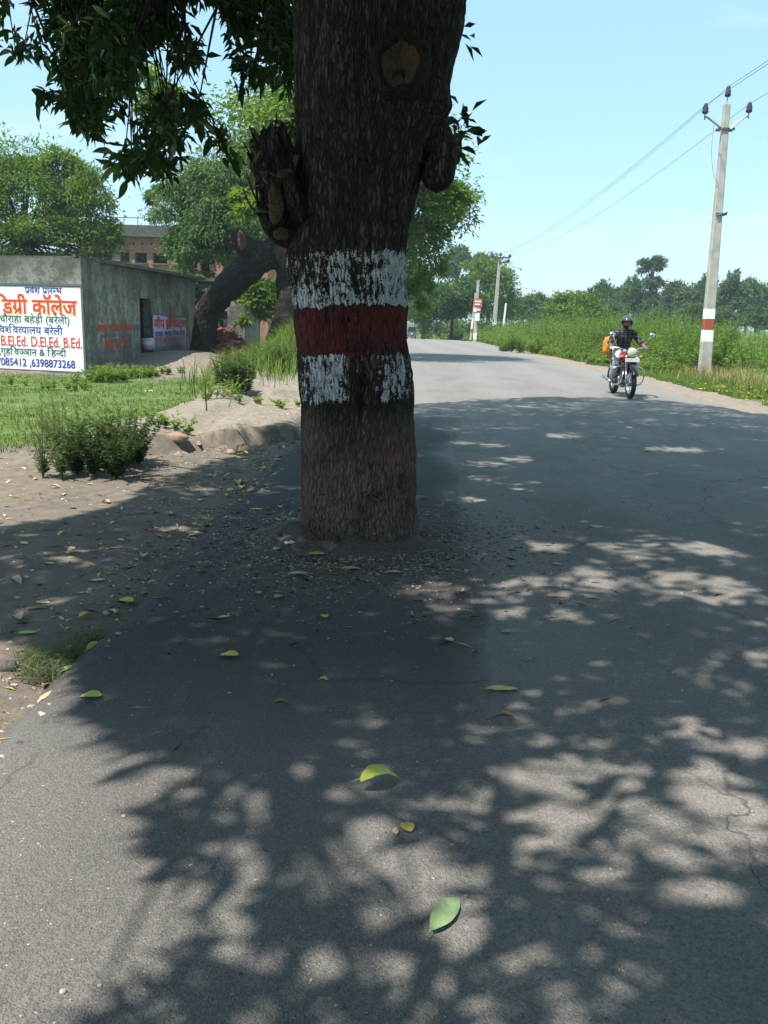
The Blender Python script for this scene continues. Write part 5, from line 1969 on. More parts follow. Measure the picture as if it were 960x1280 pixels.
# short lawn on the left
n = 52000
B = np.column_stack([rg.uniform(-16, -2.0, n), 9.0 + rg.uniform(0, 1, n) ** 1.2 * 13.0])
q = np.column_stack([B, np.zeros(n)])
wob = fbm(q * 0.6, 3, 21) - 0.5
dens = fbm(q * 1.7, 3, 77)
yl = 9.0 + (B[:, 0] + 4.4) * 0.9 + wob * 1.6
k = (B[:, 1] > yl) & (xl_(B[:, 1]) - B[:, 0] > 2.3 + wob * 0.6) & (dens > 0.40 + rg.uniform(-0.1, 0.1, n)) & (B[:, 1] < 21.2)
B = B[k]
B3 = np.column_stack([B, zt(B)])
V, Fa, lc = blade_arrays(rg, B3, rg.uniform(0.025, 0.085, len(B3)), 0.012, 0.9, 0.6)
tag(fast("grass", V, Fa, MAT['grass'], attrs={'lc': lc}), "short patchy lawn before the grey outbuilding", kind='stuff')

# verge and weeds on the right
n = 46000
y = 11 + rg.uniform(0, 1, n) ** 1.5 * 50
dr = 0.75 + rg.exponential(1.1, n)
B = np.column_stack([xr_(y) + dr, y])
k = fbm(np.column_stack([B * 1.3, 0 * y]), 3, 78) > 0.40 - 0.2 * sstep(dr, 1.0, 2.0)
B = B[k]
dr = dr[k]
B3 = np.column_stack([B, zt(B)])
V, Fa, lc = blade_arrays(rg, B3, rg.uniform(0.05, 0.16, len(B3)) + 0.10 * sstep(dr, 1.2, 2.4), 0.014, 0.8, 0.6)
tag(fast("verge_grass", V, Fa, MAT['grass'], attrs={'lc': lc}), "green verge grass along the right edge of the road", kind='stuff')
n = 2600
y = rg.uniform(16, 40, n)
dr = rg.normal(2.5, 0.5, n)
B = np.column_stack([xr_(y) + dr, y])
c_ = np.exp(-((B[:, 0] - 10.4) / 1.3) ** 2 - ((y - 26.5) / 3.5) ** 2) + 0.25
k = rg.uniform(size=n) < c_
B = B[k]
V, Fa, lc = blade_arrays(rg, np.column_stack([B, zt(B)]), rg.uniform(0.2, 0.55, len(B)), 0.014, 0.8, 0.9)
tag(fast("dry_grass", V, Fa, MAT['straw'], attrs={'lc': lc}), "dry straw-coloured grass round the foot of the banded pole", kind='stuff')


def weeds(name, label, y0, y1, n, lo, hi, hmin, hmax, stems, leaves, L, Wd, mat, seed, skip=None):
    rg = np.random.default_rng(seed)
    y = y0 + rg.uniform(0, 1, n) ** 1.35 * (y1 - y0)
    dr0 = lo + 1.5 * (1 - sstep(y, 27, 35))
    dr = dr0 + rg.uniform(0, 1, n) ** 1.2 * (hi - lo)
    x = xr_(y) + dr
    h = (hmin + (hmax - hmin) * sstep(dr - dr0, 0.0, 1.9)) * rg.uniform(0.7, 1.15, n)
    nz = fbm(np.column_stack([x * 0.5, y * 0.5, 0 * y]), 2, seed)
    h = h * (0.30 + 1.4 * nz)
    k = (np.hypot(x - 10.0, y - 28.0) > 0.7) & ~((np.abs(x - 10.0) < 1.0) & (y > 22) & (y < 28))
    if skip is not None:
        k &= ~skip(x, y)
    B = np.column_stack([x, y])[k]
    V, Fa, lc = herb_arrays(rg, np.column_stack([B, zt(B)]), h[k], stems, leaves, L, Wd, 0.45, 0.12)
    return tag(fast(name, V, Fa, MAT[mat], attrs={'lc': lc}), label, kind='stuff')


low_right = lambda x, y: (x / np.maximum(y, 1) > 0.385)
weeds("tall_weeds", "tall green roadside weeds behind the motorcycle", 22, 62, 2800, 0.8, 9, 0.35, 1.55, 4, 13, 0.17, 0.33, 'weed', 201, low_right)
weeds("tall_weeds", "tall weeds crowding the far bend on the right", 50, 82, 800, 1.0, 9, 0.6, 1.15, 4, 12, 0.26, 0.36, 'weed', 202)
weeds("low_weeds", "lower rank weeds below the banded pole", 15, 34, 900, 1.3, 10, 0.25, 1.15, 4, 12, 0.13, 0.35, 'weed', 203, lambda x, y: ~low_right(x, y))
weeds("dark_weeds", "darker weeds mixed through the roadside growth", 20, 60, 650, 0.9, 9, 0.35, 1.5, 5, 14, 0.15, 0.35, 'weed_dark', 204, low_right)
n = 3800
x = rg.uniform(10, 62, n)
y = rg.uniform(27, 86, n)
k = (x / y > 0.33) & (x - xr_(y) > 6)
B = np.column_stack([x, y])[k]
V, Fa, lc = herb_arrays(rg, np.column_stack([B, zt(B)]), rg.uniform(0.8, 1.25, len(B)), 3, 8, 0.34, 0.22, 0.45, 0.2)
tag(fast("crop_field", V, Fa, MAT['crop'], attrs={'lc': lc}), "pale green standing crop in the field on the right", kind='stuff')


def plant(name, label, px, py, h, stems, leaves, L, Wd, mat, seed, n=1, spread=0.6, r=0.1, cat="weed", group=None, dz=0.0):
    rg = np.random.default_rng(seed)
    b = G(px, py)
    b[2] = gz(b[0], b[1])
    t = thing(name, label, cat, b, 0, group)
    bs = b + np.column_stack([rg.normal(size=n) * r, rg.normal(size=n) * r, np.zeros(n)])
    bs[:, 2] = zt(bs[:, :2])
    V, Fa, lc = herb_arrays(rg, bs, h * rg.uniform(0.75, 1.05, n), stems, leaves, L, Wd, spread, 0.08)
    fast("stems_and_leaves", V - b, Fa, MAT[mat], t, attrs={'lc': lc})
    return t


plant("feathery_weed", "tall dusty feathery weed at the left end of the clump before the lawn", 86, 594, 0.80, 13, 85, 0.050, 0.24, 'feathery', 211, 5, 0.45, 0.13)
plant("feathery_weed", "low spreading feathery weed in the middle of the clump before the lawn", 128, 596, 0.62, 14, 90, 0.060, 0.35, 'weed_dark', 212, 6, 0.7, 0.16)
plant("feathery_weed", "leaning feathery weed at the right end of the clump, beside the dirt path", 164, 580, 0.62, 13, 90, 0.060, 0.35, 'weed_dark', 213, 5, 0.7, 0.14)
plant("broadleaf_weed", "small broad-leaved weed on the lawn right of the feathery clump", 200, 556, 0.25, 6, 14, 0.07, 0.5, 'weed', 214, 5, 0.8, 0.18)
plant("weed_bush", "dense green weed bush at the lawn's corner beside the sandy path", 300, 505, 0.80, 9, 44, 0.10, 0.25, 'weed_dark', 215, 9, 0.45, 0.20, "bush")
plant("weed_bush", "second dense green weed bush further along the sandy path", 340, 478, 0.75, 9, 40, 0.11, 0.25, 'weed_dark', 216, 9, 0.45, 0.24, "bush")
plant("yellow_weed", "yellow green low weeds in front of the dense weed bush", 278, 512, 0.38, 7, 20, 0.06, 0.45, 'weed', 217, 6, 0.8, 0.20)
plant("sapling", "thin sapling on the bare mound before the outbuilding's doorway", 257, 490, 0.75, 5, 16, 0.10, 0.32, 'weed', 218, 2, 0.5, 0.08, "sapling")
for k, (px, py, h) in enumerate([(112, 479, 0.35), (128, 478, 0.45), (146, 477, 0.42), (165, 474, 0.38), (186, 471, 0.3), (205, 470, 0.22)]):
    plant("wall_weed", ["pale green weeds under the signboard's lower right corner", "green weeds at the foot of the outbuilding's corner", "green weeds below the faded painted advert", "low green weeds between the painted advert and the doorway", "small weeds below the doorway of the outbuilding", "smallest weeds below the hospital banner"][k], px, py, h, 6, 16, 0.10, 0.4, 'weed', 220 + k, 7, 0.7, 0.22)
for k, (px, py) in enumerate([(15, 482), (60, 486), (100, 486)]):
    plant("wall_weed", ["sparse weed under the phone numbers at the signboard's left", "sparse weed under the middle of the signboard", "sparse weed under the right end of the signboard"][k], px, py, 0.28, 5, 12, 0.08, 0.4, 'weed', 230 + k, 4, 0.6, 0.2)
plant("turf_weed", "flat green weed patch on the sandy path beside the trunk", 352, 520, 0.16, 7, 14, 0.06, 0.5, 'weed', 235, 8, 1.0, 0.22)

# rank grass on the bank before the old tree
n = 9000
x = -2.6 + rg.normal(size=n) * 1.0
y = 27.0 + rg.normal(size=n) * 3.6
k = (xl_(y) - x > 0.5) & (x > -4.6)
B = np.column_stack([x, y])[k]
V, Fa, lc = blade_arrays(rg, np.column_stack([B, zt(B)]), rg.uniform(0.25, 0.75, len(B)), 0.022, 0.8, 0.9)
tag(fast("bank_grass", V, Fa, MAT['grass'], attrs={'lc': lc}), "long bright grass on the bank before the old bent tree", kind='stuff')
plant("roadside_shrub", "taller rounded weed bush at the right road edge before the far pole", 652, 440, 1.25, 10, 34, 0.20, 0.3, 'weed', 240, 9, 0.6, 0.8, "bush")
plant("dry_brush", "dry brown brushwood at the foot of the old tree", 345, 414, 0.7, 9, 12, 0.10, 0.1, 'straw', 236, 5, 0.9, 0.25, "brushwood")

# tuft at the road's left edge
b = G(66, 822)
b[2] = gz(b[0], b[1])
t = thing("grass_tuft", "green grass tuft on the dirt at the road's left edge, near the curled yellow leaf", "grass tuft", b)
n = 1000
cl = [(66, 828, 0.075), (45, 832, 0.06), (95, 805, 0.06), (110, 790, 0.05), (78, 812, 0.07), (40, 818, 0.05)]
c_ = np.array([G(a, c)[:2] for a, c, _ in cl])
i = rg.integers(0, len(cl), n)
B = c_[i] + rg.normal(size=(n, 2)) * np.array([[k[2] * 0.75] for k in cl])[i]
V, Fa, lc = blade_arrays(rg, np.column_stack([B, zt(B) - 0.004]), rg.uniform(0.03, 0.11, n), 0.0035, 1.1, 0.9)
fast("blades", V - b, Fa, MAT['feathery'], t, attrs={'lc': lc})
B = c_[rg.integers(0, len(cl), 160)] + rg.normal(size=(160, 2)) * 0.05
V, Fa, lc = blade_arrays(rg, np.column_stack([B, zt(B) - 0.004]), rg.uniform(0.03, 0.09, 160), 0.003, 1.3, 0.9)
fast("dry_blades", V - b, Fa, MAT['straw'], t, attrs={'lc': lc})

# ------------------------------------------------------------------ poles and wires
def pole_mat(name, bands):
    a = NM(name)
    g = a.geo().outputs['Position']
    n = a.noise(g, 3, 5)
    n2 = a.noise(g, 40, 4)
    c = a.mix(a.maprange(n, 0.3, 0.7), (0.33, 0.315, 0.285), (0.46, 0.44, 0.40))
    c = a.mix(a.maprange(n2, 0.55, 0.75, 0, 0.4), c, (0.20, 0.19, 0.17))
    sz = a.n('ShaderNodeSeparateXYZ')
    a.put(sz.inputs[0], g)
    zz = a.math('ADD', sz.outputs[2], a.math('MULTIPLY', a.math('SUBTRACT', n2, 0.5), 0.03))
    for (z0, z1, col) in bands:
        m = a.math('MULTIPLY', a.math('GREATER_THAN', zz, z0), a.math('LESS_THAN', zz, z1))
        m = a.math('MULTIPLY', m, a.maprange(n2, 0.28, 0.36, 0.55, 1.0))
        c = a.mix(m, c, col)
    return a.principled(c, 0.85, 0.2, 0, a.bump(n2, 0.3, 0.01))


MAT['metal_dark'] = plain("weathered_steel", (0.12, 0.12, 0.125), 0.5, 0.6)
MAT['galv'] = plain("galvanised_steel", (0.45, 0.46, 0.47), 0.45, 0.5)
MAT['porcelain'] = plain("brown_porcelain", (0.045, 0.035, 0.04), 0.25)
MAT['wire'] = plain("aluminium_wire", (0.32, 0.33, 0.35), 0.5, 0.3)


def shaft(base, topp, wb, wt, db, dt, mat, name, parent):
    b, t = np.array(base, float), np.array(topp, float)
    mb = MB()
    V, Fs = [], []
    n = 10
    for k in range(n + 1):
        f = k / n
        c = b + (t - b) * f
        w, d_ = (wb + (wt - wb) * f) / 2, (db + (dt - db) * f) / 2
        ch = 0.02
        for (sx, sy) in [(-w + ch, -d_), (w - ch, -d_), (w, -d_ + ch), (w, d_ - ch), (w - ch, d_), (-w + ch, d_), (-w, d_ - ch), (-w, -d_ + ch)]:
            V.append(c + [sx, sy, 0])
    for k in range(n):
        for j in range(8):
            Fs.append((k * 8 + j, k * 8 + (j + 1) % 8, k * 8 + 8 + (j + 1) % 8, k * 8 + 8 + j))
    Fs.append(tuple(n * 8 + j for j in range(8)))
    mb.add(V, Fs)
    return mb.build(name, mat, parent)


def insulator(c, parent, h=0.34, r=0.085):
    mb = MB()
    mb.lathe([(0.0, 0), (0.018, 0), (0.018, h * 0.35), (r * 0.7, h * 0.36), (r, h * 0.48), (r * 0.75, h * 0.55), (r * 0.9, h * 0.68), (r * 0.6, h * 0.78), (r * 0.66, h * 0.88), (r * 0.3, h), (0, h)], c, 'Z', 12)
    o = mb.build("insulator", MAT['porcelain'], parent, True)
    return o


PYd = 28.23
pb = G(880, 470)
pb[2] = gz(pb[0], pb[1])
pt = P(908.5, 131, PYd)
z_ = lambda px, py: float(P(px, py, PYd)[2])
MAT['pole1'] = pole_mat("banded_concrete_pole", [(z_(884, 427), z_(884, 412.5), (0.80, 0.80, 0.78)), (z_(885, 412.5), z_(885, 398.5), (0.36, 0.085, 0.055)), (z_(886, 398.5), z_(886, 386), (0.82, 0.82, 0.80))])
pole1 = thing("utility_pole", "tall concrete power pole with white, red and white bands standing beyond the rider", "utility pole", pb)
shaft([0, 0, -0.3], pt - pb, 0.36, 0.19, 0.26, 0.16, MAT['pole1'], "shaft", pole1)
am = P(906.5, 162, PYd) - pb
ends = [P(879.5, 147, PYd) - pb, P(934, 145.5, PYd) - pb]
for e in ends:
    mb = MB()
    s_ = 1 if e[0] > am[0] else -1
    f0 = am + np.array([0.12 * s_, -0.10, 0])
    mb.tube([f0, e + [-0.10 * s_, -0.10, -0.02], e + [0.0, -0.10, 0.0]], 0.035, 6)
    mb.build("cross_arm", MAT['galv'], pole1)
mb = MB()
mb.box(am + np.array([0, -0.105, 0]), (0.50, 0.03, 0.07))
mb.box(am + np.array([0, 0.105, 0]), (0.50, 0.03, 0.07))
mb.build("clamp", MAT['metal_dark'], pole1)
tips = []
for e in ends:
    insulator(e + np.array([0, -0.10, -0.08]), pole1, 0.46, 0.105)
    tips.append(pb + e + np.array([0, -0.10, 0.34]))
mb = MB()
mb.tube([pt - pb + [0, 0, -0.2], pt - pb + [0, 0, 0.22]], 0.022, 6)
mb.build("pin", MAT['galv'], pole1)
insulator(pt - pb + np.array([0, 0, 0.05]), pole1, 0.48, 0.10)
tips.insert(1, pt + np.array([0, 0, 0.50]))
cl = P(900, 268, PYd) - pb
mb = MB()
mb.box(cl, (0.32, 0.30, 0.06))
mb.tube([cl + [-0.16, -0.15, -0.05], cl + [0.18, -0.16, 0.05]], 0.02, 5)
mb.build("clamp", MAT['metal_dark'], pole1)
mb = MB()
q_ = [P(893, 150, PYd - 0.15) - pb, P(889.5, 185, PYd - 0.2) - pb, P(891.5, 215, PYd - 0.15) - pb, P(898, 232, PYd - 0.13) - pb]
mb.tube(smooth_path(q_, 14), 0.008, 5)
mb.build("loose_wire", MAT['wire'], pole1)

D2 = 86.0
p2t = P(624.8, 322, D2)
p2b = P(616.5, 421, D2)
p2b[2] = float(zb_(D2)) - 0.2
z2 = lambda py: float(P(618, py, D2)[2])
MAT['pole2'] = pole_mat("far_banded_concrete_pole", [(z2(420), z2(411.5), (0.8, 0.79, 0.76)), (z2(411.5), z2(407), (0.33, 0.14, 0.10)), (z2(407), z2(401), (0.8, 0.79, 0.76))])
pole2 = thing("utility_pole", "distant concrete power pole with two short cross-arms at the bend", "utility pole", p2b)
shaft([0, 0, 0], p2t - p2b, 0.42, 0.24, 0.3, 0.2, MAT['pole2'], "shaft", pole2)
for (dz, w0, w1) in [(0.0, -0.78, 0.95), (-0.42, -0.1, 0.85)]:
    mb = MB()
    c = p2t - p2b + [(w0 + w1) / 2, -0.14, dz]
    mb.box(c, (w1 - w0, 0.10, 0.13))
    mb.build("cross_arm", MAT['metal_dark'], pole2)
tips2 = []
for (dx, dz) in [(-0.74, 0.0), (0.92, 0.0), (0.8, -0.42), (0.05, 0.1)]:
    insulator(p2t - p2b + np.array([dx, -0.14, dz - 0.1]), pole2, 0.42, 0.17)
    tips2.append(p2t + np.array([dx, -0.14, dz + 0.25]))
for k in range(3):
    a = tips[k]
    b2 = tips2[(0, 3, 1)[k]]
    back = np.array([a[0] - 1.6, -34.0, a[2] + 0.25])
    t = np.linspace(0, 1, 40)[:, None]
    w1 = a + (b2 - a) * t - np.array([0, 0, 1.0]) * (4 * t * (1 - t)) * 0.85
    w2 = back + (a - back) * t - np.array([0, 0, 1.0]) * (4 * t * (1 - t)) * 0.45
    mb = MB()
    mb.tube(np.vstack([w2[:-1], w1]), 0.0095, 4, False)
    o = mb.build("overhead_wire", MAT['wire'])
    tag(o, ["overhead wire on the left insulator of the banded pole", "overhead wire on the topmost insulator of the banded pole", "overhead wire on the right insulator of the banded pole"][k], "wire", "overhead wires along the road")

# short posts and the roadside sign at the bend
D3 = 66.5


def stick(name, label, b, t, d, w, bands, dz=-0.4):
    pb_, pt_ = P(b[0], b[1], d), P(t[0], t[1], d)
    o = thing(name, label, "post", (pb_[0], d, pb_[2] - 0.3))
    base = np.array([pb_[0], d, pb_[2] - 0.3])
    nm = pole_mat(label[:12].replace(' ', '_') + "_paint", [(float(P(b[0], q0, d)[2]), float(P(b[0], q1, d)[2]), col) for (q0, q1, col) in bands])
    shaft([0, 0, 0], pt_ - base, w, w * 0.7, w * 0.8, w * 0.6, nm, "shaft", o)
    return o


WHT = (0.78, 0.78, 0.75)
stick("concrete_post", "slim pale post carrying the red and white roadside boards", (593.5, 424), (598, 350), D3, 0.26, [(424, 416, WHT), (414, 408, (0.5, 0.4, 0.35))])
stick("concrete_post", "thin leaning post just left of the roadside boards", (588.5, 420), (594.5, 366), D3 + 1.5, 0.17, [(416, 411, (0.32, 0.15, 0.10)), (411, 398, WHT)])
stick("concrete_post", "short white leaning post right of the far power pole", (628, 418), (632.5, 379), 82, 0.2, [(425, 370, WHT)])
stick("dark_pole", "thin dark pole rising behind the acacia right of the far power pole", (636.5, 410), (636.5, 334.5), 104, 0.16, [(430, 330, (0.10, 0.11, 0.12))])
MAT['board_red'] = plain("red_sign_paint", (0.55, 0.13, 0.10), 0.6)
rsn = thing("roadside_sign", "red and white roadside boards on the slim post at the bend", "sign", P(596, 392, D3 - 0.25))
sb_ = P(596, 392, D3 - 0.25)
pw = lambda a, b, c_, d_, nm, mt, dy: MB().box(((P(a, b, D3)[0] + P(c_, d_, D3)[0]) / 2 - sb_[0], dy, (P(a, b, D3)[2] + P(c_, d_, D3)[2]) / 2 - sb_[2]), (abs(P(c_, d_, D3)[0] - P(a, b, D3)[0]), 0.05, abs(P(c_, d_, D3)[2] - P(a, b, D3)[2]))).build(nm, MAT[mt], rsn)
pw(592, 373.5, 602, 384, "upper_board", 'board_red', 0)
pw(591.5, 384.3, 600.5, 391, "lower_board", 'board_red', 0.002)
pw(593, 391.3, 598.8, 401, "white_plate", 'white_board', 0.001)
for (a, b, c_, d_) in [(593.2, 376, 600.8, 378), (593.2, 379.5, 599.5, 381.5), (591.8, 385, 595.2, 390), (596, 386.2, 599.5, 388.5)]:
    pw(a, b, c_, d_, "lettering", 'white_board', -0.03)

# far e-rickshaw
RY = 92.0
rb_ = P(514.5, 425.5, RY)
rk = thing("e_rickshaw", "small blue-roofed three-wheeled rickshaw far down the road, half behind the trunk", "rickshaw", (rb_[0], RY, rb_[2]))
MAT['blue_paint'] = plain("blue_vehicle_paint", (0.04, 0.10, 0.28), 0.4)
MAT['glass_dark'] = plain("tinted_glass", (0.03, 0.035, 0.04), 0.1, spec=0.6)
MAT['rubber'] = plain("tyre_rubber", (0.022, 0.022, 0.024), 0.8)
MAT['chrome'] = plain("chrome", (0.72, 0.73, 0.74), 0.18, 1.0, var=0.06)
MAT['grey_paint'] = plain("pale_grey_vehicle_paint", (0.10, 0.12, 0.17), 0.4)
MB().box((0, 0.9, 1.52), (1.05, 2.3, 0.12), taper=(0.92, 0.95)).build("roof", MAT['blue_paint'], rk)
MB().box((0, 0.0, 0.62), (0.82, 0.16, 0.55), taper=(0.86, 1.0)).build("front_panel", MAT['grey_paint'], rk)
MB().box((0, -0.02, 1.15), (0.72, 0.05, 0.42)).build("windscreen", MAT['glass_dark'], rk)
MB().box((0, 1.1, 0.52), (0.95, 1.9, 0.30)).build("body", MAT['blue_paint'], rk)
MB().box((0, 1.5, 0.95), (0.88, 0.14, 0.45)).build("seat_back", MAT['glass_dark'], rk)
for s in (-1, 1):
    MB().tube([(s * 0.42, 0.02, 0.6), (s * 0.46, 0.05, 1.48)], 0.022, 6).build("roof_post", MAT['chrome'], rk)
    MB().tube([(s * 0.46, 1.9, 0.6), (s * 0.47, 1.9, 1.48)], 0.022, 6).build("roof_post", MAT['chrome'], rk)
    MB().lathe([(0.08, -0.04), (0.24, -0.05), (0.25, 0), (0.24, 0.05), (0.08, 0.04)], (s * 0.42, 1.5, 0.25), 'X', 18).build("wheel", MAT['rubber'], rk)
MB().lathe([(0.08, -0.04), (0.24, -0.05), (0.25, 0), (0.24, 0.05), (0.08, 0.04)], (0, -0.12, 0.25), 'X', 18).build("wheel", MAT['rubber'], rk)
MB().ball((0, -0.10, 0.66), (0.08, 0.05, 0.08)).build("headlight", MAT['white_board'], rk, True)

# low farm building and the white marker in the field behind the rider
fb = P(771, 418, 64)
fs_ = thing("farm_shed", "low grey flat-roofed shed in the field behind the rider's helmet", "shed", (fb[0], 64, 0))
w_ = P(792, 410, 64)[0] - P(751, 410, 64)[0]
wall("wall_panel", (P(751, 410, 64)[0], 64), (1, 0), w_, -0.3, 1.25, 0.2, [(0.5, 0.9, 0.4, 1.0)], MAT['slab'], fs_)
wall("wall_panel", (P(751, 410, 64)[0] + 0.2, 64.202), (0, 1), 2.4, -0.3, 1.24, 0.2, [], MAT['slab'], fs_)
wall("wall_panel", (P(792, 410, 64)[0], 64.202), (0, 1), 2.4, -0.3, 1.24, 0.2, [], MAT['slab'], fs_)
rehome(MB().box(((P(751, 410, 64)[0] + P(792, 410, 64)[0]) / 2, 65.3, 1.32), (w_ + 0.4, 3.2, 0.13)).build("roof", MAT['plaster']), fs_)
mk = P(906, 430, 44)
mk_ = thing("marker_stone", "small white marker stone among the crops just right of the banded pole", "marker", (mk[0], 44, gz(mk[0], 44.0)))
zt_ = P(906, 417, 44)[2] - gz(mk[0], 44.0)
MB().box((0, 0, zt_ / 2), (0.34, 0.2, zt_), taper=(0.8, 0.8)).build("stone", MAT['white_board'], mk_, bevel=0.03)

# ------------------------------------------------------------------ motorcycle
MAT['red_paint'] = plain("red_tank_paint", (0.24, 0.012, 0.018), 0.25, spec=0.6, var=0.06)
MAT['black_paint'] = plain("black_enamel", (0.018, 0.018, 0.02), 0.3)
MAT['engine'] = plain("engine_alloy", (0.16, 0.16, 0.165), 0.45, 0.7, scale=20)
MAT['lens'] = plain("headlamp_glass", (0.60, 0.54, 0.40), 0.08, spec=0.8, var=0.05)
MAT['plate'] = plain("dusty_number_plate", (0.50, 0.50, 0.47), 0.6, var=0.2, scale=30)
MAT['vinyl'] = plain("black_seat_vinyl", (0.02, 0.02, 0.022), 0.55)
MAT['amber'] = plain("amber_indicator", (0.65, 0.22, 0.03), 0.25)
BX, BY = 5.06, 19.16
bz = road_z(BX, BY) + 0.002
bike = thing("motorcycle", "red and black motorcycle with round headlight and chrome crash bars, ridden towards us", "motorcycle", (BX, BY, bz))


def wheel(y, R, w):
    wb = MB()
    prof = []
    for k in range(13):
        a = 2 * math.pi * k / 12
        prof.append((R - w + w * math.cos(a), w * 0.95 * math.sin(a)))
    o = wb.lathe(prof, (0, y, R), 'X', 36).build("wheel", MAT['rubber'], bike, True)
    rm = MB()
    rm.lathe([(R - 2 * w - 0.012, -0.03), (R - 2 * w + 0.012, -0.036), (R - 2 * w + 0.012, 0.036), (R - 2 * w - 0.012, 0.03), (R - 2 * w - 0.012, -0.03)], (0, y, R), 'X', 32)
    rm.build("rim", MAT['chrome'], o, True)
    for k in range(16):
        a = 2 * math.pi * k / 16
        s = (k % 2) * 2 - 1
        MB().tube([(0.035 * s, y + 0.03 * math.cos(a + 0.4), R + 0.03 * math.sin(a + 0.4)), (0.0, y + (R - 2 * w) * math.cos(a), R + (R - 2 * w) * math.sin(a))], 0.0032, 4, False).build("spoke", MAT['chrome'], o)
    hb_ = MB()
    hb_.lathe([(0.0, -0.06), (0.05, -0.06), (0.06, -0.03), (0.06, 0.03), (0.05, 0.06), (0, 0.06)], (0, y, R), 'X', 18)
    hb_.build("hub", MAT['engine'], o, True)
    return o


FY, RYb = -0.685, 0.685
wheel(FY, 0.315, 0.052)
wheel(RYb, 0.305, 0.060)


def guard(y, R, a0, a1, w, name, mat):
    V, Fs = [], []
    n = 16
    for k in range(n + 1):
        a = a0 + (a1 - a0) * k / n
        for j in range(5):
            t = (j - 2) / 2
            r = R + 0.03 - 0.035 * t * t
            V.append((t * w, y + r * math.cos(a), 0.31 + r * math.sin(a)))
    for k in range(n):
        for j in range(4):
            a = k * 5 + j
            Fs.append((a, a + 1, a + 6, a + 5))
    mb = MB()
    mb.add(V, Fs)
    o = mb.build(name, MAT[mat], bike, True)
    sm = o.modifiers.new("thickness", 'SOLIDIFY')
    sm.thickness = 0.006
    return o


guard(FY, 0.335, rad(10), rad(150), 0.075, "front_mudguard", 'black_paint')
guard(RYb, 0.335, rad(-5), rad(150), 0.085, "rear_mudguard", 'black_paint')
for s in (-1, 1):
    MB().tube([(s * 0.095, FY, 0.31), (s * 0.095, FY + 0.09, 0.62)], 0.026, 10).tube([(s * 0.095, FY + 0.09, 0.62), (s * 0.09, FY + 0.20, 0.98)], 0.019, 10).build("fork_leg", MAT['chrome'], bike, True)
    MB().tube(smooth_path([(s * 0.05, -0.34, 0.66), (s * 0.26, -0.36, 0.63), (s * 0.345, -0.36, 0.53), (s * 0.345, -0.35, 0.38), (s * 0.27, -0.33, 0.27), (s * 0.05, -0.28, 0.25)], 26), 0.014, 8).build("crash_bar", MAT['chrome'], bike, True)
    MB().tube([(s * 0.06, -0.02, 0.30), (s * 0.28, -0.02, 0.29)], 0.018, 8).build("footpeg", MAT['rubber'], bike)
    MB().tube([(s * 0.11, RYb, 0.31), (s * 0.13, 0.50, 0.66)], 0.028, 10).build("rear_shock", MAT['chrome'], bike, True)
    MB().tube([(s * 0.10, FY + 0.14, 0.86), (s * 0.19, FY + 0.13, 0.86)], 0.008, 6).ball((s * 0.20, FY + 0.12, 0.86), (0.035, 0.03, 0.03)).build("indicator", MAT['amber'], bike, True)
    # mirror on its stalk
    st = MB().tube(smooth_path([(s * 0.26, -0.36, 1.05), (s * 0.31, -0.38, 1.14), (s * (0.43 if s > 0 else 0.36), -0.38, 1.28)], 8), 0.007, 6).build("mirror_stalk", MAT['chrome'], bike, True)
    MB().ball((s * (0.45 if s > 0 else 0.38), -0.375, 1.31), (0.065, 0.018, 0.038)).build("mirror", MAT['chrome'], st, True)
    MB().tube([(s * 0.28, -0.33, 1.035), (s * 0.41, -0.27, 1.03)], 0.018, 10).build("grip", MAT['rubber'], bike, True)
    MB().tube([(s * 0.25, -0.40, 1.035), (s * 0.40, -0.335, 1.03)], 0.006, 6).build("lever", MAT['chrome'], bike)
MB().tube(smooth_path([(-0.40, -0.275, 1.03), (-0.25, -0.345, 1.04), (-0.10, -0.40, 1.0), (0.10, -0.40, 1.0), (0.25, -0.345, 1.04), (0.40, -0.275, 1.03)], 24), 0.012, 8).build("handlebar", MAT['chrome'], bike, True)
hl = MB().lathe([(0.0, 0.13), (0.06, 0.12), (0.095, 0.06), (0.108, 0.0), (0.112, -0.02), (0.100, -0.028)], (0, -0.60, 0.945), 'Y', 28).build("headlight", MAT['chrome'], bike, True)
MB().lathe([(0.0, -0.055), (0.05, -0.048), (0.085, -0.034), (0.101, -0.018)], (0, -0.60, 0.945), 'Y', 28).build("lens", MAT['lens'], hl, True)
npz = MB().box((0.0, -0.665, 0.795), (0.30, 0.012, 0.075), Matrix.Rotation(-0.15, 3, 'X')).build("number_plate", MAT['plate'], bike)
MB().box((0.0, -0.62, 0.735), (0.19, 0.05, 0.07)).build("fork_yoke", MAT['black_paint'], bike)
MB().box((0, -0.50, 0.90), (0.22, 0.06, 0.10)).tube([(0, -0.50, 1.0), (0, -0.40, 0.62)], 0.035, 10).build("steering_head", MAT['black_paint'], bike)
for s in (-1, 1):
    MB().lathe([(0.0, 0.0), (0.042, 0.0), (0.046, 0.04), (0.0, 0.05)], (s * 0.06, -0.485, 1.005), 'Z', 16).build("gauge", MAT['black_paint'], bike)
tk = MB().ball((0, 0, 0), (1, 1, 1), 26, 16).build("fuel_tank", MAT['red_paint'], bike, True)
for v in tk.data.vertices:
    x, y_, z = v.co
    w = 0.150 * (1.0 - 0.28 * max(0, y_)) * (1 if z > -0.2 else 1.0)
    v.co = (math.copysign(abs(x) ** 0.85, x) * w, -0.10 + 0.29 * y_, 0.83 + 0.125 * z + 0.03 * (-y_))
MB().box((0, 0.42, 0.815), (0.26, 0.78, 0.10), taper=(0.85, 0.96)).build("seat", MAT['vinyl'], bike, True, 0.03)
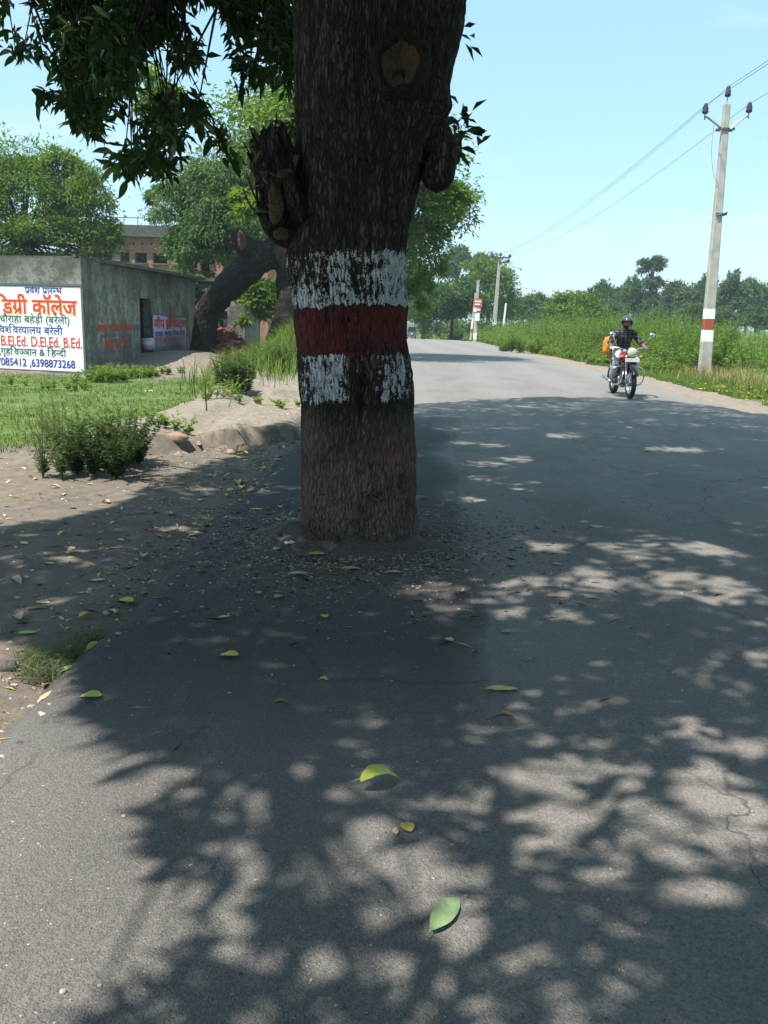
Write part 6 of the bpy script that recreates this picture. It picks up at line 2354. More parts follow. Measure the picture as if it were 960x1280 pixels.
for s in (-1, 1):
    MB().box((s * 0.125, 0.28, 0.62), (0.03, 0.34, 0.26), taper=(0.8, 0.7)).build("side_panel", MAT['red_paint'], bike, False, 0.02)
eng = MB().box((0, -0.02, 0.36), (0.24, 0.42, 0.24)).build("engine", MAT['engine'], bike, False, 0.04)
MB().lathe([(0.0, -0.15), (0.10, -0.15), (0.115, -0.12), (0.115, 0.12), (0.10, 0.15), (0, 0.15)], (0, -0.08, 0.35), 'X', 24).build("crankcase", MAT['engine'], eng, True)
for k in range(8):
    MB().box((0, -0.16 + k * 0.004, 0.47 + k * 0.026), (0.19, 0.20, 0.010)).build("cooling_fin", MAT['engine'], eng)
MB().box((0, -0.15, 0.57), (0.12, 0.13, 0.23)).build("cylinder", MAT['black_paint'], eng)
MB().tube(smooth_path([(-0.07, -0.28, 0.58), (-0.10, -0.38, 0.46), (-0.13, -0.28, 0.30), (-0.16, 0.05, 0.26), (-0.17, 0.4, 0.29)], 20), 0.022, 10).tube([(-0.17, 0.38, 0.29), (-0.175, 0.5, 0.30), (-0.18, 0.95, 0.36)], [0.03, 0.045, 0.045], 12).build("exhaust", MAT['chrome'], bike, True)
MB().tube(smooth_path([(0, -0.42, 0.74), (0, -0.33, 0.45), (0, -0.22, 0.24), (0, 0.15, 0.22), (0, 0.30, 0.45), (0, 0.28, 0.76)], 20), 0.018, 8).tube([(0, -0.42, 0.8), (0, 0.2, 0.74), (0, 0.8, 0.74)], 0.018, 8).build("frame", MAT['black_paint'], bike, True)
MB().box((0.0, 0.85, 0.70), (0.12, 0.05, 0.07)).build("tail_light", MAT['red_paint'], bike)
for s in (-1, 1):
    MB().tube([(s * 0.08, 0.1, 0.30), (s * 0.09, RYb, 0.305)], 0.02, 8).build("swing_arm", MAT['black_paint'], bike)

# ------------------------------------------------------------------ rider
def checks(name):
    a = NM(name)
    v = a.pos()
    sx = a.n('ShaderNodeSeparateXYZ')
    a.put(sx.inputs[0], v)
    def stripe(s, f, w):
        return a.math('LESS_THAN', a.math('PINGPONG', a.math('MULTIPLY', s, f), 0.5), w)
    h = stripe(sx.outputs[2], 11.0, 0.10)
    w = stripe(sx.outputs[0], 11.0, 0.10)
    c = a.mix(a.math('MULTIPLY', a.math('ADD', h, w), 0.42, clamp=True), (0.020, 0.021, 0.028), (0.17, 0.165, 0.185))
    n = a.noise(v, 9, 4)
    return a.principled(c, 0.85, 0.15, 0, a.bump(n, 0.5, 0.02))


MAT['shirt'] = checks("dark_checked_cotton")
MAT['jeans'] = plain("pale_denim", (0.38, 0.39, 0.47), 0.85, var=0.2, scale=10)
MAT['skin'] = plain("brown_skin", (0.22, 0.105, 0.065), 0.55, var=0.1)
MAT['lips'] = plain("lips", (0.20, 0.07, 0.055), 0.5)
MAT['eye'] = plain("eye_dark", (0.03, 0.022, 0.02), 0.2)
MAT['beard'] = plain("short_black_beard", (0.02, 0.016, 0.014), 0.9)
MAT['helmet'] = plain("grey_helmet_shell", (0.060, 0.066, 0.082), 0.18, spec=0.7, var=0.05)
MAT['shoe'] = plain("dark_shoe", (0.025, 0.023, 0.024), 0.6)


def skin_mesh(nodes, edges, sub=2):
    """nodes: name -> (x,y,z,r); grows one continuous surface over the skeleton"""
    names = list(nodes)
    idx = {k: i for i, k in enumerate(names)}
    me = bpy.data.meshes.new("skeleton")
    me.from_pydata([nodes[k][:3] for k in names], [(idx[a], idx[b]) for a, b in edges], [])
    o = bpy.data.objects.new("skeleton", me)
    C.objects.link(o)
    m = o.modifiers.new("skin", 'SKIN')
    m.use_smooth_shade = True
    for i, k in enumerate(names):
        r = nodes[k][3]
        me.skin_vertices[0].data[i].radius = r if isinstance(r, tuple) else (r, r)
        me.skin_vertices[0].data[i].use_root = (i == 0)
    s = o.modifiers.new("sub", 'SUBSURF')
    s.levels = sub
    s.render_levels = sub
    dg = bpy.context.evaluated_depsgraph_get()
    r = bpy.data.meshes.new_from_object(o.evaluated_get(dg))
    bpy.data.objects.remove(o)
    return r


body = {'pelvis': (0, 0.22, 0.90, 0.13), 'belly': (0, 0.18, 1.03, (0.145, 0.105)), 'chest': (0, 0.12, 1.21, (0.165, 0.11)), 'nbase': (0, 0.085, 1.36, 0.075), 'collar': (0, 0.075, 1.40, 0.064), 'neck': (0, 0.06, 1.43, 0.056), 'skull': (0, 0.045, 1.50, 0.062)}
bed = [('pelvis', 'belly'), ('belly', 'chest'), ('chest', 'nbase'), ('nbase', 'collar'), ('collar', 'neck'), ('neck', 'skull')]
for s, n_ in ((-1, 'r'), (1, 'l')):
    body.update({'sh' + n_: (s * 0.175, 0.11, 1.325, 0.064), 'ua' + n_: (s * 0.265, 0.06, 1.22, 0.054), 'el' + n_: (s * 0.335, -0.02, 1.12, 0.044), 'fa' + n_: (s * 0.35, -0.13, 1.085, 0.039), 'wr' + n_: (s * 0.35, -0.235, 1.06, 0.027), 'pa' + n_: (s * 0.347, -0.285, 1.058, (0.036, 0.022)),
                 'hip' + n_: (s * 0.10, 0.17, 0.88, 0.105), 'th' + n_: (s * 0.175, -0.02, 0.83, 0.088), 'kn' + n_: (s * 0.215, -0.20, 0.755, 0.064), 'cf' + n_: (s * 0.21, -0.09, 0.56, 0.058), 'an' + n_: (s * 0.195, 0.03, 0.37, 0.038), 'ft' + n_: (s * 0.205, -0.10, 0.325, 0.036), 'to' + n_: (s * 0.215, -0.18, 0.315, 0.030)})
    bed += [('nbase', 'sh' + n_), ('sh' + n_, 'ua' + n_), ('ua' + n_, 'el' + n_), ('el' + n_, 'fa' + n_), ('fa' + n_, 'wr' + n_), ('wr' + n_, 'pa' + n_), ('pelvis', 'hip' + n_), ('hip' + n_, 'th' + n_), ('th' + n_, 'kn' + n_), ('kn' + n_, 'cf' + n_), ('cf' + n_, 'an' + n_), ('an' + n_, 'ft' + n_), ('ft' + n_, 'to' + n_)]
    for f in range(4):      # fingers curl over the grip
        xx = s * (0.322 + f * 0.019)
        ln = (0.9, 1.0, 0.95, 0.75)[f]
        body.update({f'k{f}' + n_: (xx, -0.315 + f * 0.008 * 0, 1.064, 0.0095), f'm{f}' + n_: (xx, -0.335 * 1.0 + (1 - ln) * 0.01, 1.040, 0.009), f't{f}' + n_: (xx, -0.315, 1.016, 0.008)})
        bed += [('pa' + n_, f'k{f}' + n_), (f'k{f}' + n_, f'm{f}' + n_), (f'm{f}' + n_, f't{f}' + n_)]
    body.update({'tb0' + n_: (s * 0.315, -0.255, 1.045, 0.012), 'tb1' + n_: (s * 0.300, -0.275, 1.022, 0.010), 'tb2' + n_: (s * 0.300, -0.300, 1.010, 0.0085)})
    bed += [('wr' + n_, 'tb0' + n_), ('tb0' + n_, 'tb1' + n_), ('tb1' + n_, 'tb2' + n_)]
person = thing("person", "rider in a dark checked shirt, pale jeans and grey helmet sitting on the motorcycle", "person", (BX, BY, bz))
bmh = skin_mesh(body, bed)
# head with a face, joined to the body mesh
hd = MB()
HC = np.array([0, 0.02, 1.535])
hd.ball((0, 0, 0), (1, 1, 1), 28, 20)
Vh = np.array(hd.v)
x, y_, z = Vh.T
fx = 0.076 * x * (1 - 0.18 * np.clip(-z, 0, 1) ** 1.5)
fy = 0.098 * y_ * (1 - 0.10 * np.clip(-z, 0, 1))
fz = 0.118 * z
f_ = (y_ < 0)
fy = fy - f_ * (0.026 * np.exp(-(x / 0.16) ** 2 - ((z + 0.12) / 0.16) ** 2) + 0.010 * np.exp(-(x / 0.5) ** 2 - ((z + 0.78) / 0.2) ** 2) + 0.008 * np.exp(-(x / 0.3) ** 2 - ((z + 0.42) / 0.1) ** 2) - 0.010 * (np.exp(-((x - 0.42) / 0.2) ** 2 - ((z - 0.08) / 0.12) ** 2) + np.exp(-((x + 0.42) / 0.2) ** 2 - ((z - 0.08) / 0.12) ** 2)))
hd.v = [tuple(p) for p in np.column_stack([fx, fy, fz]) + HC]
for q_, f in enumerate(hd.f):
    c = np.mean([Vh[i] for i in f], axis=0)
    if c[1] < 0.15 and c[2] < -0.30 and not (abs(c[0]) < 0.33 and -0.52 < c[2] < -0.36 and c[1] < 0):
        hd.m[q_] = 3
    if c[1] < -0.5 and abs(c[0]) < 0.32 and -0.50 < c[2] < -0.38:
        hd.m[q_] = 1
for s in (-1, 1):
    hd.cur = 2
    hd.ball(HC + [s * 0.031, -0.083, 0.012], (0.012, 0.008, 0.007), 10, 6)
    hd.cur = 0
    hd.ball(HC + [s * 0.078, 0.01, -0.005], (0.010, 0.022, 0.032), 10, 8)
bmx = bmesh.new()
bmx.from_mesh(bmh)
for f in bmx.faces:
    f.material_index = 0
    f.smooth = True
vs = [bmx.verts.new(p) for p in hd.v]
for f, m_ in zip(hd.f, hd.m):
    try:
        nf = bmx.faces.new([vs[i] for i in dict.fromkeys(f)])
        nf.material_index = m_
        nf.smooth = True
    except ValueError:
        pass
bme = bpy.data.meshes.new("body")
bmx.to_mesh(bme)
bmx.free()
for k in ('skin', 'lips', 'eye', 'beard'):
    bme.materials.append(MAT[k])
bo = bpy.data.objects.new("body", bme)
C.objects.link(bo)
bo.parent = person


def garment(name, keys, edges, grow, mat, over={}):
    nd = {}
    for k in keys:
        x, y, z, r = body[k]
        g_ = over.get(k, grow)
        nd[k] = (x, y, z, tuple(q + g_ for q in r) if isinstance(r, tuple) else r + g_)
    me = skin_mesh(nd, [e for e in edges if e[0] in nd and e[1] in nd])
    V = np.array([v.co[:] for v in me.vertices])
    w = (fbm(V * np.array([14, 14, 22]), 3, 5) - 0.5) * 0.022
    N = np.array([v.normal[:] for v in me.vertices])
    me.vertices.foreach_set('co', (V + N * w[:, None]).ravel())
    me.materials.clear()
    me.materials.append(MAT[mat])
    me.polygons.foreach_set('use_smooth', np.ones(len(me.polygons), dtype=bool))
    me.update()
    o = bpy.data.objects.new(name, me)
    C.objects.link(o)
    o.parent = person
    return o


garment("shirt", ['belly', 'chest', 'nbase', 'collar', 'pelvis'] + [a + b for a in ('sh', 'ua', 'el', 'fa') for b in 'rl'], bed, 0.020, 'shirt', {'nbase': 0.026, 'collar': 0.016, 'pelvis': 0.012})
garment("trousers", ['pelvis'] + [a + b for a in ('hip', 'th', 'kn', 'cf', 'an') for b in 'rl'], bed, 0.017, 'jeans', {'pelvis': 0.006})
for s in (-1, 1):
    sh = MB().ball((0, 0, 0), (1, 1, 1), 18, 12)
    Vs_ = np.array(sh.v)
    sh.v = [tuple(p) for p in np.column_stack([Vs_[:, 0] * 0.050 * (1 - 0.15 * Vs_[:, 1]), Vs_[:, 1] * 0.135, np.maximum(Vs_[:, 2] * (0.055 + 0.02 * Vs_[:, 1]), -0.03)]) + np.array([s * 0.207, -0.075, 0.335])]
    sh.build("shoe", MAT['shoe'], person, True)
hm = MB().ball((0, 0, 0), (1, 1, 1), 36, 26)
Vq = np.array(hm.v)
keepf = []
for f in hm.f:
    c = np.mean([Vq[i] for i in f], axis=0)
    front_open = c[1] < -0.10 and c[2] < 0.22
    if c[2] > -0.42 and not front_open and not (c[2] < -0.15 and abs(c[1]) < 0.25 and False):
        keepf.append(f)
hm.f = keepf
hm.m = [0] * len(keepf)
hm.v = [tuple(p) for p in Vq * np.array([0.124, 0.146, 0.132]) + np.array([0, 0.025, 1.565])]
ho = hm.build("helmet", MAT['helmet'], person, True)
sm = ho.modifiers.new("thickness", 'SOLIDIFY')
sm.thickness = 0.018
pk = MB()
V, Fs = [], []
for k in range(13):
    a = rad(200 + 140 * k / 12)
    V += [(0.124 * math.cos(a), 0.025 + 0.146 * math.sin(a), 1.598), (0.128 * math.cos(a), 0.01 + 0.185 * math.sin(a), 1.582), (0.124 * math.cos(a), 0.025 + 0.146 * math.sin(a), 1.582)]
for k in range(12):
    a = k * 3
    Fs += [(a, a + 1, a + 4, a + 3), (a + 1, a + 2, a + 5, a + 4)]
pk.add(V, Fs)
pk.build("helmet_peak", MAT['black_paint'], person, True)
MB().tube(smooth_path([(-0.10, 0.0, 1.52), (-0.07, -0.04, 1.435), (0, -0.055, 1.412), (0.07, -0.04, 1.435), (0.10, 0.0, 1.52)], 14), 0.008, 6).build("chin_strap", MAT['vinyl'], person)

# yellow bag slung behind him
MAT['bag'] = plain("yellow_bag_cloth", (0.50, 0.21, 0.022), 0.7, var=0.12, scale=5)
bg_ = thing("bag", "bulging yellow bag slung behind the rider's right shoulder", "bag", (BX, BY, bz))
yb = MB().ball((0, 0, 0), (1, 1, 1), 36, 26)
Vb = np.array(yb.v)
Vb = np.sign(Vb) * np.abs(Vb) ** 0.72
kk = fbm(Vb * 2.2, 3, 77) - 0.5 + 0.5 * (np.abs(2 * fbm(Vb * np.array([4, 4, 1.6]), 2, 78) - 1) - 0.4)
Vb = Vb * (1 + 0.34 * kk)[:, None]
yb.v = [tuple(p) for p in Vb * np.array([0.135, 0.14, 0.20]) + np.array([-0.235, 0.46, 1.04])]
yb.build("sack", MAT['bag'], bg_, True)
MB().tube(smooth_path([(-0.10, 0.42, 1.26), (-0.14, 0.20, 1.38), (-0.165, 0.02, 1.37), (-0.14, -0.015, 1.22), (-0.09, 0.02, 1.05), (-0.12, 0.25, 0.98)], 20), 0.014, 6).build("strap", MAT['vinyl'], bg_, True)
MB().tube([(-0.20, 0.46, 1.29), (-0.20, 0.46, 1.35)], [0.06, 0.025], 10).build("tied_neck", MAT['bag'], bg_, True)


# ragged collar of earth and bark crumbs where the trunk breaks the asphalt
a_ = np.linspace(0, 2 * math.pi, 220, endpoint=False)
r_ = np.concatenate([np.linspace(0.30, 0.62, 22), [0.68, 0.76]])
Rg, Ag = np.meshgrid(r_, a_, indexing='ij')
wob = (fbm(np.column_stack([np.cos(a_) * 2.2, np.sin(a_) * 2.2, 0 * a_]), 3, 401) - 0.5)
Xc = -0.215 + np.cos(Ag) * Rg * (1.12 + 0.25 * wob[None, :])
Yc = 6.10 + np.sin(Ag) * Rg * (1.10 + 0.35 * wob[None, :]) - 0.02
qc = np.column_stack([Xc.ravel(), Yc.ravel(), 0 * Xc.ravel()])
base_ = np.array([road_z(x, y) for x, y in qc[:, :2]]).reshape(Xc.shape)
lump = (fbm(qc * 9, 3, 403).reshape(Xc.shape) - 0.40) * 0.085 + (fbm(qc * 38, 3, 405).reshape(Xc.shape) - 0.45) * 0.030
fall = 1 - sstep(Rg, 0.40, 0.68)
Zc = base_ + (0.004 + lump) * fall - 0.022 * (1 - fall)
nn_ = len(a_)
i, j = np.meshgrid(np.arange(len(r_) - 1), np.arange(nn_), indexing='ij')
q0 = (i * nn_ + j).ravel()
q1 = (i * nn_ + (j + 1) % nn_).ravel()
MAT['collar'] = plain("crumbled_earth_and_bark", (0.085, 0.066, 0.054), 0.95, var=0.5, scale=45)
tag(fast("earth_collar", np.column_stack([Xc.ravel(), Yc.ravel(), Zc.ravel()]), np.column_stack([q0, q0 + nn_, q1 + nn_, q1]), MAT['collar'], smooth=True), "ragged collar of dark earth where the banded trunk breaks the asphalt", kind='structure')


# ------------------------------------------------------------------ fallen leaves, stones, litter
LM = {}
for k, (w, cu_, fo, tw) in dict(flat=(0.46, 0.10, 0.10, 0), arch=(0.40, 1.1, 0.35, 0), cup=(0.55, 0.5, 0.55, 0), roll=(0.36, 0.4, 0.9, 0), long=(0.34, 0.25, 0.2, 0), broad=(0.70, 0.25, 0.2, 0)).items():
    for m_ in ('f_yellow', 'f_lime', 'f_green', 'f_sage', 'f_brown', 'f_tan'):
        LM[k, m_] = leaf_mesh("fallen_leaf", MAT[m_], hash((len(k), w)) % 97, w, cu_, fo, 9, 0.22 if k != 'roll' else 0.0)
LZ = {k: min(v.co.z for v in m.vertices) for k, m in LM.items()}


def fallen(px, py, lpx, deg, shape, mat, label, group=None, tilt=0.0, side=0.0):
    p = G(px, py)
    p[2] = surf(p[0], p[1])
    dist = np.linalg.norm(p - EYE)
    l = lpx / F * dist
    o = bpy.data.objects.new("fallen_leaf", LM[shape, mat])
    C.objects.link(o)
    a = rad(deg)
    o.scale = (l, l, l)
    o.rotation_euler = (tilt, side, a)
    d = np.array([-math.sin(a), math.cos(a)]) * l * 0.5
    lowest = -LZ[shape, mat] * l * 0.55
    o.location = (p[0] - d[0], p[1] - d[1], p[2] + 0.006 + lowest + max(0, -math.sin(tilt)) * l)
    return tag(o, label, "leaf", group)


fallen(473, 988, 50, -62, 'arch', 'f_lime', "arched yellow green leaf standing up on the road below the trunk", None, 0.25, 0.2)
fallen(508, 1041, 24, 20, 'broad', 'f_yellow', "round yellow leaf on the road, touching a small tan one")
fallen(494, 1046, 16, 5, 'flat', 'f_tan', "small tan leaf touching the round yellow one on the road")
fallen(558, 1152, 74, -30, 'long', 'f_sage', "largest leaf, grey green and folded, lying alone near the bottom of the road", None, 0, 0.25)
fallen(628, 869, 40, -84, 'flat', 'f_yellow', "yellow leaf with a long stem lying alone right of the trunk's base", None, 0, -0.1)
fallen(627, 905, 28, 80, 'roll', 'f_brown', "curled brown leaf just below the long-stemmed yellow leaf")
fallen(286, 823, 24, 80, 'broad', 'f_yellow', "yellow leaf alone on the black asphalt left of the trunk, midway to the camera")
fallen(113, 873, 26, 88, 'broad', 'f_lime', "yellow green leaf on the asphalt nearest the left road edge")
fallen(403, 857, 14, 70, 'cup', 'f_yellow', "small cupped yellow leaf below the green lobed leaf")
fallen(352, 886, 22, -70, 'roll', 'f_brown', "dark brown rolled leaf on the black asphalt")
fallen(405, 776, 15, 20, 'broad', 'f_lime', "small lobed lime leaf directly below the tree's base")
fallen(349, 750, 16, -30, 'broad', 'f_green', "small bright green leaf left of the scattered bark crumbs")
fallen(322, 745, 12, 40, 'broad', 'f_green', "pale green leaf just left of the small bright green one")
fallen(281, 774, 16, -60, 'flat', 'f_lime', "thin yellow green leaf furthest left on the shaded asphalt below the tree")
fallen(347, 691, 14, -40, 'broad', 'f_lime', "bright lime leaf beside the white scrap at the trunk's foot")
fallen(398, 699, 26, -82, 'flat', 'f_lime', "yellow green leaf lying against the foot of the trunk")
fallen(375, 722, 30, -68, 'long', 'f_tan', "long tan leaf on the crumbs below the trunk")
fallen(440, 716, 26, -75, 'long', 'f_tan', "long tan leaf right of centre on the crumbs below the trunk")
fallen(490, 722, 22, 85, 'long', 'f_tan', "pale leaf below the trunk's right corner")
fallen(560, 807, 15, 40, 'broad', 'f_yellow', "dull yellow leaf on the grey asphalt right of the lobed lime leaf")
fallen(632, 797, 14, 80, 'broad', 'f_green', "small green leaf on the grey asphalt above the long-stemmed yellow leaf")
fallen(592, 823, 14, -40, 'roll', 'f_brown', "small brown rolled leaf between the dull yellow and the green one")
fallen(350, 636, 13, 10, 'cup', 'f_yellow', "small upright yellow leaf on the asphalt left of the trunk")
fallen(320, 638, 16, 85, 'flat', 'f_yellow', "flat yellow leaf by the upright one left of the trunk")
fallen(695, 712, 12, 70, 'flat', 'f_tan', "tan leaf on the sunny patch right of the trunk")
fallen(808, 568, 11, 80, 'broad', 'f_lime', "lone yellow green leaf out in the middle of the shaded road")
fallen(262, 649, 18, 60, 'cup', 'f_yellow', "bright yellow leaf on the dirt at the asphalt's edge")
fallen(243, 649, 13, 10, 'cup', 'f_lime', "pale yellow leaf just left of the bright yellow one at the asphalt's edge")
fallen(118, 803, 34, -15, 'cup', 'f_yellow', "big curled yellow and brown leaf leaning on the grass tuft", None, 0.35, 0.5)
fallen(70, 858, 42, -58, 'roll', 'f_tan', "long pale curled leaf on the asphalt edge below the grass tuft")
fallen(88, 826, 34, -55, 'roll', 'f_sage', "grey rolled leaf under the grass tuft", None, 0.1)
fallen(74, 838, 26, 30, 'cup', 'f_brown', "brown crumpled leaf left of the grey rolled one")
fallen(50, 745, 22, 80, 'flat', 'f_tan', "tan leaf on the dirt furthest left")
fallen(20, 768, 26, 40, 'cup', 'f_tan', "pale crumpled leaf on the dirt above the grass tuft's left end")
fallen(35, 787, 22, -70, 'flat', 'f_lime', "yellow green leaf on the dirt just above the grass tuft")
fallen(46, 755, 24, -60, 'long', 'f_brown', "long brown leaf on the dirt at the left")
fallen(155, 741, 24, 70, 'broad', 'f_lime', "lime leaf on the dirt midway along the asphalt's edge")
fallen(108, 765, 20, -40, 'cup', 'f_yellow', "yellow brown curled leaf above the grass tuft's right end")
fallen(132, 628, 13, 60, 'cup', 'f_tan', "small tan leaf far out on the dirt path")
fallen(112, 608, 12, 60, 'flat', 'f_lime', "pale leaf at the shade's edge below the feathery weeds")
fallen(300, 567, 20, 80, 'cup', 'f_lime', "yellow leaf below the stone at the eroded step")
rf = np.random.default_rng(300)
for k in range(13):
    fallen(rf.normal(308, 11), rf.normal(603, 5), rf.uniform(10, 20), rf.uniform(0, 360), rf.choice(['cup', 'flat', 'arch']), rf.choice(['f_yellow', 'f_yellow', 'f_tan']), "yellow leaf in the heap drifted against the asphalt's left edge", "leaves heaped at the asphalt's edge", 0, rf.uniform(-0.4, 0.4))
for k, (a, b, l) in enumerate([(20, 725, 20), (90, 690, 18), (60, 705, 18), (180, 690, 18), (200, 665, 16), (150, 670, 16), (215, 640, 14), (175, 640, 14), (250, 622, 14), (225, 605, 12), (240, 660, 14), (285, 615, 12), (120, 720, 20), (75, 665, 16), (30, 680, 18), (140, 650, 12), (195, 615, 12), (260, 590, 12), (10, 605, 12), (30, 590, 12), (45, 600, 12), (70, 612, 12), (20, 620, 12), (330, 580, 12), (345, 568, 12), (352, 556, 12), (365, 548, 12), (285, 590, 12)]):
    fallen(a, b, l, rf.uniform(0, 360), rf.choice(['flat', 'cup', 'long']), rf.choice(['f_tan', 'f_tan', 'f_lime', 'f_brown', 'f_yellow']), "small dry leaf strewn on the shaded dirt left of the asphalt", "dry leaves strewn over the dirt")


def scatter_leaves(name, label, XY, lo, hi, mats, seed, dz=0.004, thin=1.0):
    rg = np.random.default_rng(seed)
    n = len(XY)
    z = np.array([surf(a, b) for a, b in XY]) + dz
    B = np.column_stack([XY, z])
    A = np.column_stack([rg.normal(size=n), rg.normal(size=n), rg.uniform(-0.05, 0.25, n)])
    N = np.column_stack([rg.normal(size=(n, 2)) * 0.3, np.ones(n)])
    L = rg.uniform(lo, hi, n)
    V, Fa = leaf_cards(B, A, N, L, L * rg.uniform(0.25, 0.5, n) * thin, 0.2)
    mi = np.tile(rg.integers(0, len(mats), n), 2)
    return tag(fast(name, V, Fa, [MAT[m] for m in mats], mi=mi), label, kind='stuff')


n = 450
y = rf.uniform(3.0, 12.5, n)
x = xl_(y) - np.abs(rf.exponential(0.45, n)) - 0.03
scatter_leaves("leaf_litter", "small dry leaf litter along the asphalt's left edge", np.column_stack([x, y]), 0.02, 0.075, ['f_tan', 'f_brown', 'f_lime', 'f_tan'], 301)
n = 420
y = rf.uniform(13, 24, n)
x = xr_(y) + rf.normal(2.0, 0.8, n)
scatter_leaves("leaf_litter", "yellow leaves strewn over the verge grass on the right", np.column_stack([x, y])[x - xr_(y) > 0.5], 0.07, 0.13, ['f_yellow', 'f_tan', 'f_yellow'], 302, 0.09)
n = 300
a = rf.normal(size=(n, 2)) * np.array([1.4, 1.3]) + np.array([-3.7, 7.6])
scatter_leaves("leaf_litter", "dry leaves on the sunny dirt below the feathery weeds", a[a[:, 0] < -2.7], 0.03, 0.09, ['f_tan', 'f_yellow', 'f_brown'], 303)
n = 260
a = np.column_stack([rf.uniform(-1.0, 6.5, n), rf.uniform(1.5, 14, n)])
scatter_leaves("leaf_crumbs", "tiny dry leaf scraps scattered over the road", a, 0.008, 0.028, ['f_tan', 'f_brown', 'f_yellow'], 304)

n = 420
t = rf.uniform(0, 2 * math.pi, n)
r = 0.5 + np.abs(rf.normal(size=n)) * 0.9
a = np.column_stack([-0.35 + np.cos(t) * r * 1.1, 5.7 + np.sin(t) * r])
scatter_leaves("twig_litter", "dry straws and twig bits on the asphalt round the trunk", a, 0.03, 0.14, ['f_tan', 'f_brown', 'bark2'], 305, 0.004, 0.12)
n = 260
y = rf.uniform(2.6, 11, n)
a = np.column_stack([xl_(y) - np.abs(rf.normal(size=n)) * 0.7, y])
scatter_leaves("twig_litter", "dry straws and twig bits on the dirt left of the asphalt", a, 0.04, 0.18, ['f_tan', 'f_brown', 'f_tan'], 306, 0.006, 0.12)

# crumbs of bark and grit at the trunk's foot, grit on the road
def grit(name, label, XY, lo, hi, mats, seed, flat=0.5):
    rg = np.random.default_rng(seed)
    n = len(XY)
    z = np.array([surf(a, b) for a, b in XY])
    base = np.array([(1, 0, 0), (-0.5, 0.87, 0), (-0.5, -0.87, 0), (0.2, 0.1, 1.0)])
    s = rg.uniform(lo, hi, n)[:, None, None]
    a = rg.uniform(0, 6.28, n)
    R = np.zeros((n, 3, 3))
    R[:, 0, 0] = np.cos(a)
    R[:, 0, 1] = -np.sin(a)
    R[:, 1, 0] = np.sin(a)
    R[:, 1, 1] = np.cos(a)
    R[:, 2, 2] = 1
    T = base[None] * np.array([1, 1, flat]) * rg.uniform(0.6, 1.4, (n, 4, 3))
    T[:, :, 0] *= rg.uniform(0.7, 2.2, n)[:, None]
    V = np.einsum('nij,nkj->nki', R, T) * s + np.column_stack([XY, z + 0.0005])[:, None, :]
    i = np.arange(n)[:, None] * 4
    Fa = np.concatenate([i + np.array(t) for t in ((0, 1, 3), (1, 2, 3), (2, 0, 3))])
    mi = np.tile(rg.integers(0, len(mats), n), 3)
    return tag(fast(name, V.reshape(-1, 3), Fa, [MAT[m] for m in mats], mi=mi), label, kind='stuff')


MAT['stone'] = plain("pale_grit", (0.34, 0.31, 0.27), 0.9, var=0.3)
MAT['earth_grit'] = plain("earth_grit", (0.17, 0.13, 0.10), 0.95, var=0.3)
MAT['earth_c'] = plain("earth_clod", (0.24, 0.19, 0.15), 0.95, var=0.3)
MAT['stone_dark'] = plain("dark_grit", (0.09, 0.085, 0.08), 0.9, var=0.3)
n = 7500
t = rf.uniform(0, 2 * math.pi, n)
r = 0.40 + np.abs(rf.normal(size=n)) ** 1.3 * 0.45
XY = np.column_stack([-0.22 + np.cos(t) * r * 1.15, 6.15 + np.sin(t) * r * 1.15 - 0.15])
grit("bark_debris", "bark crumbs and grit round the foot of the trunk", XY, 0.003, 0.011, ['f_brown', 'stone_dark', 'f_tan', 'bark2', 'stone'], 310)
n = 5000
y = 1.4 + rf.uniform(0, 1, n) ** 1.8 * 9
x = rf.uniform(-1.2, 4.5, n) 
grit("road_grit", "loose grit on the asphalt", np.column_stack([x, y]), 0.0012, 0.0048, ['stone', 'stone_dark', 'stone', 'f_tan'], 311)
n = 1600
y = rf.uniform(3, 18, n)
x = xl_(y) - np.abs(rf.exponential(0.8, n))
n2_ = 2200
y2 = rf.uniform(2.5, 14, n2_)
x2 = xl_(y2) + rf.normal(0.02, 0.07, n2_)
nk = 70
xk = rf.uniform(-2.7, -1.15, nk)
yk = ledge_y(xk) - np.abs(rf.normal(size=nk)) * 0.22 - 0.02
grit("earth_clods", "broken clods of earth below the eroded step", np.column_stack([xk, yk]), 0.015, 0.055, ['earth_grit', 'earth_c'], 314, 0.9)
grit("edge_crumbs", "crumbs of tar and grit along the asphalt's left edge", np.column_stack([x2, y2]), 0.004, 0.016, ['stone_dark', 'stone_dark', 'earth_grit', 'stone'], 313)
grit("gravel", "small stones on the dirt left of the road", np.column_stack([x, y]), 0.004, 0.018, ['stone', 'f_tan', 'stone_dark'], 312)


def stone(name, label, px, py, sx, sy, sz, mat, seed, cat="stone"):
    p = G(px, py)
    p[2] = surf(p[0], p[1])
    mb = MB().ball((0, 0, 0), (1, 1, 1), 14, 10)
    V = np.array(mb.v)
    k = fbm(V * 1.6 + seed, 3, seed) - 0.5
    V = V * (1 + 0.7 * k)[:, None] * np.array([sx, sy, sz])
    mb.v = [tuple(q) for q in V]
    o = mb.build(name, MAT[mat], None, True)
    o.location = (p[0], p[1], p[2] + sz * 0.35)
    return tag(o, label, cat)


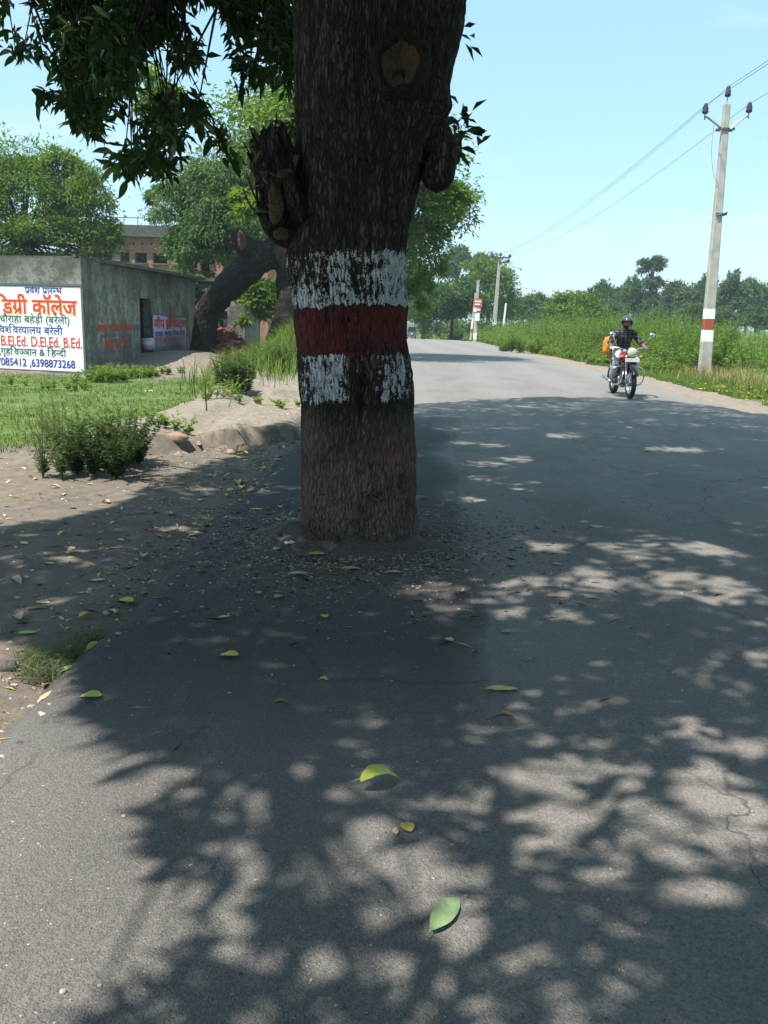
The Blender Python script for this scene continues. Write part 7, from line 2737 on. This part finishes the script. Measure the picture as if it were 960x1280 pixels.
MAT['earth'] = plain("dry_earth_clod", (0.30, 0.21, 0.15), 0.95, var=0.25)
stone("stone", "reddish rounded stone sitting in the eroded step left of the trunk", 307, 563, 0.11, 0.09, 0.08, 'earth', 1)
stone("stone", "flat brown clod at the left end of the eroded step", 222, 562, 0.13, 0.10, 0.06, 'earth', 2)
stone("stone", "small tan stone on the eroded step beside the reddish one", 288, 566, 0.06, 0.05, 0.04, 'earth', 3)
stone("stone", "grey blue pebble on the dirt by the lime leaf", 132, 757, 0.020, 0.014, 0.012, 'stone', 4)
stone("stone", "pale stone at the dirt edge under the curled yellow leaf", 98, 812, 0.030, 0.018, 0.016, 'stone', 5)
stone("stone", "dark stone at the far left beside the grass tuft", 8, 829, 0.05, 0.035, 0.03, 'stone_dark', 6)
stone("pebble", "round pebble near the bottom left corner of the road", 79, 1244, 0.008, 0.008, 0.006, 'stone', 7, "pebble")
stone("pebble", "smaller pebble right of the round one at bottom left", 125, 1236, 0.006, 0.005, 0.004, 'stone', 8, "pebble")
stone("pebble", "pale pebble in the sunny patch at the left of the road", 155, 1021, 0.008, 0.006, 0.005, 'stone', 9, "pebble")
MAT['paper'] = plain("white_litter", (0.72, 0.74, 0.76), 0.6, var=0.05)
for (px, py, s_, rz, lb) in [(365, 688, 0.05, 0.4, "crumpled white scrap beside the lime leaf at the trunk's foot"), (115, 545, 0.06, 1.2, "white scrap lying on the lawn behind the feathery weeds"), (186, 491, 0.07, 0.2, "white litter on the lawn before the outbuilding"), (225, 512, 0.06, 0.9, "white litter at the lawn's sunny corner")]:
    p = G(px, py)
    p[2] = surf(p[0], p[1]) + 0.008
    mb = MB()
    V, Fs = [], []
    rr_ = np.random.default_rng(int(px))
    for i in range(6):
        for j in range(4):
            V.append(((i - 2.5) * s_ * 0.4, (j - 1.5) * s_ * 0.28, abs(rr_.normal()) * s_ * 0.22))
    for i in range(5):
        for j in range(3):
            a = i * 4 + j
            Fs.append((a, a + 1, a + 5, a + 4))
    mb.add(V, Fs)
    o = mb.build("paper_scrap", MAT['paper'])
    o.location = p
    o.rotation_euler = (0, 0, rz)
    tag(o, lb, "litter")

# heap of bricks under the bent limb
hb0 = P(275, 445, 30.6)
heap = thing("brick_heap", "heap of loose red bricks under the old tree's bent limb", "brick heap", (hb0[0], 30.6, gz(hb0[0], 30.6)))
bmE = MB().box((0, 0, 0), (0.23, 0.11, 0.075)).build("brick", MAT['brick_loose'], heap, False, 0.006)
hz = gz(hb0[0], 30.6)
first = True
for k in range(150):
    a, r = rf.uniform(0, 6.28), rf.uniform(0, 1) ** 0.6
    x, y = math.cos(a) * r * 1.15, math.sin(a) * r * 0.7
    hmax = 0.95 * (1 - r) ** 0.8 + 0.06
    o = bmE if first else bmE.copy()
    if not first:
        C.objects.link(o)
    first = False
    o.location = (x + 0.15, y, gz(hb0[0] + x, 30.6 + y) - hz + hmax * rf.uniform(0.82, 1.0))
    o.rotation_euler = (rf.normal() * 0.35, rf.normal() * 0.35, rf.uniform(0, 6.28))
core = MB().lathe([(1.15, -0.1), (0.8, 0.2), (0.4, 0.5), (0.0, 0.72)], (0.15, 0, 0), 'Z', 20)
core.v = [(x, y * 0.62, z) for (x, y, z) in core.v]
co_ = core.build("brick_rubble", MAT['earth'], heap)
spill = P(300, 442, 28.4)
heap2 = thing("brick_heap", "small spill of sunlit red bricks right of the shaded brick heap", "brick heap", (spill[0], 28.4, gz(spill[0], 28.4)))
hz = gz(spill[0], 28.4)
for k in range(42):
    x, y = rf.normal() * 0.28, rf.normal() * 0.3
    o = bmE.copy()
    C.objects.link(o)
    o.parent = heap2
    hh_ = max(0.04, 0.42 - 0.9 * math.hypot(x, y))
    o.location = (x, y, gz(spill[0] + x, 28.4 + y) - hz + hh_ * rf.uniform(0.5, 1.0))
    o.rotation_euler = (rf.normal() * 0.4, rf.normal() * 0.4, rf.uniform(0, 6.28))


# ------------------------------------------------------------------ summer haze over the plain
hz_ = MB().box((0, 175, 7.3), (1040, 724, 18.6)).build("haze", [], None)
ah = NM("thin_summer_haze")
pv = ah.n('ShaderNodeVolumePrincipled')
pv.inputs['Color'].default_value = (0.78, 0.90, 1.0, 1)
pv.inputs['Density'].default_value = 0.0009
pv.inputs['Anisotropy'].default_value = 0.2
ah.t.links.new(pv.outputs[0], ah.out.inputs['Volume'])
hz_.data.materials.clear()
hz_.data.materials.append(ah.m)
tag(hz_, "thin pale haze over road and fields", kind='stuff')
